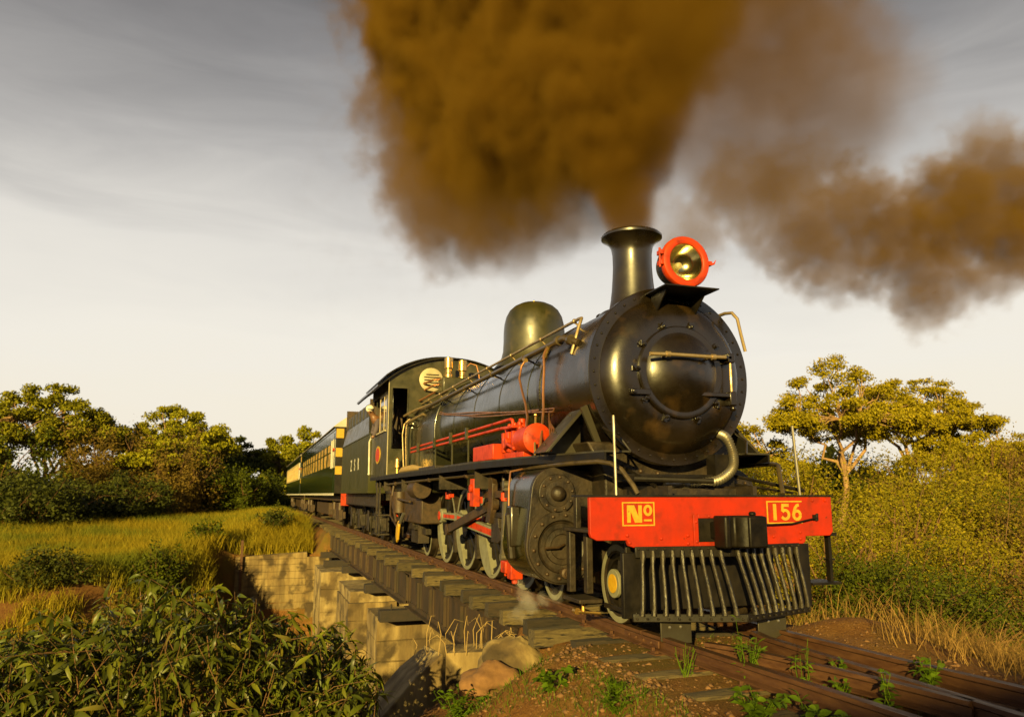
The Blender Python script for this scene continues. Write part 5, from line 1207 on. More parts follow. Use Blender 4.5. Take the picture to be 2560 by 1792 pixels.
b.add([(x_ - T0, y_, z_) for x_, y_, z_ in ((-12.2, -1.26, 2.52), (-12.2, 1.26, 2.52), (-13.1, 1.14, 3.02), (-13.1, -1.14, 3.02), (-12.25, -1.26, 2.52), (-12.25, 1.26, 2.52), (-13.15, 1.14, 3.02), (-13.15, -1.14, 3.02))], [(0, 1, 2, 3), (7, 6, 5, 4), (0, 4, 5, 1), (3, 2, 6, 7), (0, 3, 7, 4), (1, 5, 6, 2)])
build_each(b, 'coal_flare', M['cabgreen'], tender)
for s in (-1, 1):
    b = MB(); b.bb(*tb((-17.75, s * 1.15, 3.022), (-13.2, s * 1.175, 3.33))); cbd = b.build('coal_board', M['plategrey'], tender)
    b = MB()
    for k in range(7):
        x_ = -17.5 + k * 0.68; b.bb(*tb((x_ - 0.03, s * 1.176, 3.03), (x_ + 0.03, s * 1.195, 3.325)))
    build_each(b, 'board_strap', M['plategrey'], cbd)
b = MB(); b.bb(*tb((-13.22, -1.145, 3.022), (-13.17, 1.145, 3.46))); b.bb(*tb((-17.78, -1.2, 3.022), (-17.74, 1.2, 3.62))); build_each(b, 'coal_bulkhead', M['rust'], tender)
b = MB(); b.ball((-15.4 - T0, 0, 2.9), 1.0, 20, 12, (2.0, 1.05, 0.55))
b.V = [(v[0] + rnd.uniform(-.06, .06), v[1] + rnd.uniform(-.06, .06), v[2] + rnd.uniform(-.06, .06)) for v in b.V]; b.build('coal', M['dullblack'], tender, 0)
for ch, xx in (('Z', -15.35), ('S', -14.60), ('R', -13.85)):
    text_obj(ch, 0.42, M['white'], tank, (xx - T0, -1.3005, 1.87), X, Z, (0, -1, 0), 'letter', 0.003, 0.006, sx=1.05)
b = MB()
b.rivets([(x_ - T0, -1.30, z_) for x_ in np.arange(-17.6, -12, 0.12) for z_ in (1.26, 2.44)], 0.008, (0, -1, 0), n=5); b.rivets([(x_ - T0, -1.30, z_) for x_ in (-12.1, -14.2, -16.0, -17.6) for z_ in np.arange(1.3, 2.4, 0.1)], 0.008, (0, -1, 0), n=5); b.build('rivets', M['tender'], tank)
b = MB()
for s in (-1, 1): b.bb(*tb((-18.1, s * 1.06, 0.84), (-11.6, s * 1.10, 1.155))); b.bb(*tb((-18.1, s * 0.98, 0.84), (-11.6, s * 1.10, 0.865)))
b.bb(*tb((-18.1, -1.0, 1.0), (-11.6, 1.0, 1.14))); b.build('underframe', M['grime'], tender)
b = MB(); b.bb(*tb((-18.17, -1.25, 0.80), (-18.10, 1.25, 1.155))); b.build('rear_beam', M['orange'], tender, label='red rear beam end showing beside the coach')
twh = wheel_meshes(0.43, 0, 9, 0.12, M['dullblack'], 'tender')
for cx_ in (-13.1, -16.6):
    for s in (-1, 1):
        b = MB(); b.prism([(cx_ - T0 - 1.15, 0.30), (cx_ - T0 - 1.0, 0.22), (cx_ - T0 + 1.0, 0.22), (cx_ - T0 + 1.15, 0.30), (cx_ - T0 + 1.15, 0.62), (cx_ - T0 + 0.4, 0.50), (cx_ - T0 - 0.4, 0.50), (cx_ - T0 - 1.15, 0.62)], X, Z, (0, s * 0.80, 0), (0, s * 0.03, 0)); bf = b.build('bogie_frame', M['grime'], tender)
        for dx in (-0.85, 0.85):
            b = MB(); b.bb((cx_ - T0 + dx - 0.14, s * 0.83, 0.30), (cx_ - T0 + dx + 0.14, s * 0.98, 0.60)); b.prism([(cx_ - T0 + dx - 0.20, 0.24), (cx_ - T0 + dx + 0.20, 0.24), (cx_ - T0 + dx + 0.12, 0.74), (cx_ - T0 + dx - 0.12, 0.74)], X, Z, (0, s * 0.985, 0), (0, s * 0.02, 0))
            b.build('axlebox', M['grime'], bf, bevel=0.01)
            add_wheel(twh, 'tender_wheel', tender, (cx_ - T0 + dx, s * 0.625, 0.43), 0 if s < 0 else math.pi)
        b = MB()
        for k in range(6): b.bb((cx_ - T0 - 0.5 + k * 0.06, s * 0.835, 0.52 + k * 0.035), (cx_ - T0 + 0.5 - k * 0.06, s * 0.93, 0.548 + k * 0.035))
        for dx in (-0.35, 0.35): b.tube([(cx_ - T0 + dx, s * 0.99, 0.25), (cx_ - T0 + dx + 0.2, s * 1.0, 0.6)], 0.018, 6)
        b.build('leaf_spring', M['plategrey'], bf)

# ------------------------------------------------------------------ coaches
def coach(x0, x1, label):
    c = (x0 + x1) / 2; L = x0 - x1
    t = thing('passenger_coach', label, 'railway coach', (c, 0, 0), 'coaches behind the tender')
    h = L / 2
    b = MB(); b.bb((-h, -1.35, 1.16), (h, 1.35, 3.28)); body_ = b.build('coach_body', M['coach'], t, bevel=0.02)
    ys = np.linspace(-1.42, 1.42, 21); rz = lambda y_: 3.30 + 0.58 * (1 - (abs(y_) / 1.42) ** 2.2)
    b = MB(); b.prism([(y_, rz(y_)) for y_ in ys] + [(1.42, 3.283), (-1.42, 3.283)], Y, Z, (-h - 0.02, 0, 0), (L + 0.04, 0, 0)); b.build('coach_roof', M['coachroof'], t, 30)
    b = MB()
    for s in (-1, 1): b.bb((-h, s * 1.352, 1.10), (h, s * 1.372, 1.17))
    build_each(b, 'sole_bar_stripe', M['white'], t)
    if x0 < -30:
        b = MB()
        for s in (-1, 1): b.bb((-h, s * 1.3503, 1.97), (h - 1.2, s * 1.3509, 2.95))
        build_each(b, 'painted_reflection_band', M['coachcream'], body_)  # cream band painted on for the golden reflection along the upper side
    b = MB()
    for s in (-1, 1): b.bb((-h, s * 1.352, 3.19), (h, s * 1.368, 3.27)); b.bb((-h, s * 1.352, 1.93), (h, s * 1.366, 1.965))
    build_each(b, 'waist_beading', M['coach'], body_)
    n = 11
    for s in (-1, 1):
        for k in range(n):
            cx_ = h - 1.9 - k * (L - 3.0) / n
            wv = 0.60
            b = MB(); f = 0.05
            b.bb((cx_ - wv, s * 1.351, 2.02), (cx_ - wv + f, s * 1.376, 2.84)); b.bb((cx_ + wv - f, s * 1.351, 2.02), (cx_ + wv, s * 1.376, 2.84)); b.bb((cx_ - wv + f, s * 1.351, 2.79), (cx_ + wv - f, s * 1.376, 2.84)); b.bb((cx_ - wv + f, s * 1.351, 2.02), (cx_ + wv - f, s * 1.376, 2.06)); b.bb((cx_ - wv + f, s * 1.351, 2.50), (cx_ + wv - f, s * 1.370, 2.54))
            wf = b.build('window', M['coachcream'] if x0 < -30 else M['coach'], body_)  # far coach frames are cream as part of the painted reflection
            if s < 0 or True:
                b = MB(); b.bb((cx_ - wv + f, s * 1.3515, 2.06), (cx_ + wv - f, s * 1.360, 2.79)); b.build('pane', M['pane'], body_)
    for s in (-1, 1):
        b = MB(); b.bb((h - 1.12, s * 1.351, 1.20), (h - 0.38, s * 1.362, 3.1)); d_ = b.build('door', M['coach'], body_)
        b = MB(); b.bb((h - 1.16, s * 1.363, 1.98), (h - 1.02, s * 1.385, 2.9)); b.bb((h - 0.50, s * 1.363, 1.98), (h - 0.36, s * 1.385, 2.9)); build_each(b, 'door_post', M['white'], body_)
    b = MB(); b.bb((h, -1.34, 1.17), (h + 0.05, 1.34, 3.26)); e = b.build('end_wall', M['dullblack'], body_)
    for z0, z1, w_ in ((2.92, 3.22, 0.24), (2.32, 2.60, 0.22), (1.76, 2.02, 0.40)):
        b = MB(); b.bb((h + 0.051, -1.34, z0), (h + 0.066, -1.34 + w_, z1)); b.bb((h + 0.051, 1.34 - w_, z0), (h + 0.066, 1.34, z1)); build_each(b, 'yellow_block', M['yellow'], body_)
    b = MB(); b.bb((h + 0.05, -0.5, 1.2), (h + 0.4, 0.5, 3.3)); b.build('gangway', M['dullblack'], t)
    b = MB(); b.lathe([(0.06, 0), (0.06, 0.05), (0, 0.06)], (h - 0.2, -1.36, 2.55), (0, -1, 0), 14); b.build('red_lamp', M['orange'], t)
    b = MB()
    for s in (-1, 1): b.bb((-h, s * 1.0, 0.92), (h, s * 1.08, 1.098))
    b.bb((-3, -0.9, 0.35), (3, 0.9, 0.8)); b.bb((-h, -1.0, 1.0), (h, 1.0, 1.09)); b.build('underframe', M['rust'], t)
    for cx_ in (h - 2.6, -h + 2.6):
        for s in (-1, 1):
            b = MB(); b.bb((cx_ - 1.4, s * 0.82, 0.34), (cx_ + 1.4, s * 0.90, 0.56)); b.bb((cx_ - 0.35, s * 0.82, 0.25), (cx_ + 0.35, s * 0.96, 0.85))
            for dx in (-0.95, 0.95): b.bb((cx_ + dx - 0.14, s * 0.88, 0.28), (cx_ + dx + 0.14, s * 1.0, 0.62)); b.tube([(cx_ + dx, s * 0.95, 0.6), (cx_ + dx, s * 0.95, 0.86)], 0.08, 8)
            b.build('coach_bogie', M['rust'], t)
            for dx in (-0.95, 0.95): add_wheel(twh, 'coach_wheel', t, (cx_ + dx, s * 0.625, 0.43), 0 if s < 0 else math.pi)
    return t
coach(-19.4, -38.3, 'glossy green passenger coach directly behind the tender with yellow end blocks')
coach(-39.0, -57.9, 'last green passenger coach at the far end of the train')

# ------------------------------------------------------------------ foliage generators
def leaf_quads(c, size, g, up=0.0, aspect=0.55):
    n = len(c)
    nr = g.normal(size=(n, 3)); nr[:, 2] = np.abs(nr[:, 2]) + up; nr /= np.linalg.norm(nr, axis=1)[:, None]
    t = g.normal(size=(n, 3)); t -= nr * np.sum(t * nr, 1)[:, None]; t /= np.linalg.norm(t, axis=1)[:, None] + 1e-9
    bt = np.cross(nr, t)
    s = size * g.uniform(0.6, 1.35, n)[:, None]
    v = np.stack([c - t * s, c + bt * s * aspect, c + t * s, c - bt * s * aspect], 1).reshape(-1, 3)
    f = np.arange(4 * n).reshape(n, 4)
    return v, f
def limb_path(p0, p1, g, k=5, wobble=0.08):
    p0, p1 = np.array(p0, float), np.array(p1, float); L = np.linalg.norm(p1 - p0)
    pts = []
    for i in range(k + 1):
        t = i / k; p = p0 + (p1 - p0) * t
        if 0 < i < k: p = p + g.normal(0, wobble * L / 2.5, 3)
        pts.append(p)
    return pts
def make_tree(name, label, loc, h, rad, bole, clumps, leaf_m, bark_m, seed, leaf=0.16, nleaf=130, clump_r=0.8, flat=0.5, dome=1.0, lean=(0, 0), trunk_r=0.22, low=0.35, group='savanna trees along the line'):
    """trunk dividing into limbs that carry separate clumps of leaves, with gaps between the clumps"""
    g = np.random.default_rng(seed)
    t = thing(name, label, 'tree', loc, group)
    fork = np.array((lean[0], lean[1], bole))
    cs = []
    tries = 0
    while len(cs) < clumps and tries < 4000:
        tries += 1
        a = g.uniform(0, 2 * math.pi); rr_ = rad * math.sqrt(g.uniform(0, 1))
        zt = bole * low + (h - bole * low)
        frac = rr_ / rad
        top = h * (1 - dome * 0.42 * frac ** 2) - clump_r * flat
        bot = bole + (h - bole) * (0.15 + 0.25 * frac)
        z = top - (top - bot) * g.uniform(0, 1) ** 1.1
        p = np.array((lean[0] * 1.5 + rr_ * math.cos(a), lean[1] * 1.5 + rr_ * math.sin(a), z))
        if all(np.linalg.norm((p - q_) * (1, 1, 1.5)) > clump_r * 0.72 for q_ in cs): cs.append(p)
    b = MB()
    b.tube(limb_path((0, 0, -0.4), fork, g, 5, 0.05), np.linspace(trunk_r * 1.25, trunk_r * 0.8, 6), 9)
    nl = max(3, min(6, clumps // 6)); mains = []
    for i in range(nl):
        a = 2 * math.pi * i / nl + g.uniform(-.4, .4)
        e = fork + np.array((math.cos(a) * rad * 0.42, math.sin(a) * rad * 0.42, (h - bole) * g.uniform(0.35, 0.6)))
        b.tube(limb_path(fork - np.array((0, 0, 0.1)), e, g, 5, 0.1), np.linspace(trunk_r * 0.62, trunk_r * 0.3, 6), 7); mains.append(e)
    for c in cs:
        e = min(mains, key=lambda q_: np.linalg.norm(q_ - c))
        b.tube(limb_path(e, c, g, 4, 0.12), np.linspace(trunk_r * 0.28, trunk_r * 0.06, 5), 5)
    b.build('trunk', bark_m, t, 60)
    C = []
    for c in cs:
        n = int(nleaf * g.uniform(0.6, 1.4)); r_ = clump_r * g.uniform(0.7, 1.25)
        d = g.normal(size=(n, 3)); d /= np.linalg.norm(d, axis=1)[:, None]
        rad_ = r_ * g.uniform(0, 1, n) ** 0.45
        p = c + d * rad_[:, None] * np.array((1.15, 1.15, flat)) + g.normal(0, 0.07, (n, 3)) * r_
        # sub-sprays
        k = g.integers(0, 7, n); off = g.normal(0, 0.35 * r_, (7, 3)) * (1, 1, 0.5); p = p * 0.75 + (c + off[k]) * 0.25 + g.normal(0, 0.05, (n, 3))
        C.append(p)
    C = np.concatenate(C)
    v, f = leaf_quads(C, leaf, g)
    link('crown', np_mesh('crown', v, f, leaf_m), t)
    return t
def gz_(x_, y_): return float(H(x_, y_))

def make_bush(name, label, loc, rx, ry, h, leaf_m, seed, n=5000, leaf=0.07, stems=14, stem_m='stem', shell=0.55, group=None, cat='bush', airy=0.0, up=0.3, aspect=0.5):
    g = np.random.default_rng(seed); t = thing(name, label, cat, loc, group)
    b = MB(); ends = []
    for i in range(stems):
        a = g.uniform(0, 2 * math.pi); r_ = math.sqrt(g.uniform(0.02, 1)); e = np.array((rx * r_ * math.cos(a), ry * r_ * math.sin(a), h * (0.45 + 0.55 * math.sqrt(max(0, 1 - r_ * r_ * 0.9))) * g.uniform(0.75, 1.05)))
        b.tube(limb_path((g.normal(0, rx * .06), g.normal(0, ry * .06), -0.2), e, g, 5, 0.1), np.linspace(0.012 + 0.012 * h, 0.005 + 0.003 * h, 6), 5); ends.append(e)
        for k in range(3):
            p = e * g.uniform(0.45, 0.9); q_ = p + g.normal(0, 1, 3) * np.array((rx, ry, h)) * 0.22 + np.array((0, 0, 0.1 * h))
            b.tube([p, (p + q_) / 2 + g.normal(0, .03, 3) * h, q_], [0.004 + 0.004 * h, 0.003 + 0.002 * h, 0.002 + 0.001 * h], 4); ends.append(q_)
    b.build('stems', M[stem_m], t, 60)
    # leaves: lumpy shell plus sprays at the branch ends
    ph = g.uniform(0, 6.28, 8)
    u = g.uniform(-1, 1, n); th_ = g.uniform(0, 2 * math.pi, n); z = np.abs(u); r_ = np.sqrt(1 - u * u)
    d = np.stack([r_ * np.cos(th_), r_ * np.sin(th_), z], 1)
    lump = 1 + 0.17 * np.sin(4 * th_ + ph[0] + 3 * z) + 0.13 * np.sin(7 * th_ + ph[1] - 5 * z) + 0.12 * np.sin(9 * z + ph[2] + 2 * th_) + 0.08 * np.sin(15 * th_ + 13 * z + ph[3])
    rad_ = lump * (1 - (1 - g.uniform(0, 1, n) ** 0.6) * shell)
    p = d * rad_[:, None] * np.array((rx, ry, h)) * (1 - 0.06) + g.normal(0, 0.03, (n, 3)) * h
    k2 = int(n * 0.4); e = np.array(ends)[g.integers(0, len(ends), k2)]
    p2 = e + g.normal(0, 0.09, (k2, 3)) * np.array((rx, ry, h)) + g.normal(0, 0.03, (k2, 3))
    p = np.concatenate([p, p2])
    p = p[p[:, 2] > 0.02]
    if airy:
        f1 = np.sin(p[:, 0] * 4.6 / rx + ph[4]) + np.sin(p[:, 1] * 4.6 / ry + ph[5]) + np.sin(p[:, 2] * 6 / h + ph[6])
        f2 = np.sin(p[:, 0] * 11 / rx + ph[7]) + np.sin(p[:, 1] * 11 / ry + ph[1]) + np.sin(p[:, 2] * 13 / h + ph[2])
        p = p[g.uniform(0, 1, len(p)) > airy * np.clip(0.42 + 0.62 * f1 + 0.42 * f2, 0, 1)]
    v, f = leaf_quads(p, leaf, g, up, aspect)
    link('foliage', np_mesh('foliage', v, f, leaf_m), t)
    return t

TG = 'trees along the left edge of the meadow'
make_tree('tree', 'biggest olive tree with a wide crown above the dark meadow bush', (-62.6, -19.3, gz_(-62, -19)), 10.8, 6.0, 2.6, 170, M['leaf_olive'], M['bark'], 1, 0.12, 240, 0.85, 0.6, group=TG)
make_tree('tree', 'rounded yellow green tree between the biggest tree and the dark tree', (-65, -10.0, gz_(-65, -10)), 9.6, 4.8, 2.2, 140, M['leaf_yellow'], M['bark'], 2, 0.12, 230, 0.8, 0.6, group=TG)
make_tree('tree', 'small dark green tree between two yellow trees behind the meadow', (-73.8, -5.2, gz_(-73, -5)), 7.3, 2.6, 1.6, 50, M['leaf_dark'], M['barkdark'], 3, 0.16, 180, 0.7, 0.65, group=TG)
make_tree('tree', 'green tree between the small dark tree and the pale yellow one', (-77, -1.6, gz_(-77, -1)), 8.2, 3.4, 1.6, 60, M['leaf_olive'], M['barkdark'], 4, 0.17, 180, 0.8, 0.65, group=TG)
make_tree('tree', 'pale yellow tree rising just above the coach roof', (-83, 1.0, gz_(-83, 1)), 9.4, 3.2, 2.0, 55, M['leaf_yellow'], M['bark'], 5, 0.17, 180, 0.8, 0.6, group=TG)
make_tree('tree', 'tree half hidden behind the biggest olive tree', (-57.5, -25.0, gz_(-57, -25)), 8.0, 4.4, 1.8, 80, M['leaf_olive'], M['barkdark'], 6, 0.125, 270, 0.85, 0.6, group=TG)
make_tree('tree', 'flat topped bright green thorn tree in front of the yellow green tree', (-56, -9.9, gz_(-56, -10)), 6.4, 3.6, 2.0, 70, M['leaf_yellow'], M['barkdark'], 7, 0.13, 190, 0.7, 0.35, group=TG)
RG = 'trees right of the line'
make_tree('tree', 'tall golden tree with a pale forked trunk beside the marker rod', (-26.9, 24.9, gz_(-27, 25)), 9.5, 4.3, 3.1, 170, M['leaf_gold'], M['bark'], 11, 0.072, 220, 0.55, 0.6, lean=(0.3, 0.35), trunk_r=0.17, group=RG)
make_tree('tree', 'flat topped golden thorn tree behind the pale trunked tree', (-33.4, 37.0, gz_(-33, 37)), 9.6, 5.0, 3.8, 160, M['leaf_gold'], M['bark'], 12, 0.08, 220, 0.66, 0.42, dome=0.8, group=RG)
make_tree('tree', 'domed olive gold tree at the right lower than the flat topped one', (-30.7, 38.9, gz_(-31, 39)), 6.9, 4.0, 1.8, 110, M['leaf_gold'], M['bark'], 13, 0.08, 260, 0.62, 0.55, group=RG)
make_tree('tree', 'thin golden tree between the locomotive and the pale trunked tree', (-31, 22.4, gz_(-31, 22)), 6.6, 3.2, 1.6, 85, M['leaf_gold'], M['bark'], 14, 0.078, 220, 0.56, 0.6, group=RG)
make_tree('tree', 'green tree showing just right of the smokebox', (-36, 19.5, gz_(-36, 19)), 6.4, 3.0, 1.4, 60, M['leaf_yellow'], M['barkdark'], 15, 0.12, 180, 0.66, 0.65, group=RG)
make_tree('tree', 'low brown tree cut by the right edge of the frame', (-23, 38.5, gz_(-23, 38)), 5.6, 3.8, 1.2, 80, M['leaf_scrub'], M['bark'], 16, 0.085, 240, 0.62, 0.6, group=RG)

BG = 'bushes along the meadow'
for (x_, y_, rx, ry, h_, m_, s_, lab) in (
    (-41, -14.9, 4.2, 4.4, 2.7, 'leaf_dark', 21, 'large dark bush directly below the biggest olive tree'),
    (-46, -11.2, 3.0, 2.8, 2.6, 'leaf_dark', 22, 'smaller dark bush between the large dark bush and the brownish bush'),
    (-48, -19.5, 5.0, 5.0, 5.2, 'leaf_bushgreen', 23, 'tall green bush behind the large dark bush under the biggest tree'),
    (-53, -8.8, 3.6, 3.2, 5.0, 'leaf_scrub', 24, 'brownish bush in front of the thorn tree'),
    (-55, -5.4, 3.2, 2.6, 3.3, 'leaf_bushgreen', 25, 'round green bush at the right end of the meadow'),
    (-60, -3.0, 3.4, 2.6, 2.6, 'leaf_bushgreen', 26, 'low green bush beside the end of the train'),
    (-57, -14.0, 4.4, 4.2, 5.8, 'leaf_scrub', 27, 'olive brown bush filling the gap between the biggest and yellow green trees'),
    (-70, -8.0, 4.4, 4.2, 4.6, 'leaf_bushgreen', 28, 'green bush under the small dark tree')):
    make_bush('bush', lab, (x_, y_, gz_(x_, y_) - 0.1), rx, ry, h_, M[m_], s_, 15000, 0.11, 16, group=BG, airy=0.85)
GB = 'bushes right of the line'
for (x_, y_, rx, ry, h_, m_, s_, n_, lf, lab) in (
    (-20, 16.4, 2.9, 2.9, 3.6, 'leaf_bushgold', 31, 30000, 0.06, 'golden bush behind the right marker rod'),
    (-17, 20.5, 3.6, 3.2, 3.0, 'leaf_bushgold', 32, 30000, 0.06, 'golden scrub bush at the foot of the pale trunked tree'),
    (-6.4, 7.0, 1.9, 1.5, 2.15, 'leaf_bushgold', 33, 44000, 0.026, 'fine golden green bush standing beside the red beam end'),
    (-4.4, 6.2, 2.0, 1.3, 1.35, 'leaf_bushgreen', 34, 38000, 0.028, 'dark green bush below the red beam end'),
    (-9.5, 11.0, 2.4, 2.2, 2.3, 'leaf_bushgold', 35, 34000, 0.036, 'feathery golden bush behind the fine golden green one'),
    (-12.5, 17.6, 3.0, 2.6, 2.6, 'leaf_bushgreen', 36, 26000, 0.05, 'green bush in the middle of the right scrub'),
    (-13.5, 23.0, 3.4, 3.0, 3.0, 'leaf_scrub', 37, 26000, 0.055, 'brown twiggy bush near the right edge'),
    (-24, 30.0, 4.2, 3.6, 3.0, 'leaf_bushgold', 38, 18000, 0.075, 'golden scrub below the domed tree'),
    (-2.6, 5.3, 1.1, 0.9, 0.85, 'leaf_bushgreen', 39, 12000, 0.026, 'low dark green bush behind the earth heap'),
    (-3.6, 9.3, 1.7, 1.5, 1.1, 'leaf_scrub', 40, 16000, 0.030, 'low brown scrub at the right edge above the dry grass'),
    (-5.5, 12.6, 1.6, 1.4, 1.2, 'leaf_bushgreen', 41, 12000, 0.036, 'small green bush at the right edge'),
    (-27, 17.4, 3.0, 2.6, 2.8, 'leaf_bushgreen', 42, 9000, 0.09, 'green bush below the running board end'),
    (-30.5, 21.0, 3.4, 3.2, 4.6, 'leaf_bushgreen', 43, 14000, 0.085, 'tall green bush behind the golden bush at the marker rod'),
    (-32.5, 29.5, 3.6, 3.4, 4.6, 'leaf_bushgreen', 44, 14000, 0.085, 'dark green bush behind the trunk of the pale tree'),
    (-23.0, 27.0, 3.2, 3.0, 4.0, 'leaf_bushgold', 45, 15000, 0.07, 'golden bush right of the pale trunk'),
    (-25.0, 33.0, 3.4, 3.2, 4.5, 'leaf_bushgold', 46, 15000, 0.075, 'tall golden bush below the flat topped tree'),
    (-21.5, 33.8, 3.2, 3.2, 4.4, 'leaf_scrub', 47, 15000, 0.075, 'brown bush below the domed tree'),
    (-18.0, 34.5, 3.6, 3.4, 4.6, 'leaf_scrub', 48, 15000, 0.075, 'tall brown bush touching the right edge of the picture'),
    (-11.5, 15.0, 2.4, 2.2, 2.6, 'leaf_bushgold', 49, 28000, 0.042, 'golden bush in the middle distance right of the beam'),
    (-8.6, 15.6, 2.2, 2.0, 2.3, 'leaf_scrub', 50, 26000, 0.042, 'dense brown bush close to the right edge'),
    (-6.0, 9.6, 1.8, 1.6, 1.75, 'leaf_bushgold', 57, 30000, 0.030, 'golden bush right of the fine golden green bush')):
    make_bush('bush', lab, (x_, y_, gz_(x_, y_) - 0.1), rx, ry, h_, M[m_], s_, n_, lf, 30, group=GB, airy=0.95)
SG = 'small bushes on the near meadow'
for (x_, y_, rx, h_, m_, s_, lab) in (
    (-27.5, -2.9, 0.85, 0.85, 'leaf_dark', 51, 'small dark bush on the grass bank above the wing wall'),
    (-25.4, -5.3, 0.8, 0.9, 'leaf_bushgreen', 52, 'green plant left of the rail post'),
    (-13.0, -7.4, 0.8, 1.3, 'leaf_bushgreen', 53, 'leafy green bush growing in the gully behind the front bush'),
    (-15.5, -8.4, 0.8, 1.2, 'leaf_dark', 54, 'dark twiggy bush on the sandy gully bank'),
    (-21.0, -6.5, 0.9, 1.2, 'leaf_bushgreen', 58, 'green bush in the gully at the left end of the wing wall'),
    (-18.2, -7.0, 1.0, 1.5, 'leaf_scrub', 59, 'brownish bush on the gully bank left of the wing wall'),
    (-14.6, -6.6, 0.8, 1.4, 'leaf_bushgreen', 60, 'green bush rising from the gully behind the long leaved bush'),
    (-20.0, -9.3, 1.3, 0.9, 'leaf_dark', 55, 'dark low bush at the edge of the sandy patch'),
    (-16.0, -8.9, 1.2, 0.9, 'leaf_scrub', 56, 'brown scrub at the left edge beside the gully')):
    make_bush('bush', lab, (x_, y_, gz_(x_, y_) - 0.05), rx, rx, h_, M[m_], s_, 2600, 0.055, 12, group=SG, shell=0.8)

g = np.random.default_rng(321); n = 70000
aa = np.radians(g.uniform(108, 213, n)); dd = g.uniform(115, 190, n)
wx, wy = 5.7 + dd * np.cos(aa), -3.75 + dd * np.sin(aa)
top = 5.2 + 1.6 * np.sin(aa * 37) + 1.3 * np.sin(aa * 83 + 1) + 1.0 * np.sin(aa * 171 + 2) + 0.8 * np.sin(dd * 0.4 + aa * 60)
wz = H(wx, wy) + top * g.uniform(0, 1, n) ** 0.7
v, f = leaf_quads(np.stack([wx, wy, wz], 1), 0.55, g)
woods = link('distant_woods', np_mesh('distant_woods', v, f, M['leaf_olive'])); woods['kind'] = 'stuff'; woods['label'] = 'far off woods closing the view behind the trees'

# ------------------------------------------------------------------ the long-leaved bush in front
def leaf_shape(L, W, droop, fold):
    k = 5; vs = []; fs = []
    wid = [0.10, 0.72, 1.0, 0.70, 0.0]
    for i in range(k):
        t = i / (k - 1); z = -droop * t * t * L; x_ = L * t * (1 - 0.18 * droop * t)
        w_ = W / 2 * wid[i]
        if i < k - 1: vs += [(x_, -w_, z + fold * w_), (x_, 0, z), (x_, w_, z + fold * w_)]
        else: vs.append((x_, 0, z))
    for i in range(k - 2):
        a = i * 3; fs += [(a, a + 3, a + 4, a + 1), (a + 1, a + 4, a + 5, a + 2)]
    a = (k - 2) * 3; fs += [(a, a + 3, a + 1), (a + 1, a + 3, a + 2)]
    return vs, fs
front = thing('leafy_bush', 'large bush with long drooping leaves growing up in front of the gully', 'bush', (-1.5, -4.3, -2.3))
g = np.random.default_rng(77)
shapes = [leaf_shape(0.120, 0.031, 0.8, 0.35), leaf_shape(0.098, 0.026, 1.1, 0.3), leaf_shape(0.150, 0.038, 0.5, 0.4), leaf_shape(0.075, 0.021, 0.9, 0.35)]
stemb = MB(); leaves = []
# crown outline: (y, z_top) across the bush, metres in world space
prof_y = np.array([-5.95, -5.44, -5.03, -4.63, -4.22, -3.82, -3.41, -3.12, -2.84, -2.64]); prof_z = np.array([0.0, 0.26, 0.28, 0.50, 0.46, 0.36, 0.20, 0.06, 0.06, -0.25])
for i in range(900):
    y_ = g.uniform(-6.2, -2.66); zt = np.interp(y_, prof_y, prof_z)
    fx = g.uniform(-0.9, 1.08)
    t_ = g.uniform(0, 1) ** 0.65
    z_ = -1.05 + (zt + 1.05 - 0.30 * abs(fx) ** 1.5) * t_
    tip = np.array((-1.5 + fx + 0.1, y_, z_)); out = tip - np.array((-1.55, -4.3, -2.0)); out /= np.linalg.norm(out); out = out + g.normal(0, 0.42, 3); out /= np.linalg.norm(out)
    root = tip - out * g.uniform(0.42, 0.75) - np.array((0, 0, 0.06))
    mid = (tip + root) / 2 + np.array((0, 0, 0.04)) + g.normal(0, 0.02, 3)
    path = [root, mid, tip]
    stemb.tube([p - np.array((-1.5, -4.3, -2.3)) for p in path], [0.0042, 0.003, 0.0014], 5)
    nleaf = g.integers(13, 21)
    for k in range(nleaf):
        t = 0.15 + 0.87 * k / nleaf
        p = root * (1 - t) ** 2 + 2 * mid * t * (1 - t) + tip * t * t if t <= 1 else tip
        d = out * g.uniform(0.2, 0.8) + g.normal(0, 0.75, 3); d[2] = d[2] * 0.4 - 0.15
        leaves.append((p, d / np.linalg.norm(d), g.uniform(0.5, 1.4), int(g.integers(0, 4)), tip))
for i in range(26):      # main branches
    a = g.uniform(-5.9, -2.7); e = np.array((g.uniform(-2.4, -0.7), a, np.interp(a, prof_y, prof_z) - g.uniform(0.15, 0.4)))
    stemb.tube([np.array(p) - np.array((-1.5, -4.3, -2.3)) for p in limb_path((-1.55 + g.normal(0, .12), -4.3 + g.normal(0, .3), -3.4), e, g, 5, 0.06)], np.linspace(0.018, 0.005, 6), 6)
stemb.build('branches', M['stem'], front, 60)
camp = np.array((5.7, -3.75, 1.125))
def leaf_xf(p, d, s, roll):
    n_ = np.array((0, 0, 1.0)) + roll; n_ -= d * np.dot(n_, d); n_ /= np.linalg.norm(n_); sd_ = np.cross(n_, d)
    return np.stack([d * s, sd_ * s, n_ * s], 1)
order = sorted(range(len(leaves)), key=lambda i: -(leaves[i][2] / np.linalg.norm(leaves[i][0] - camp) * (1.0 if leaves[i][0][2] > -0.6 else 0.5)))
sing = set(order[:300])
lm = []
for vs, fs in shapes:
    b = MB(); b.add(vs, fs); lm.append(b.mesh('leaf', M['leaf_front'] if len(lm) != 1 else M['leaf_front_pale'], 60))
B0 = np.array((-1.5, -4.3, -2.3)); AV, AF4, AF3, off = [], [], [], 0
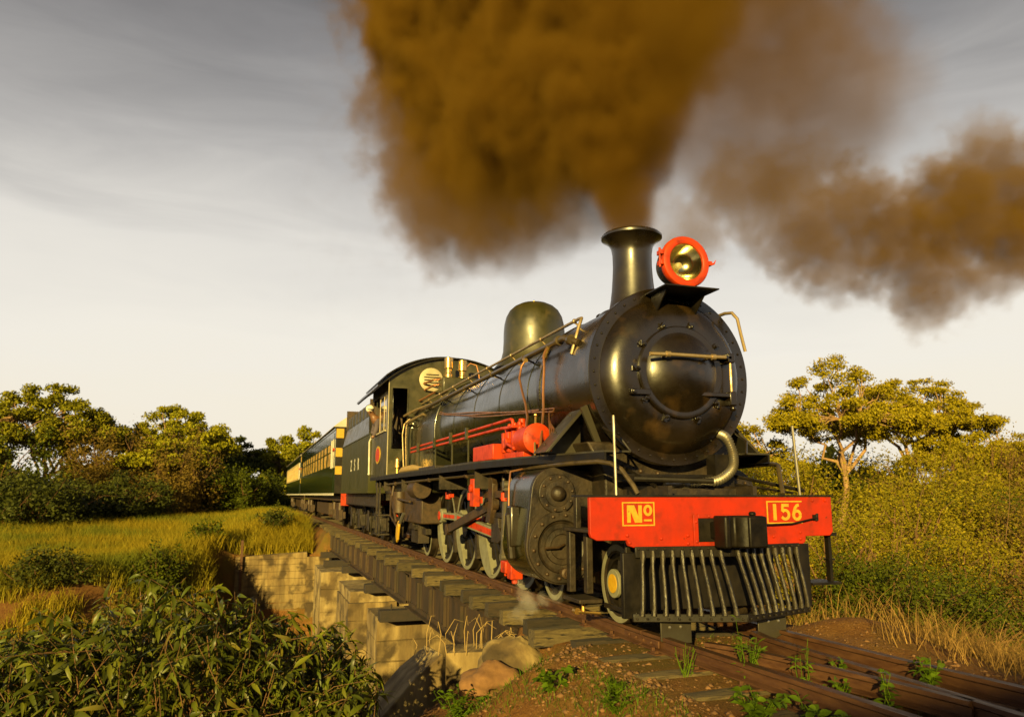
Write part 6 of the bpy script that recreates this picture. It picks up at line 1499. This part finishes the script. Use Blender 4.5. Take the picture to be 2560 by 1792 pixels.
TV, TF = [], []
for i, (p, d, s, k, tip) in enumerate(leaves):
    Mx = leaf_xf(p, d, s, g.normal(0, 0.5, 3))
    if i in sing:
        o = link('leaf', lm[k], front)
        m4 = Matrix(((Mx[0, 0], Mx[0, 1], Mx[0, 2], p[0] - B0[0]), (Mx[1, 0], Mx[1, 1], Mx[1, 2], p[1] - B0[1]), (Mx[2, 0], Mx[2, 1], Mx[2, 2], p[2] - B0[2]), (0, 0, 0, 1)))
        o.matrix_basis = m4
    else:
        v = np.array(shapes[k][0]) @ Mx.T + (p - B0)
        TV.append(v)
        for f in shapes[k][1]:
            f = [q_ + off for q_ in f]
            TF.append((f[0], f[1], f[2])); 
            if len(f) == 4: TF.append((f[0], f[2], f[3]))
        off += len(v)
fo = link('foliage', np_mesh('foliage', np.concatenate(TV), np.array(TF), M['leaf_front'], True), front); fo['kind'] = 'stuff'

# ------------------------------------------------------------------ grass, weeds, stones
def blades(px, py, h, w_, g, lean=0.35, m=None, name='grass', label='', z0=None):
    n = len(px); z = H(px, py) - 0.03 if z0 is None else z0
    a = g.uniform(0, 2 * math.pi, n); hh = h * g.uniform(0.5, 1.25, n); ww = w_ * g.uniform(0.6, 1.3, n)
    dx, dy = np.cos(a), np.sin(a); b_ = g.uniform(0, 2 * math.pi, n); ln = lean * hh * g.uniform(0.2, 1.3, n)
    base = np.stack([px, py, z], 1); mid = base + np.stack([np.cos(b_) * ln * .35, np.sin(b_) * ln * .35, hh * 0.6], 1); tip = base + np.stack([np.cos(b_) * ln, np.sin(b_) * ln, hh], 1)
    sd_ = np.stack([dx, dy, np.zeros(n)], 1) * (ww / 2)[:, None]
    v = np.stack([base - sd_, base + sd_, mid + sd_ * .7, tip, mid - sd_ * .7], 1).reshape(-1, 3)
    k = np.arange(n) * 5
    f = np.concatenate([np.stack([k, k + 1, k + 2], 1), np.stack([k, k + 2, k + 4], 1), np.stack([k + 4, k + 2, k + 3], 1)])
    o = link(name, np_mesh(name, v, f, m or M['grass'])); o['kind'] = 'stuff'
    if label: o['label'] = label
    return o
g = np.random.default_rng(5)
# golden meadow left of the line
px, py = [], []
for x0, x1, y0, y1, n in ((-26, -15.5, -16, -4.4, 34000), (-33, -22.5, -14, -1.9, 30000), (-48, -33, -20, -1.7, 42000), (-75, -48, -26, -1.6, 34000), (-30, -23.5, -3.6, -1.5, 9000), (-60, -30, -3.6, -1.5, 16000)):
    px.append(g.uniform(x0, x1, n)); py.append(g.uniform(y0, y1, n))
px, py = np.concatenate(px), np.concatenate(py)
keep = (wob(px, py, 0.5) > -0.75) & ((py < -4.7) | (px < -24.7)) & ((px < -20) | (wob(px, py, 1.3, 1.0) > -0.1)); px, py = px[keep], py[keep]
blades(px, py, 0.55, 0.022, g, 0.55, label='golden dry grass covering the meadow')
n = 16000; px = g.uniform(-45, -4, n); py = g.uniform(2.2, 26, n); blades(px, py, 0.45, 0.02, g, 0.5, M['drygrass'], 'dry_grass', 'dry grass between the bushes on the right')
n = 9000; px = g.normal(0.4, 1.3, n); py = g.normal(3.3, 0.9, n); k = (py > 1.5) & (wob(px, py, 2.2, 3.0) > -0.35); blades(px[k], py[k], 0.36, 0.007, g, 0.9, M['drygrass'], 'dry_grass', 'thin dry grass right of the rails')
n = 9000; px = g.uniform(-2.0, 4, n); py = -1.2 - np.abs(g.normal(0, 0.9, n)); k = (wob(px, py, 2.6, 1.0) > -0.12) & (px > -1.1); blades(px[k], py[k], 0.085, 0.006, g, 0.8, M['leaf_weed'], 'short_grass', 'short green grass on the earth beside the rail')
n = 2500; px = g.uniform(-1.2, 4.5, n); py = g.uniform(-0.52, 0.55, n); blades(px, py, 0.06, 0.006, g, 0.8, M['leaf_weed'], 'short_grass', 'short grass between the rails')
n = 9000; px = g.uniform(-22, -5, n); py = g.uniform(-11, -1.9, n); k = wob(px, py, 1.1, 2.0) > 0.25; blades(px[k], py[k], 0.28, 0.012, g, 0.7, M['grass'], 'gully_grass', 'grass patches on the gully floor')

def weed(label, x_, y_, h_, spread, n, seed, leaf=0.05, z=None, stalks=5, aspect=0.35):
    h_, spread, leaf, n = h_ * 1.25, spread * 1.2, leaf * 1.15, int(n * 1.4)
    g = np.random.default_rng(seed); t = thing('weed', label, 'weed', (x_, y_, gz_(x_, y_) if z is None else z), 'weeds beside the rails')
    b = MB(); C = []
    for i in range(stalks):
        a = g.uniform(0, 6.28); e = np.array((math.cos(a) * spread * g.uniform(.2, 1), math.sin(a) * spread * g.uniform(.2, 1), h_ * g.uniform(.6, 1.05)))
        P_ = limb_path((g.normal(0, .01), g.normal(0, .01), -0.03), e, g, 4, 0.06); b.tube(P_, np.linspace(0.0045, 0.0018, 5), 5)
        for k in range(max(2, n // stalks)):
            q_ = g.uniform(0.15, 1.02) * 4; j = min(int(q_), 3); C.append((np.array(P_[j]) + (np.array(P_[j + 1]) - P_[j]) * (q_ - j), g))
    b.build('stalks', M['leaf_weed'], t, 60)
    TV, TF, off = [], [], 0
    for c, _ in C:
        a = g.uniform(0, 6.28); d = np.array((math.cos(a), math.sin(a), g.uniform(0.0, 0.9))); d /= np.linalg.norm(d)
        vs, fs = leaf_shape(leaf * g.uniform(.6, 1.2), leaf * aspect, g.uniform(0.1, 0.7), 0.3)
        v = np.array(vs) @ leaf_xf(c, d, 1.0, g.normal(0, .4, 3)).T + c; TV.append(v)
        for f in fs:
            f = [q_ + off for q_ in f]; TF.append((f[0], f[1], f[2]))
            if len(f) == 4: TF.append((f[0], f[2], f[3]))
        off += len(v)
    link('leaves', np_mesh('leaves', np.concatenate(TV), np.array(TF), M['leaf_weed'], True), t)
    return t
weed('tall bright weed with narrow leaves against the near rail under the cowcatcher', 0.98, -0.46, 0.34, 0.10, 90, 1, 0.07, -0.17, 9, 0.2)
weed('thin flowering weed left of the tall bright weed at the near rail', 0.62, -0.74, 0.20, 0.10, 40, 2, 0.03, -0.17, 8, 0.3)
weed('slender weed between the near rail and the crossing rail', 1.35, -0.30, 0.28, 0.06, 46, 3, 0.05, -0.17, 5, 0.25)
weed('leafy green weed by the sleeper end at the centre bottom', 0.05, -1.55, 0.16, 0.12, 46, 4, 0.07, None, 6, 0.6)
weed('broad leaved weed patch at the bottom right of centre', 1.75, -0.95, 0.15, 0.22, 110, 5, 0.06, None, 12, 0.6)
weed('second broad leaved patch touching the near rail at the bottom', 2.1, -0.78, 0.15, 0.16, 80, 6, 0.06, None, 9, 0.6)
weed('small leafy plant hanging over the far rail', 1.60, 0.50, 0.12, 0.08, 40, 7, 0.06, -0.08, 6, 0.5)
weed('weed stalk with drooping leaves between the crossing rails', 1.85, -0.12, 0.22, 0.06, 22, 8, 0.07, -0.17, 3, 0.35)
weed('low weed at the crossing nose', 1.55, -0.20, 0.14, 0.10, 30, 9, 0.05, -0.17, 5, 0.5)
weed('bushy green tuft in front of the coping block', -0.75, -2.05, 0.17, 0.26, 220, 10, 0.05, None, 20, 0.35)
weed('green tuft at the foot of the sloping slab', -1.5, -3.0, 0.22, 0.25, 140, 11, 0.05, None, 14, 0.4)
weed('wide green tuft at the bottom edge below the coping block', 0.05, -2.15, 0.13, 0.22, 160, 12, 0.05, None, 16, 0.4)
weed('grassy weed at the bottom edge left of the broad patch', 0.95, -1.45, 0.12, 0.20, 120, 13, 0.04, None, 14, 0.3)
weed('little weed beside the second sleeper stub', 0.75, -1.35, 0.10, 0.12, 60, 14, 0.04, None, 8, 0.4)
weed('light green weed between the crossing rails near the cowcatcher', 1.28, 0.08, 0.16, 0.09, 50, 15, 0.045, -0.17, 6, 0.6)
dry = thing('dry_weed', 'dry curling stems growing from the top of the coping block', 'dry weed', (-2.85, -1.5, -0.58))
g = np.random.default_rng(9); b = MB()
for i in range(26):
    y_ = g.uniform(-0.55, 0.75); h_ = g.uniform(0.10, 0.42); a = g.uniform(0, 6.28); c = g.uniform(0.05, 0.28)
    p0 = np.array((g.normal(0.05, .06), y_, 0)); p = [p0, p0 + np.array((0, 0, h_ * .6)) + g.normal(0, .015, 3), p0 + np.array((math.cos(a) * c * .5, math.sin(a) * c * .5, h_)), p0 + np.array((math.cos(a) * c, math.sin(a) * c, h_ * g.uniform(0.5, 1.05)))]
    b.tube(p, [0.0045, 0.004, 0.003, 0.0015], 5)
b.tube([(0.15, 0.62, 0), (0.2, 0.85, 0.22), (0.25, 1.05, 0.34), (0.28, 1.25, 0.36)], [0.007, 0.006, 0.005, 0.002], 5); b.tube([(0.2, 0.85, 0.22), (0.2, 0.8, 0.36)], [0.004, 0.002], 5)
b.build('stems', M['drystem'], dry, 60)

g = np.random.default_rng(3); n = 11000
px = np.concatenate([g.normal(0.4, 1.6, n // 2), g.uniform(-1.2, 4.5, n // 2)]); py = np.concatenate([-1.0 - np.abs(g.normal(0, 0.8, n // 2)), g.uniform(-1.3, 1.6, n // 2)])
k = px > -1.9; px, py = px[k], py[k]; n = len(px); pz = H(px, py)
base = np.array([(1, 0, 0), (-1, 0, 0), (0, 1, 0), (0, -1, 0), (0, 0, 1), (0, 0, -1)], float); fc = np.array([(0, 2, 4), (2, 1, 4), (1, 3, 4), (3, 0, 4), (2, 0, 5), (1, 2, 5), (3, 1, 5), (0, 3, 5)])
s_ = 0.005 + 0.024 * g.uniform(0, 1, n) ** 5; sc = s_[:, None] * g.uniform(0.6, 1.4, (n, 3)) * np.array((1, 1, 0.7)); ang = g.uniform(0, 6.28, n)
v = base[None] * sc[:, None] + g.normal(0, 0.12, (n, 6, 3)) * s_[:, None, None]
vx = v[..., 0] * np.cos(ang)[:, None] - v[..., 1] * np.sin(ang)[:, None]; vy = v[..., 0] * np.sin(ang)[:, None] + v[..., 1] * np.cos(ang)[:, None]
v = np.stack([vx + px[:, None], vy + py[:, None], v[..., 2] + pz[:, None]], 2).reshape(-1, 3)
f = (fc[None] + (np.arange(n) * 6)[:, None, None]).reshape(-1, 3)
st = link('gravel', np_mesh('gravel', v, f, M['stone'])); st['kind'] = 'stuff'; st['label'] = 'loose brown gravel on the earth beside the rails'

# ------------------------------------------------------------------ smoke and steam
def smoke(name, label, puffs, lo, hi, res, colour, dens, nscale, warp, lacing, seed, aniso=0.2, absorb=(0, 0, 0), sharp=3.0, neck=None):
    """volume grid: a union of soft puffs, warped and eaten away by fractal noise"""
    m = bpy.data.materials.new(name); m.use_nodes = True; nt = m.node_tree; nt.nodes.clear()
    out = nt.nodes.new('ShaderNodeOutputMaterial'); pv = nt.nodes.new('ShaderNodeVolumePrincipled')
    pv.inputs['Color'].default_value = (*colour, 1); pv.inputs['Density'].default_value = dens; pv.inputs['Anisotropy'].default_value = aniso
    pv.inputs['Absorption Color'].default_value = (*absorb, 1)
    nt.links.new(pv.outputs[0], out.inputs['Volume'])
    ng = bpy.data.node_groups.new(name, 'GeometryNodeTree'); ng.is_modifier = True
    ng.interface.new_socket('Geometry', in_out='OUTPUT', socket_type='NodeSocketGeometry')
    N, Lk = ng.nodes, ng.links
    def math_(op, a, b_=None, c=None):
        x = N.new('ShaderNodeMath'); x.operation = op
        for i, v_ in enumerate((a, b_, c)):
            if v_ is None: continue
            if isinstance(v_, (int, float)): x.inputs[i].default_value = v_
            else: Lk.new(v_, x.inputs[i])
        return x.outputs[0]
    def vmath(op, a, b_=None, s=None):
        x = N.new('ShaderNodeVectorMath'); x.operation = op
        for i, v_ in enumerate((a, b_)):
            if v_ is None: continue
            if isinstance(v_, tuple): x.inputs[i].default_value = v_
            else: Lk.new(v_, x.inputs[i])
        if s is not None: x.inputs['Scale'].default_value = s
        return x
    pos = N.new('GeometryNodeInputPosition').outputs[0]
    posn = vmath('ADD', pos, (seed * 3.1, seed * 1.7, seed * 2.3)).outputs[0]
    n1 = N.new('ShaderNodeTexNoise'); n1.inputs['Scale'].default_value = nscale; n1.inputs['Detail'].default_value = 2.0; Lk.new(posn, n1.inputs['Vector'])
    wv = vmath('SUBTRACT', n1.outputs['Color'], (0.5, 0.5, 0.5)).outputs[0]; wv = vmath('SCALE', wv, None, warp).outputs[0]
    pw = vmath('ADD', pos, wv).outputs[0]
    n3 = N.new('ShaderNodeTexNoise'); n3.inputs['Scale'].default_value = nscale * 3.1; n3.inputs['Detail'].default_value = 3.0; Lk.new(posn, n3.inputs['Vector'])
    wv3 = vmath('SUBTRACT', n3.outputs['Color'], (0.5, 0.5, 0.5)).outputs[0]; wv3 = vmath('SCALE', wv3, None, warp * 0.40).outputs[0]
    pw = vmath('ADD', pw, wv3).outputs[0]
    calm = None
    if neck is not None:                       # the jet is smooth where it leaves the chimney
        sz = N.new('ShaderNodeSeparateXYZ'); Lk.new(pos, sz.inputs[0])
        calm = math_('MINIMUM', math_('MAXIMUM', math_('DIVIDE', math_('SUBTRACT', sz.outputs[2], neck), 1.9), 0.10), 1.0)
        dv = vmath('SUBTRACT', pw, None); Lk.new(pos, dv.inputs[1])
        sc_ = N.new('ShaderNodeVectorMath'); sc_.operation = 'SCALE'; Lk.new(dv.outputs[0], sc_.inputs[0]); Lk.new(calm, sc_.inputs['Scale'])
        pw = vmath('ADD', pos, sc_.outputs[0]).outputs[0]
    acc = acc2 = None
    for (c, r_, w_) in puffs:
        d = vmath('SUBTRACT', pw, tuple(c))
        if hasattr(r_, '__len__'):
            dd = vmath('DIVIDE', d.outputs[0], tuple(r_)); ln_ = vmath('LENGTH', dd.outputs[0]).outputs['Value']
        else:
            ln_ = math_('DIVIDE', vmath('LENGTH', d.outputs[0]).outputs['Value'], float(r_))
        f_ = math_('MAXIMUM', math_('SUBTRACT', 1.0, ln_), 0.0); f2_ = math_('MULTIPLY', f_, float(w_)); acc2 = f2_ if acc2 is None else math_('SMOOTH_MAX', acc2, f2_, 0.1)
        acc = f_ if acc is None else math_('MAXIMUM', acc, f_) if False else math_('SMOOTH_MAX', acc, f_, 0.12)
    n2 = N.new('ShaderNodeTexNoise'); n2.inputs['Scale'].default_value = nscale * 1.7; n2.inputs['Detail'].default_value = 8.0; n2.inputs['Roughness'].default_value = 0.62; Lk.new(posn, n2.inputs['Vector'])
    eat = math_('MULTIPLY', math_('SUBTRACT', n2.outputs['Fac'], 0.5), lacing)
    if calm is not None: eat = math_('MULTIPLY', eat, calm)
    dn = math_('ADD', acc, eat)
    dn = math_('SUBTRACT', dn, 0.22)
    dn = math_('MINIMUM', math_('MULTIPLY', math_('MAXIMUM', dn, 0.0), sharp), 1.0)
    # only where a puff exists
    gate = math_('MINIMUM', math_('MULTIPLY', math_('MAXIMUM', math_('SUBTRACT', acc, 0.08), 0.0), 4.0), 1.0)
    dn = math_('MULTIPLY', math_('MULTIPLY', dn, gate), math_('DIVIDE', acc2, math_('ADD', acc, 0.001)))
    vc = N.new('GeometryNodeVolumeCube')
    Lk.new(dn, vc.inputs['Density']); vc.inputs['Min'].default_value = lo; vc.inputs['Max'].default_value = hi
    for i, k in enumerate(('Resolution X', 'Resolution Y', 'Resolution Z')): vc.inputs[k].default_value = res[i]
    sm = N.new('GeometryNodeSetMaterial'); sm.inputs['Material'].default_value = m
    Lk.new(vc.outputs[0], sm.inputs['Geometry'])
    go = N.new('NodeGroupOutput'); Lk.new(sm.outputs[0], go.inputs[0])
    vol = bpy.data.volumes.new(name); vol.materials.append(m)
    o = bpy.data.objects.new(name, vol); COL.objects.link(o)
    md = o.modifiers.new('smoke', 'NODES'); md.node_group = ng
    o['kind'] = 'stuff'; o['label'] = label
    return o
puffs = [((-1.41, 0.0, 3.9), 0.36, 2.2), ((-1.41, 0, 4.15), 0.42, 2.0), ((-1.43, 0, 4.4), 0.52, 1.8), ((-1.47, 0, 4.7), 0.68, 1.6), ((-1.55, -0.05, 5.05), 0.90, 1.4), ((-1.75, -0.1, 5.5), 1.15, 1.3),
         ((-2.4, 0, 6.1), 1.45, 1.1), ((-1.5, 0.2, 6.2), 1.2, 1.0), ((-3.3, -0.1, 6.7), 1.8, 1.0), ((-2.0, 0.3, 7.0), 1.7, 1.1), ((-1.0, 0.4, 6.6), 1.1, 0.7),
         ((-4.3, 0, 7.3), 2.0, 1.0), ((-2.8, 0.4, 8.0), 2.2, 1.1), ((-5.4, 0.2, 8.4), 2.3, 1.0), ((-4.0, 0, 9.6), 2.7, 1.1), ((-7.0, 0.2, 9.6), 2.8, 1.0), ((-5.8, 0, 11.4), 3.2, 1.1),
         ((-5.6, 0.1, 7.0), 1.8, 0.55), ((-7.2, 0.2, 7.9), 2.1, 0.50), ((-8.8, 0.2, 8.8), 2.4, 0.36), ((-8.4, 0.1, 7.4), 2.3, 0.10), ((-10.2, 0.2, 8.2), 2.4, 0.09), ((-6.8, 0, 6.6), 2.0, 0.11), ((-5.0, 0, 6.0), 1.7, 0.13),
         ((-3.4, 0.1, 5.7), 1.3, 0.22), ((-9.0, 0, 11.5), 3.2, 0.9), ((-11.0, 0, 10.0), 2.8, 0.14), ((-0.3, 0.9, 5.6), 1.7, 0.28), ((-0.4, 0.9, 4.9), 1.4, 0.24), ((-0.1, 1.4, 5.1), 1.4, 0.22), ((-0.4, 0.8, 4.5), 1.0, 0.09), ((-2.6, 0.0, 5.0), 1.0, 0.09), ((-3.6, 0.1, 5.2), 1.1, 0.08), ((-4.8, 0.0, 5.4), 1.3, 0.08), ((-6.2, 0.0, 5.8), 1.4, 0.07),
         ((-11.8, 0, 8.6), 1.9, 0.10), ((-9.8, 0, 7.1), 1.8, 0.05), ((-8.5, 0, 14), 3.5, 1.0), ((-4, 0, 13), 3.2, 1.1), ((-0.2, 1.0, 6.9), 1.8, 0.26)]
smoke('smoke', 'brown smoke rolling up and back from the locomotive chimney', puffs, (-15.2, -3.2, 3.955), (1.4, 3.4, 14.0), (310, 125, 190), (0.27, 0.158, 0.020), 3.2, 0.95, 1.3, 1.45, 1, sharp=4.0, neck=3.75)
puffs2 = [((-38.2, 28.4, 22.6), 4.94, 0.35), ((-37.5, 31.5, 21.6), 5.72, 0.45), ((-36.9, 32.8, 19.0), 5.20, 0.7), ((-35.9, 35.4, 20.6), 5.98, 0.65), ((-36.2, 34.6, 17.4), 4.16, 0.5), ((-35.1, 38.2, 19.0), 5.72, 0.8), ((-34.3, 40.3, 16.4), 4.94, 0.8), ((-34.3, 40.1, 14.1), 3.38, 0.5), ((-33.3, 42.9, 20.6), 6.24, 0.9), ((-32.5, 45.5, 22.6), 5.98, 0.8), ((-32.0, 47.6, 20.0), 5.72, 0.9), ((-31.0, 51.2, 21.1), 6.76, 0.8), ((-39.3, 25.2, 19.5), 3.90, 0.36), ((-39.8, 23.2, 20.6), 3.38, 0.15), ((-33.0, 44.5, 16.9), 4.16, 0.5), ((-36.7, 33.6, 25.2), 3.38, 0.2), ((-32.5, 45.0, 26.5), 3.38, 0.2)]
smoke('smoke', 'separate bank of brown smoke drifting above the golden trees', puffs2, (-46.8, 17.7, 8.6), (-22.1, 59.3, 31.5), (170, 290, 170), (0.31, 0.195, 0.036), 0.55, 0.36, 3.6, 1.5, 5, sharp=3.6)
smoke('steam', 'small white wisp of steam from the red drain cock', [((-2.34, -0.98, 0.17), 0.09, 1.0), ((-2.2, -0.97, 0.08), 0.13, 0.9), ((-2.02, -0.98, 0.0), 0.15, 0.8), ((-1.8, -0.92, 0.08), 0.12, 0.7), ((-1.62, -0.86, 0.12), 0.10, 0.6), ((-2.1, -1.08, -0.1), 0.15, 0.55)], (-2.7, -1.4, -0.4), (-1.3, -0.6, 0.4), (100, 60, 60), (0.9, 0.88, 0.82), 3.2, 6.0, 0.16, 1.2, 3)
